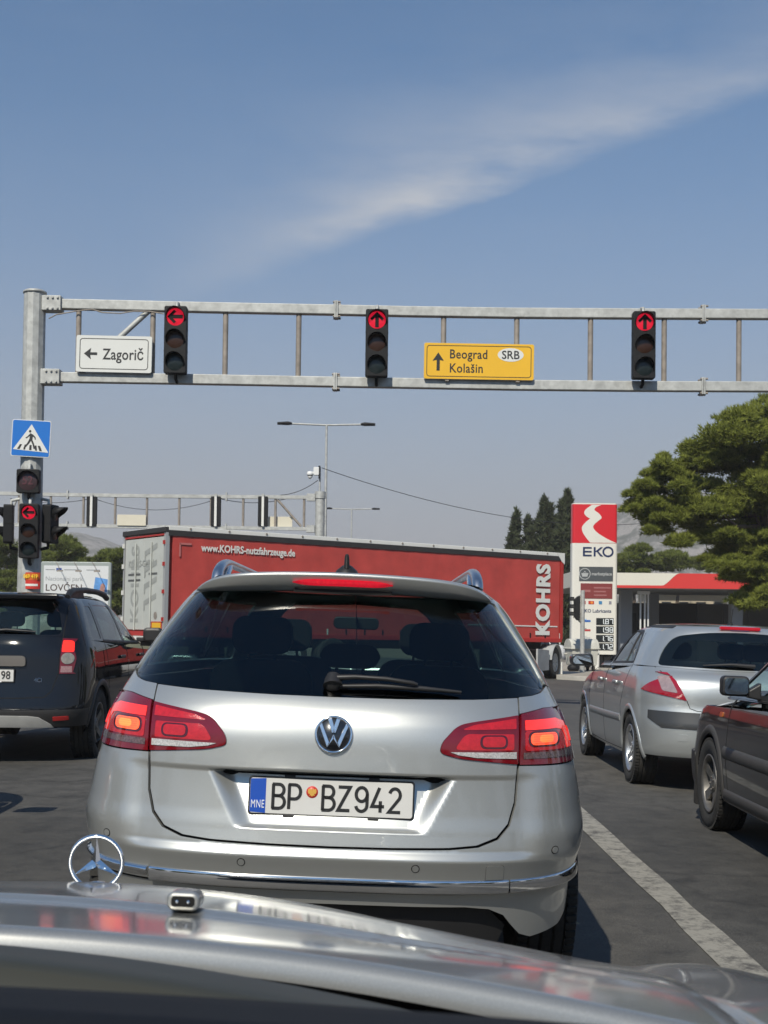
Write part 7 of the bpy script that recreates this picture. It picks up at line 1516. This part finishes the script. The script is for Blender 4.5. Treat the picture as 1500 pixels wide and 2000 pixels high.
    def on(x, z, o): u = sh.u_rear(x, z); return Vector((sh.P(u, z)+sh.N(u, z)*o).tolist())
    MB().tube([on(0.08, 1.085, 0.02), on(-0.12, 1.092, 0.028), on(-0.36, 1.082, 0.015)], [0.02, 0.013, 0.005], 8).build('rear_wiper', M_BLACKPL, car)
    mb = MB(); mb.tube([(0.0, 0.74, 1.455), (0, 0.72, 1.475)], [0.028, 0.016], 10); mb.tube([(0, 0.72, 1.47), (0, 0.66, 1.60)], [0.006, 0.003], 6); mb.build('roof_antenna', M_BLACKPL, car)
    strip('roof_seam', car, sh, [('s', 0.66, 1.418, -1), ('s', 1.2, 1.428, -1), ('s', 1.9, 1.43, -1)], 0.022, M_BLACKPL, off=0.003)
    mb = MB(); mb.box((0, 2.0, 0.58), (1.34, 3.0, 0.5)); mb.box((0, 0.5, 0.58), (1.22, 0.5, 0.5)); mb.box((0, 2.2, 0.30), (1.3, 3.0, 0.10)); mb.build('underbody', M_INT, car)
    seats(car, [(1.15, (-0.38, 0.38), 0.46), (2.0, (-0.37, 0.37), 0.5)], 0.6, htop=1.10, head=1.26); MB().box((0, 2.85, 0.93), (1.3, 0.4, 0.12)).build('dashboard', M_INT, car, bevel=0.03)
    return car
hb = hatchback()
side_hb = copy_tree(hb); side_hb['label'] = 'hatchback waiting in the left lane beside the viewer, its shadow at the left edge'; side_hb.location = (-3.72, 5.05, gz(-3.72, 5.05)); side_hb.rotation_euler = (0, 0, 0)

def old_car():
    Z = [0.18, 0.24, 0.32, 0.42, 0.50, 0.60, 0.70, 0.78, 0.84, 0.88, 0.905, 0.925, 0.95, 1.00, 1.10, 1.22, 1.32, 1.38, 1.405]
    W = [0.80, 0.825, 0.842, 0.85, 0.853, 0.853, 0.85, 0.846, 0.838, 0.828, 0.818, 0.806, 0.79, 0.768, 0.718, 0.660, 0.61, 0.55, 0.44]
    RR = [0.2, 0.1, 0.03, 0.0, 0.0, 0.02, 0.04, 0.05, 0.06, 0.08, 0.10, 0.13, 0.18, 0.22, 0.30, 0.42, 0.55, 0.68, 0.85]
    FF = [3.98, 4.06, 4.10, 4.11, 4.10, 4.06, 4.02, 3.96, 3.86, 3.68, 3.50, 3.38, 3.27, 3.19, 3.03, 2.83, 2.62, 2.45, 2.20]
    sh = Shell(Z, W, RR, FF, dr=0.5, nr=3.2, df=0.62, nf=3.4, bow=0.02, zref=0.6)
    car = thing('old_car', 'dusty black car with grey side mouldings at the right edge', 'car', (3.115, 5.66, gz(3.115, 5.66)), ROAD_ROT); MT = M_DARKP
    fw = 3.26; belt = [(2.90, 0.925), (2.0, 0.935), (1.0, 0.945), (0.4, 0.95)]
    flank_ring(car, sh, MT, 0.235, 0.80, fw, 0.95, {'belt': [(3.05, 0.918)]+belt, 'rear_belt': [(0.7, 0.952), (-0.7, 0.952)]}, Ra=0.345, zc=0.315, h=0.035, hz=0.02, zb_rear=0.3)
    # bonnet: closes the top of the lower body ahead of the windscreen
    def bon(mb):
        V = []; nx, ny = 24, 18
        for j in range(ny+1):
            y = 2.55+(3.98-2.55)*j/ny
            for i in range(nx+1):
                a = -1+2*i/nx; x = a*(0.80-0.05*(j/ny)**3); V.append((x, y-0.10*abs(a)**4*(j/ny)**2, 0.955-0.045*abs(a)**2.2-0.115*(j/ny)**2.2-0.03*abs(a)**8))
        mb.add(V, [(j*(nx+1)+i, j*(nx+1)+i+1, (j+1)*(nx+1)+i+1, (j+1)*(nx+1)+i) for j in range(ny) for i in range(nx)], True)
    mb = MB(); bon(mb); mb.build('bonnet', MT, car)
    def wf(sg): return [('s', a, z, sg) for a, z in rpoly([(1.36, 0.965, 0.02), (2.84, 0.955, 0.02), (2.32, 1.325, 0.05), (1.40, 1.335, 0.03)], 4)]
    def wr(sg): return [('s', a, z, sg) for a, z in rpoly([(0.62, 0.975, 0.04), (1.28, 0.965, 0.02), (1.32, 1.335, 0.03), (0.85, 1.31, 0.08)], 4)]
    rg = rpoly([(-0.64, 1.0, 0.04), (0.64, 1.0, 0.04), (0.52, 1.33, 0.05), (-0.52, 1.33, 0.05)])
    gh = [('u', -sh.U+0.001, 0.915)]+[('s', y, z+0.003, -1) for y, z in [(3.05, 0.918)]+belt]+[('r', -0.7, 0.955), ('r', 0.7, 0.955)]+[('s', y, z+0.003, 1) for y, z in belt[::-1]+[(3.05, 0.918)]]+[('u', sh.U-0.001, 0.915)]
    zt = 1.38; P = sh.path(gh, 0.04, closed=False)+[(u, zt) for u in np.linspace(sh.U-0.001, -sh.U+0.001, 110)]
    ws = [('u', sh.U-0.01, 0.965), ('s', 2.99, 0.975, 1), ('s', 2.43, 1.33, 1), ('u', sh.U-0.01, 1.35)]; wsl = [(p[0], -p[1], *p[2:]) if p[0] == 'u' else (*p[:3], -1) for p in ws]
    hl = [R_(rg)]+[f(sg) for sg in (1, -1) for f in (wr, wf)]+[ws, wsl]
    panel('cabin_frame', car, sh, P, MT, h=0.04, raw=True, holes=[sh.path(q, 0.04) for q in hl]); roof_cap('roof', car, sh, zt, MT, 0.025)
    panel('rear_window', car, sh, R_(rg), M_GLASS, off=-0.003, thick=0, h=0.06)
    mg = mat('dusty_moulding', (0.055, 0.052, 0.048), 0.55, var=0.15, vscale=8)
    for sg in (1, -1):
        for f in (wr, wf):
            panel('side_window', car, sh, f(sg), M_GLASS, off=-0.004, thick=0, h=0.06); strip('window_trim', car, sh, f(sg)+[f(sg)[0]], 0.022, M_BLACKPL, off=0.003)
        panel('windscreen', car, sh, ws if sg > 0 else wsl, M_GLASS, off=-0.004, thick=0, h=0.08)
        for pts in ([(2.74, 0.28), (2.80, 0.55), (2.76, 0.92)], [(1.30, 0.27), (1.32, 0.95)]): strip('door_seam', car, sh, [('s', a, z, sg) for a, z in pts], 0.006, M_DARKGAP, off=0.0012, thick=0.002)
        strip('arch_moulding', car, sh, arch(fw, 0.315, 0.375, 0.26, sg, 22), 0.06, mg, off=0.012); strip('arch_moulding', car, sh, arch(0.80, 0.315, 0.375, 0.26, sg, 22), 0.06, mg, off=0.012)
        strip('side_moulding', car, sh, [('s', a, z, sg) for a, z in ((1.14, 0.565), (2.0, 0.565), (2.86, 0.565))], 0.085, mg, off=0.014)
        strip('sill_moulding', car, sh, [('s', a, z, sg) for a, z in ((1.18, 0.285), (2.0, 0.285), (2.84, 0.285))], 0.085, mg, off=0.014)
        panel('side_repeater', car, sh, [('s', a, z, sg) for a, z in rpoly([(2.93, 0.79, 0.01), (3.00, 0.79, 0.01), (3.00, 0.825, 0.01), (2.93, 0.825, 0.01)], 3)], mat('repeater_orange', (0.40, 0.12, 0.03), 0.2, coat=1), off=0.008, thick=0.008, h=0.02)
        for yy in (1.62,): MB().box((sg*0.872, yy+0.1, 0.86), (0.03, 0.20, 0.04)).build('door_handle', M_BLACKPL, car, bevel=0.012)
        wheel(car, sg*0.755, fw, 0.312, 0.205, sg, M_ALLOY_DIRTY, 5, 0.195); wheel(car, sg*0.755, 0.80, 0.312, 0.205, sg, M_ALLOY_DIRTY, 5, 0.195)
        MB().prism(rrect(0.170, 0.125, 0.03, 4, sg*0.968, 1.025), 0.09, y0=2.22).build('door_mirror', M_BLACKPL, car, bevel=0.02)
        MB().prism(rrect(0.144, 0.098, 0.022, 4, sg*0.968, 1.025), 0.004, y0=2.213).build('mirror_glass', mat('mirror_silver_dull', (0.42, 0.46, 0.50), 0.06, 1.0), car)
        MB().prism([(sg*0.88, 0.955), (sg*0.80, 0.94), (sg*0.80, 1.05), (sg*0.88, 1.0)], 0.08, y0=2.26).build('mirror_arm', M_BLACKPL, car, bevel=0.01)
        MB().prism(rpoly([(sg*0.62, 0.10, 0.02), (sg*0.86, 0.12, 0.02), (sg*0.86, 0.30, 0.02), (sg*0.62, 0.30, 0.02)]), 0.02, y0=3.62).build('mud_flap', M_BLACKPL, car)
    panel('front_bumper', car, sh, [('s', 3.62, 0.20, -1), ('u', -sh.U+0.02, 0.20), ('u', -sh.U+0.02, 0.50), ('s', 3.60, 0.50, -1)], M_BLACKPL, off=0.02, thick=0.03, h=0.04); panel('front_bumper', car, sh, [('s', 3.62, 0.20, 1), ('u', sh.U-0.02, 0.20), ('u', sh.U-0.02, 0.50), ('s', 3.60, 0.50, 1)], M_BLACKPL, off=0.02, thick=0.03, h=0.04)
    mb = MB(); mb.box((0, 1.9, 0.56), (1.30, 2.4, 0.46)); mb.box((0, 1.9, 0.28), (1.4, 3.4, 0.08)); mb.box((0, 3.4, 0.62), (1.10, 0.9, 0.40)); mb.build('underbody', M_INT, car)
    seats(car, [(0.95, (-0.36, 0.36), 0.46), (1.45, (-0.36, 0.36), 0.48)], 0.6, htop=1.05, head=1.2); MB().box((0, 2.45, 0.90), (1.36, 0.5, 0.12)).build('dashboard', M_INT, car, bevel=0.04)
    mb = MB(); mb.lathe([(0.185+0.013*math.cos(a), 0.013*math.sin(a)) for a in np.linspace(0, 2*math.pi, 9)[:-1]], 28, 'z', Matrix.Translation((-0.36, 2.06, 0.96)) @ Matrix.Rotation(rad(62), 4, 'X'), closed=True); mb.build('steering_wheel', M_BLACKPL, car)
    return car
old_car()

def far_white_car():
    Z = [0.2, 0.35, 0.6, 0.8, 0.9, 1.0, 1.2, 1.38, 1.43]; W = [0.78, 0.84, 0.87, 0.86, 0.83, 0.78, 0.70, 0.6, 0.45]
    RR = [0.1, 0.02, 0.0, 0.03, 0.1, 0.3, 0.45, 0.7, 0.95]; FF = [4.1, 4.2, 4.2, 4.0, 3.5, 3.0, 2.7, 2.3, 2.0]
    sh = Shell(Z, W, RR, FF, dr=0.5, nr=3, df=0.7, nf=2.8, zref=0.6)
    p = at(1100, 1270, 64); car = thing('parked_car', 'white parked car glimpsed between the lorry and the waste container', 'car', (p.x, 64, gz(p.x, 64)), (0, 0, rad(100)))
    MT = mat('white_car_paint', (0.72, 0.73, 0.73), 0.3, coat=1)
    flank_ring(car, sh, MT, 0.25, 0.75, 3.3, 0.95, {'belt': [(2.9, 0.93), (1.0, 0.95)], 'rear_belt': [(0.6, 0.96), (-0.6, 0.96)]}, Ra=0.35, h=0.1)
    top = [(u, 1.40) for u in np.linspace(sh.U-0.001, -sh.U+0.001, 60)]; P = [(u, 0.96) for u in np.linspace(-sh.U+0.001, sh.U-0.001, 60)]
    panel('cabin_windows', car, sh, P+top, mat('far_car_glass', (0.02, 0.025, 0.03), 0.08), h=0.12, raw=True, off=-0.01); roof_cap('roof', car, sh, 1.40, MT, 0.03, 0.15)
    for y in (0.9, 1.9, 2.75):
        for sg in (1, -1): strip('pillar', car, sh, [('s', y, 0.95, sg), ('s', y+(0.2 if y < 1 else -0.35 if y > 2 else 0), 1.40, sg)], 0.08, MT, off=0.004)
    for sg in (1, -1):
        for y in (0.75, 3.3): wheel(car, sg*0.76, y, 0.31, 0.2, sg, lugs=False)
far_white_car()
tractor()

# ================================================================== the car the picture is taken from
def own_car():
    xc = -0.43; car = thing('silver_saloon', 'silver bonnet with upright star ornament and dark dashboard in the foreground', 'car', (xc, 0, gz(xc, 1.0))); z_off = -car.location.z
    fz = pchip([0.70, 0.90, 1.05, 1.20, 1.35, 1.50, 1.65, 1.78, 1.88, 1.95, 2.00, 2.04], [1.070, 1.057, 1.040, 1.020, 0.997, 0.970, 0.941, 0.914, 0.888, 0.862, 0.835, 0.795])
    fk = pchip([0.7, 0.9, 1.2, 1.6, 1.9, 2.05], [0.05, 0.065, 0.13, 0.212, 0.262, 0.32])
    def H(x, y): return float(fz(y)) - float(fk(y))*x*x + 0.005*float(sstep(1.213-0.84*x*x, 1.227-0.84*x*x, y))*(1-0.8*float(sstep(0.3, 0.62, abs(x))))
    def Yr(x): return 1.0-0.62*x*x
    def Yf(x): return 2.035-0.16*x*x-0.5*max(0, abs(x)-0.55)**2
    W = 0.68; nx, ny = 84, 190; V = []
    for j in range(-3, ny+1):
        for i in range(nx+1):
            x = -W+2*W*i/nx; y0, y1 = Yr(x), Yf(x)
            if j >= 0: y = y0+(y1-y0)*j/ny; z = H(x, y)
            else: y = y0-0.002*(-j) - (0.004 if j == -1 else 0.007); z = H(x, y0)-(0.002, 0.007, 0.018)[-j-1]
            e = sstep(W-0.05, W, abs(x)); z -= 0.020*float(e)**2
            V.append((x, y, z+z_off))
    rows = ny+4; n1 = nx+1
    mb = MB(); mb.add(V, [(j*n1+i, j*n1+i+1, (j+1)*n1+i+1, (j+1)*n1+i) for j in range(rows-1) for i in range(nx)], True); bon = mb.build('bonnet', M_HOOD, car)
    # front wings with the long crest over the lamps
    for sg in (1, -1):
        V = []; nx2, ny2 = 20, 60
        for j in range(ny2+1):
            y = 0.80+(2.06-0.80)*j/ny2
            for i in range(nx2+1):
                a = i/nx2; x = 0.662+0.265*a; crest = float(fz(y))-float(fk(y))*0.692**2-0.012
                zz = crest+0.038*math.sin(min(1, a/0.75)*math.pi)*float(sstep(0.85, 1.5, y))-0.10*max(0, a-0.45)**1.6*3.2-0.09*float(sstep(1.86, 2.06, y))**1.5-0.014*float(sstep(0.9, 1.5, y))
                V.append((sg*x, y, zz+z_off-(0.02 if i == 0 else 0)))
        n2 = nx2+1; fs = [(j*n2+i, j*n2+i+1, (j+1)*n2+i+1, (j+1)*n2+i) for j in range(ny2) for i in range(nx2)]
        mb = MB(); mb.add(V, fs if sg > 0 else [f[::-1] for f in fs], True); mb.build('front_wing', M_HOOD, car)
    # gutter under the bonnet's edges
    MB().box((0, 1.4, 0.72+z_off), (1.36, 1.2, 0.05)).build('engine_bay', M_DARKGAP, car)
    # star ornament
    sy = 1.90; sz = H(0, sy); st = empty('star_ornament', (0.010, sy, sz+z_off), parent=car)
    MB().lathe([(0.001, 0.010), (0.014, 0.008), (0.020, 0.0), (0.020, -0.01)], 20, 'z').build('star_foot', M_CHROME, st)
    R_o = 0.0385; cz = 0.0375
    mb = MB(); mb.lathe([(R_o+0.0032*math.cos(a), 0.0034*math.sin(a)) for a in np.linspace(0, 2*math.pi, 11)[:-1]], 56, 'y', Matrix.Translation((0, 0, cz)), closed=True); mb.build('star_ring', M_CHROME, st)
    mb = MB()
    for k in range(3):
        a = math.pi/2+2*math.pi*k/3; d = Vector((math.cos(a), 0, math.sin(a))); s = Vector((-math.sin(a), 0, math.cos(a))); C = Vector((0, 0, cz))
        tip = C+d*(R_o-0.0005); b1 = C+s*0.0062+d*0.0033; b2 = C-s*0.0062+d*0.0033; f_ = C+Vector((0, -0.0045, 0)); bk = C+Vector((0, 0.0045, 0))
        mb.add([tip, b1, b2, f_, bk], [(0, 1, 3)[::-1], (0, 3, 2)[::-1], (0, 4, 1)[::-1], (0, 2, 4)[::-1]])
    mb.build('star_points', M_CHROME, st)
    # washer nozzle
    nxp = 0.253; nyp = 1.17; nz = H(nxp, nyp)
    nzl = empty('washer_nozzle', (nxp, nyp, nz+z_off), (rad(-6), rad(2), 0), parent=car)
    MB().prism(rrect(0.030, 0.017, 0.007, 5, 0, 0.0075), 0.032, y0=-0.018).build('nozzle_body', M_HOOD, nzl, bevel=0.0035, seg=3); MB().prism(rrect(0.021, 0.009, 0.003, 4, 0, 0.0075), 0.004, y0=-0.0192).build('nozzle_mouth', M_DARKGAP, nzl)
    for s in (-1, 1): MB().ball((s*0.005, -0.0196, 0.0075), 0.0018, 8, 6).build('nozzle_jet', M_CHROME, nzl)
    # scuttle with wiper, dashboard
    mb = MB(); V = []; n3 = 40
    for (dy, z) in ((0.05, 1.020), (-0.012, 1.030), (-0.03, 1.046), (-0.09, 1.055), (-0.145, 1.063), (-0.152, 0.99)):
        for i in range(n3+1): x = -0.68+1.36*i/n3; V.append((x, Yr(x)+dy-0.02, z-0.06*x*x+z_off))
    mb.add(V, [(j*(n3+1)+i+1, j*(n3+1)+i, (j+1)*(n3+1)+i, (j+1)*(n3+1)+i+1) for j in range(5) for i in range(n3)], True); mb.build('scuttle', mat('scuttle_grey', (0.036, 0.038, 0.033), 0.5, spec=0.3), car)
    mb = MB(); mb.tube([(0.50, Yr(0.5)-0.035, 1.022+z_off), (0.1, Yr(0.1)-0.035, 1.036+z_off), (-0.45, Yr(-0.45)-0.035, 1.028+z_off)], [0.008, 0.007, 0.005], 8); mb.build('wiper_blade', M_BLACKPL, car)
    mb = MB(); V = []
    prof = [(0.02, 1.000), (0.0, 1.105), (-0.015, 1.123), (-0.05, 1.131), (-0.10, 1.141), (-0.135, 1.151), (-0.145, 1.149), (-0.16, 1.140), (-0.30, 1.150), (-0.32, 1.10)]
    for (dy, z) in prof:
        for i in range(n3+1): x = -0.70+1.40*i/n3; V.append((x, 0.585-0.16*x*x+dy, z-0.02*x*x+z_off))
    mb.add(V, [(j*(n3+1)+i, j*(n3+1)+i+1, (j+1)*(n3+1)+i+1, (j+1)*(n3+1)+i)[::-1] for j in range(len(prof)-1) for i in range(n3)], True); mb.build('dashboard', mat('dashboard_navy', (0.0055, 0.0075, 0.012), 0.8, bump=0.1, bscale=300, spec=0.25), car)
    # roof and pillars above the picture
    mb = MB(); V = []
    for j in range(13):
        y = 0.10-1.7*j/12
        for i in range(21): x = -0.62+1.24*i/20; V.append((x, y-0.10*(x/0.62)**2, 1.425-0.05*(x/0.62)**2+0.02*math.sin(math.pi*j/12)+z_off))
    mb.add(V, [(j*21+i, j*21+i+1, (j+1)*21+i+1, (j+1)*21+i)[::-1] for j in range(12) for i in range(20)], True); rf = mb.build('roof', M_HOOD, car)
    for sg in (1, -1):
        MB().tube([(sg*0.735, 0.80, 1.02+z_off), (sg*0.66, 0.40, 1.25+z_off), (sg*0.60, -0.02, 1.385+z_off)], 0.035, 8).build('windscreen_pillar', M_HOOD, car); MB().tube([(sg*0.60, -0.02, 1.385+z_off), (sg*0.60, -1.6, 1.38+z_off)], 0.035, 8).build('roof_side', M_HOOD, car)
        wheel(car, sg*0.76, 1.55, 0.31, 0.2, sg, lugs=False); MB().box((sg*0.84, 0.2, 0.62+z_off), (0.08, 1.9, 0.78)).build('front_door', M_HOOD, car, bevel=0.03); MB().prism([(0.60, 0.30), (2.0, 0.28), (2.06, 0.55), (2.0, 0.74), (1.4, 0.86), (0.6, 0.93)], 0.04, Matrix.Translation((sg*0.925+0.02, 0, z_off)) @ Matrix.Rotation(math.pi/2, 4, 'Z')).build('wing_side', M_HOOD, car, bevel=0.015)
    MB().prism(rpoly([(-0.88, 0.25, 0.1), (0.88, 0.25, 0.1), (0.86, 0.68, 0.1), (-0.86, 0.68, 0.1)]), 0.30, Matrix.Translation((0, 1.93, z_off))).build('front_bumper', M_HOOD, car, bevel=0.06)
    MB().box((0, 0.2, 0.42+z_off), (1.5, 3.2, 0.25)).build('floor_pan', M_INT, car)
    return car
own_car()
# ================================================================== unseen trees added round the viewer to darken car reflections, and the air
def tree_belt():
    rg = random.Random(77); cl = []
    def row(x0, y0, x1, y1, n):
        for k in range(n):
            u = (k+rg.random())/n; x, y = x0+(x1-x0)*u+rg.uniform(-3, 3), y0+(y1-y0)*u+rg.uniform(-3, 3); h = rg.uniform(4.5, 8.0); g_ = gz(x, y)
            for q in range(4): cl.append(((x+rg.uniform(-1.6, 1.6), y+rg.uniform(-1.6, 1.6), g_+h*(0.25+0.22*q)), (2.3, 2.3, 1.7)))
    row(-45, -48, 45, -48, 22); row(-34, -48, -30, 40, 18); row(34, -48, 36, 30, 16)
    o = foliage('reflection_trees', cl, 34, 0.75, M_PINE2, None, 4, 0.3, 9, shell=0.2, width=0.35); return tag(o, 'unseen belt of trees added around the viewer for reflections in the cars', 'trees', kind='stuff')
tree_belt()
hz = MB(); hz.box((0, 900, 62), (4900, 3000, 154)); ho = hz.build('haze', None); tag(ho, kind='stuff')
hm = bpy.data.materials.new('haze_air'); hm.use_nodes = True; hn, hl_ = hm.node_tree.nodes, hm.node_tree.links; hn.clear()
hout = hn.new('ShaderNodeOutputMaterial'); hv_ = hn.new('ShaderNodeVolumePrincipled'); hv_.inputs['Color'].default_value = (0.88, 0.85, 0.85, 1); hv_.inputs['Density'].default_value = 0.00062; hv_.inputs['Anisotropy'].default_value = 0.0
hl_.new(hv_.outputs['Volume'], hout.inputs['Volume']); ho.data.materials.append(hm)
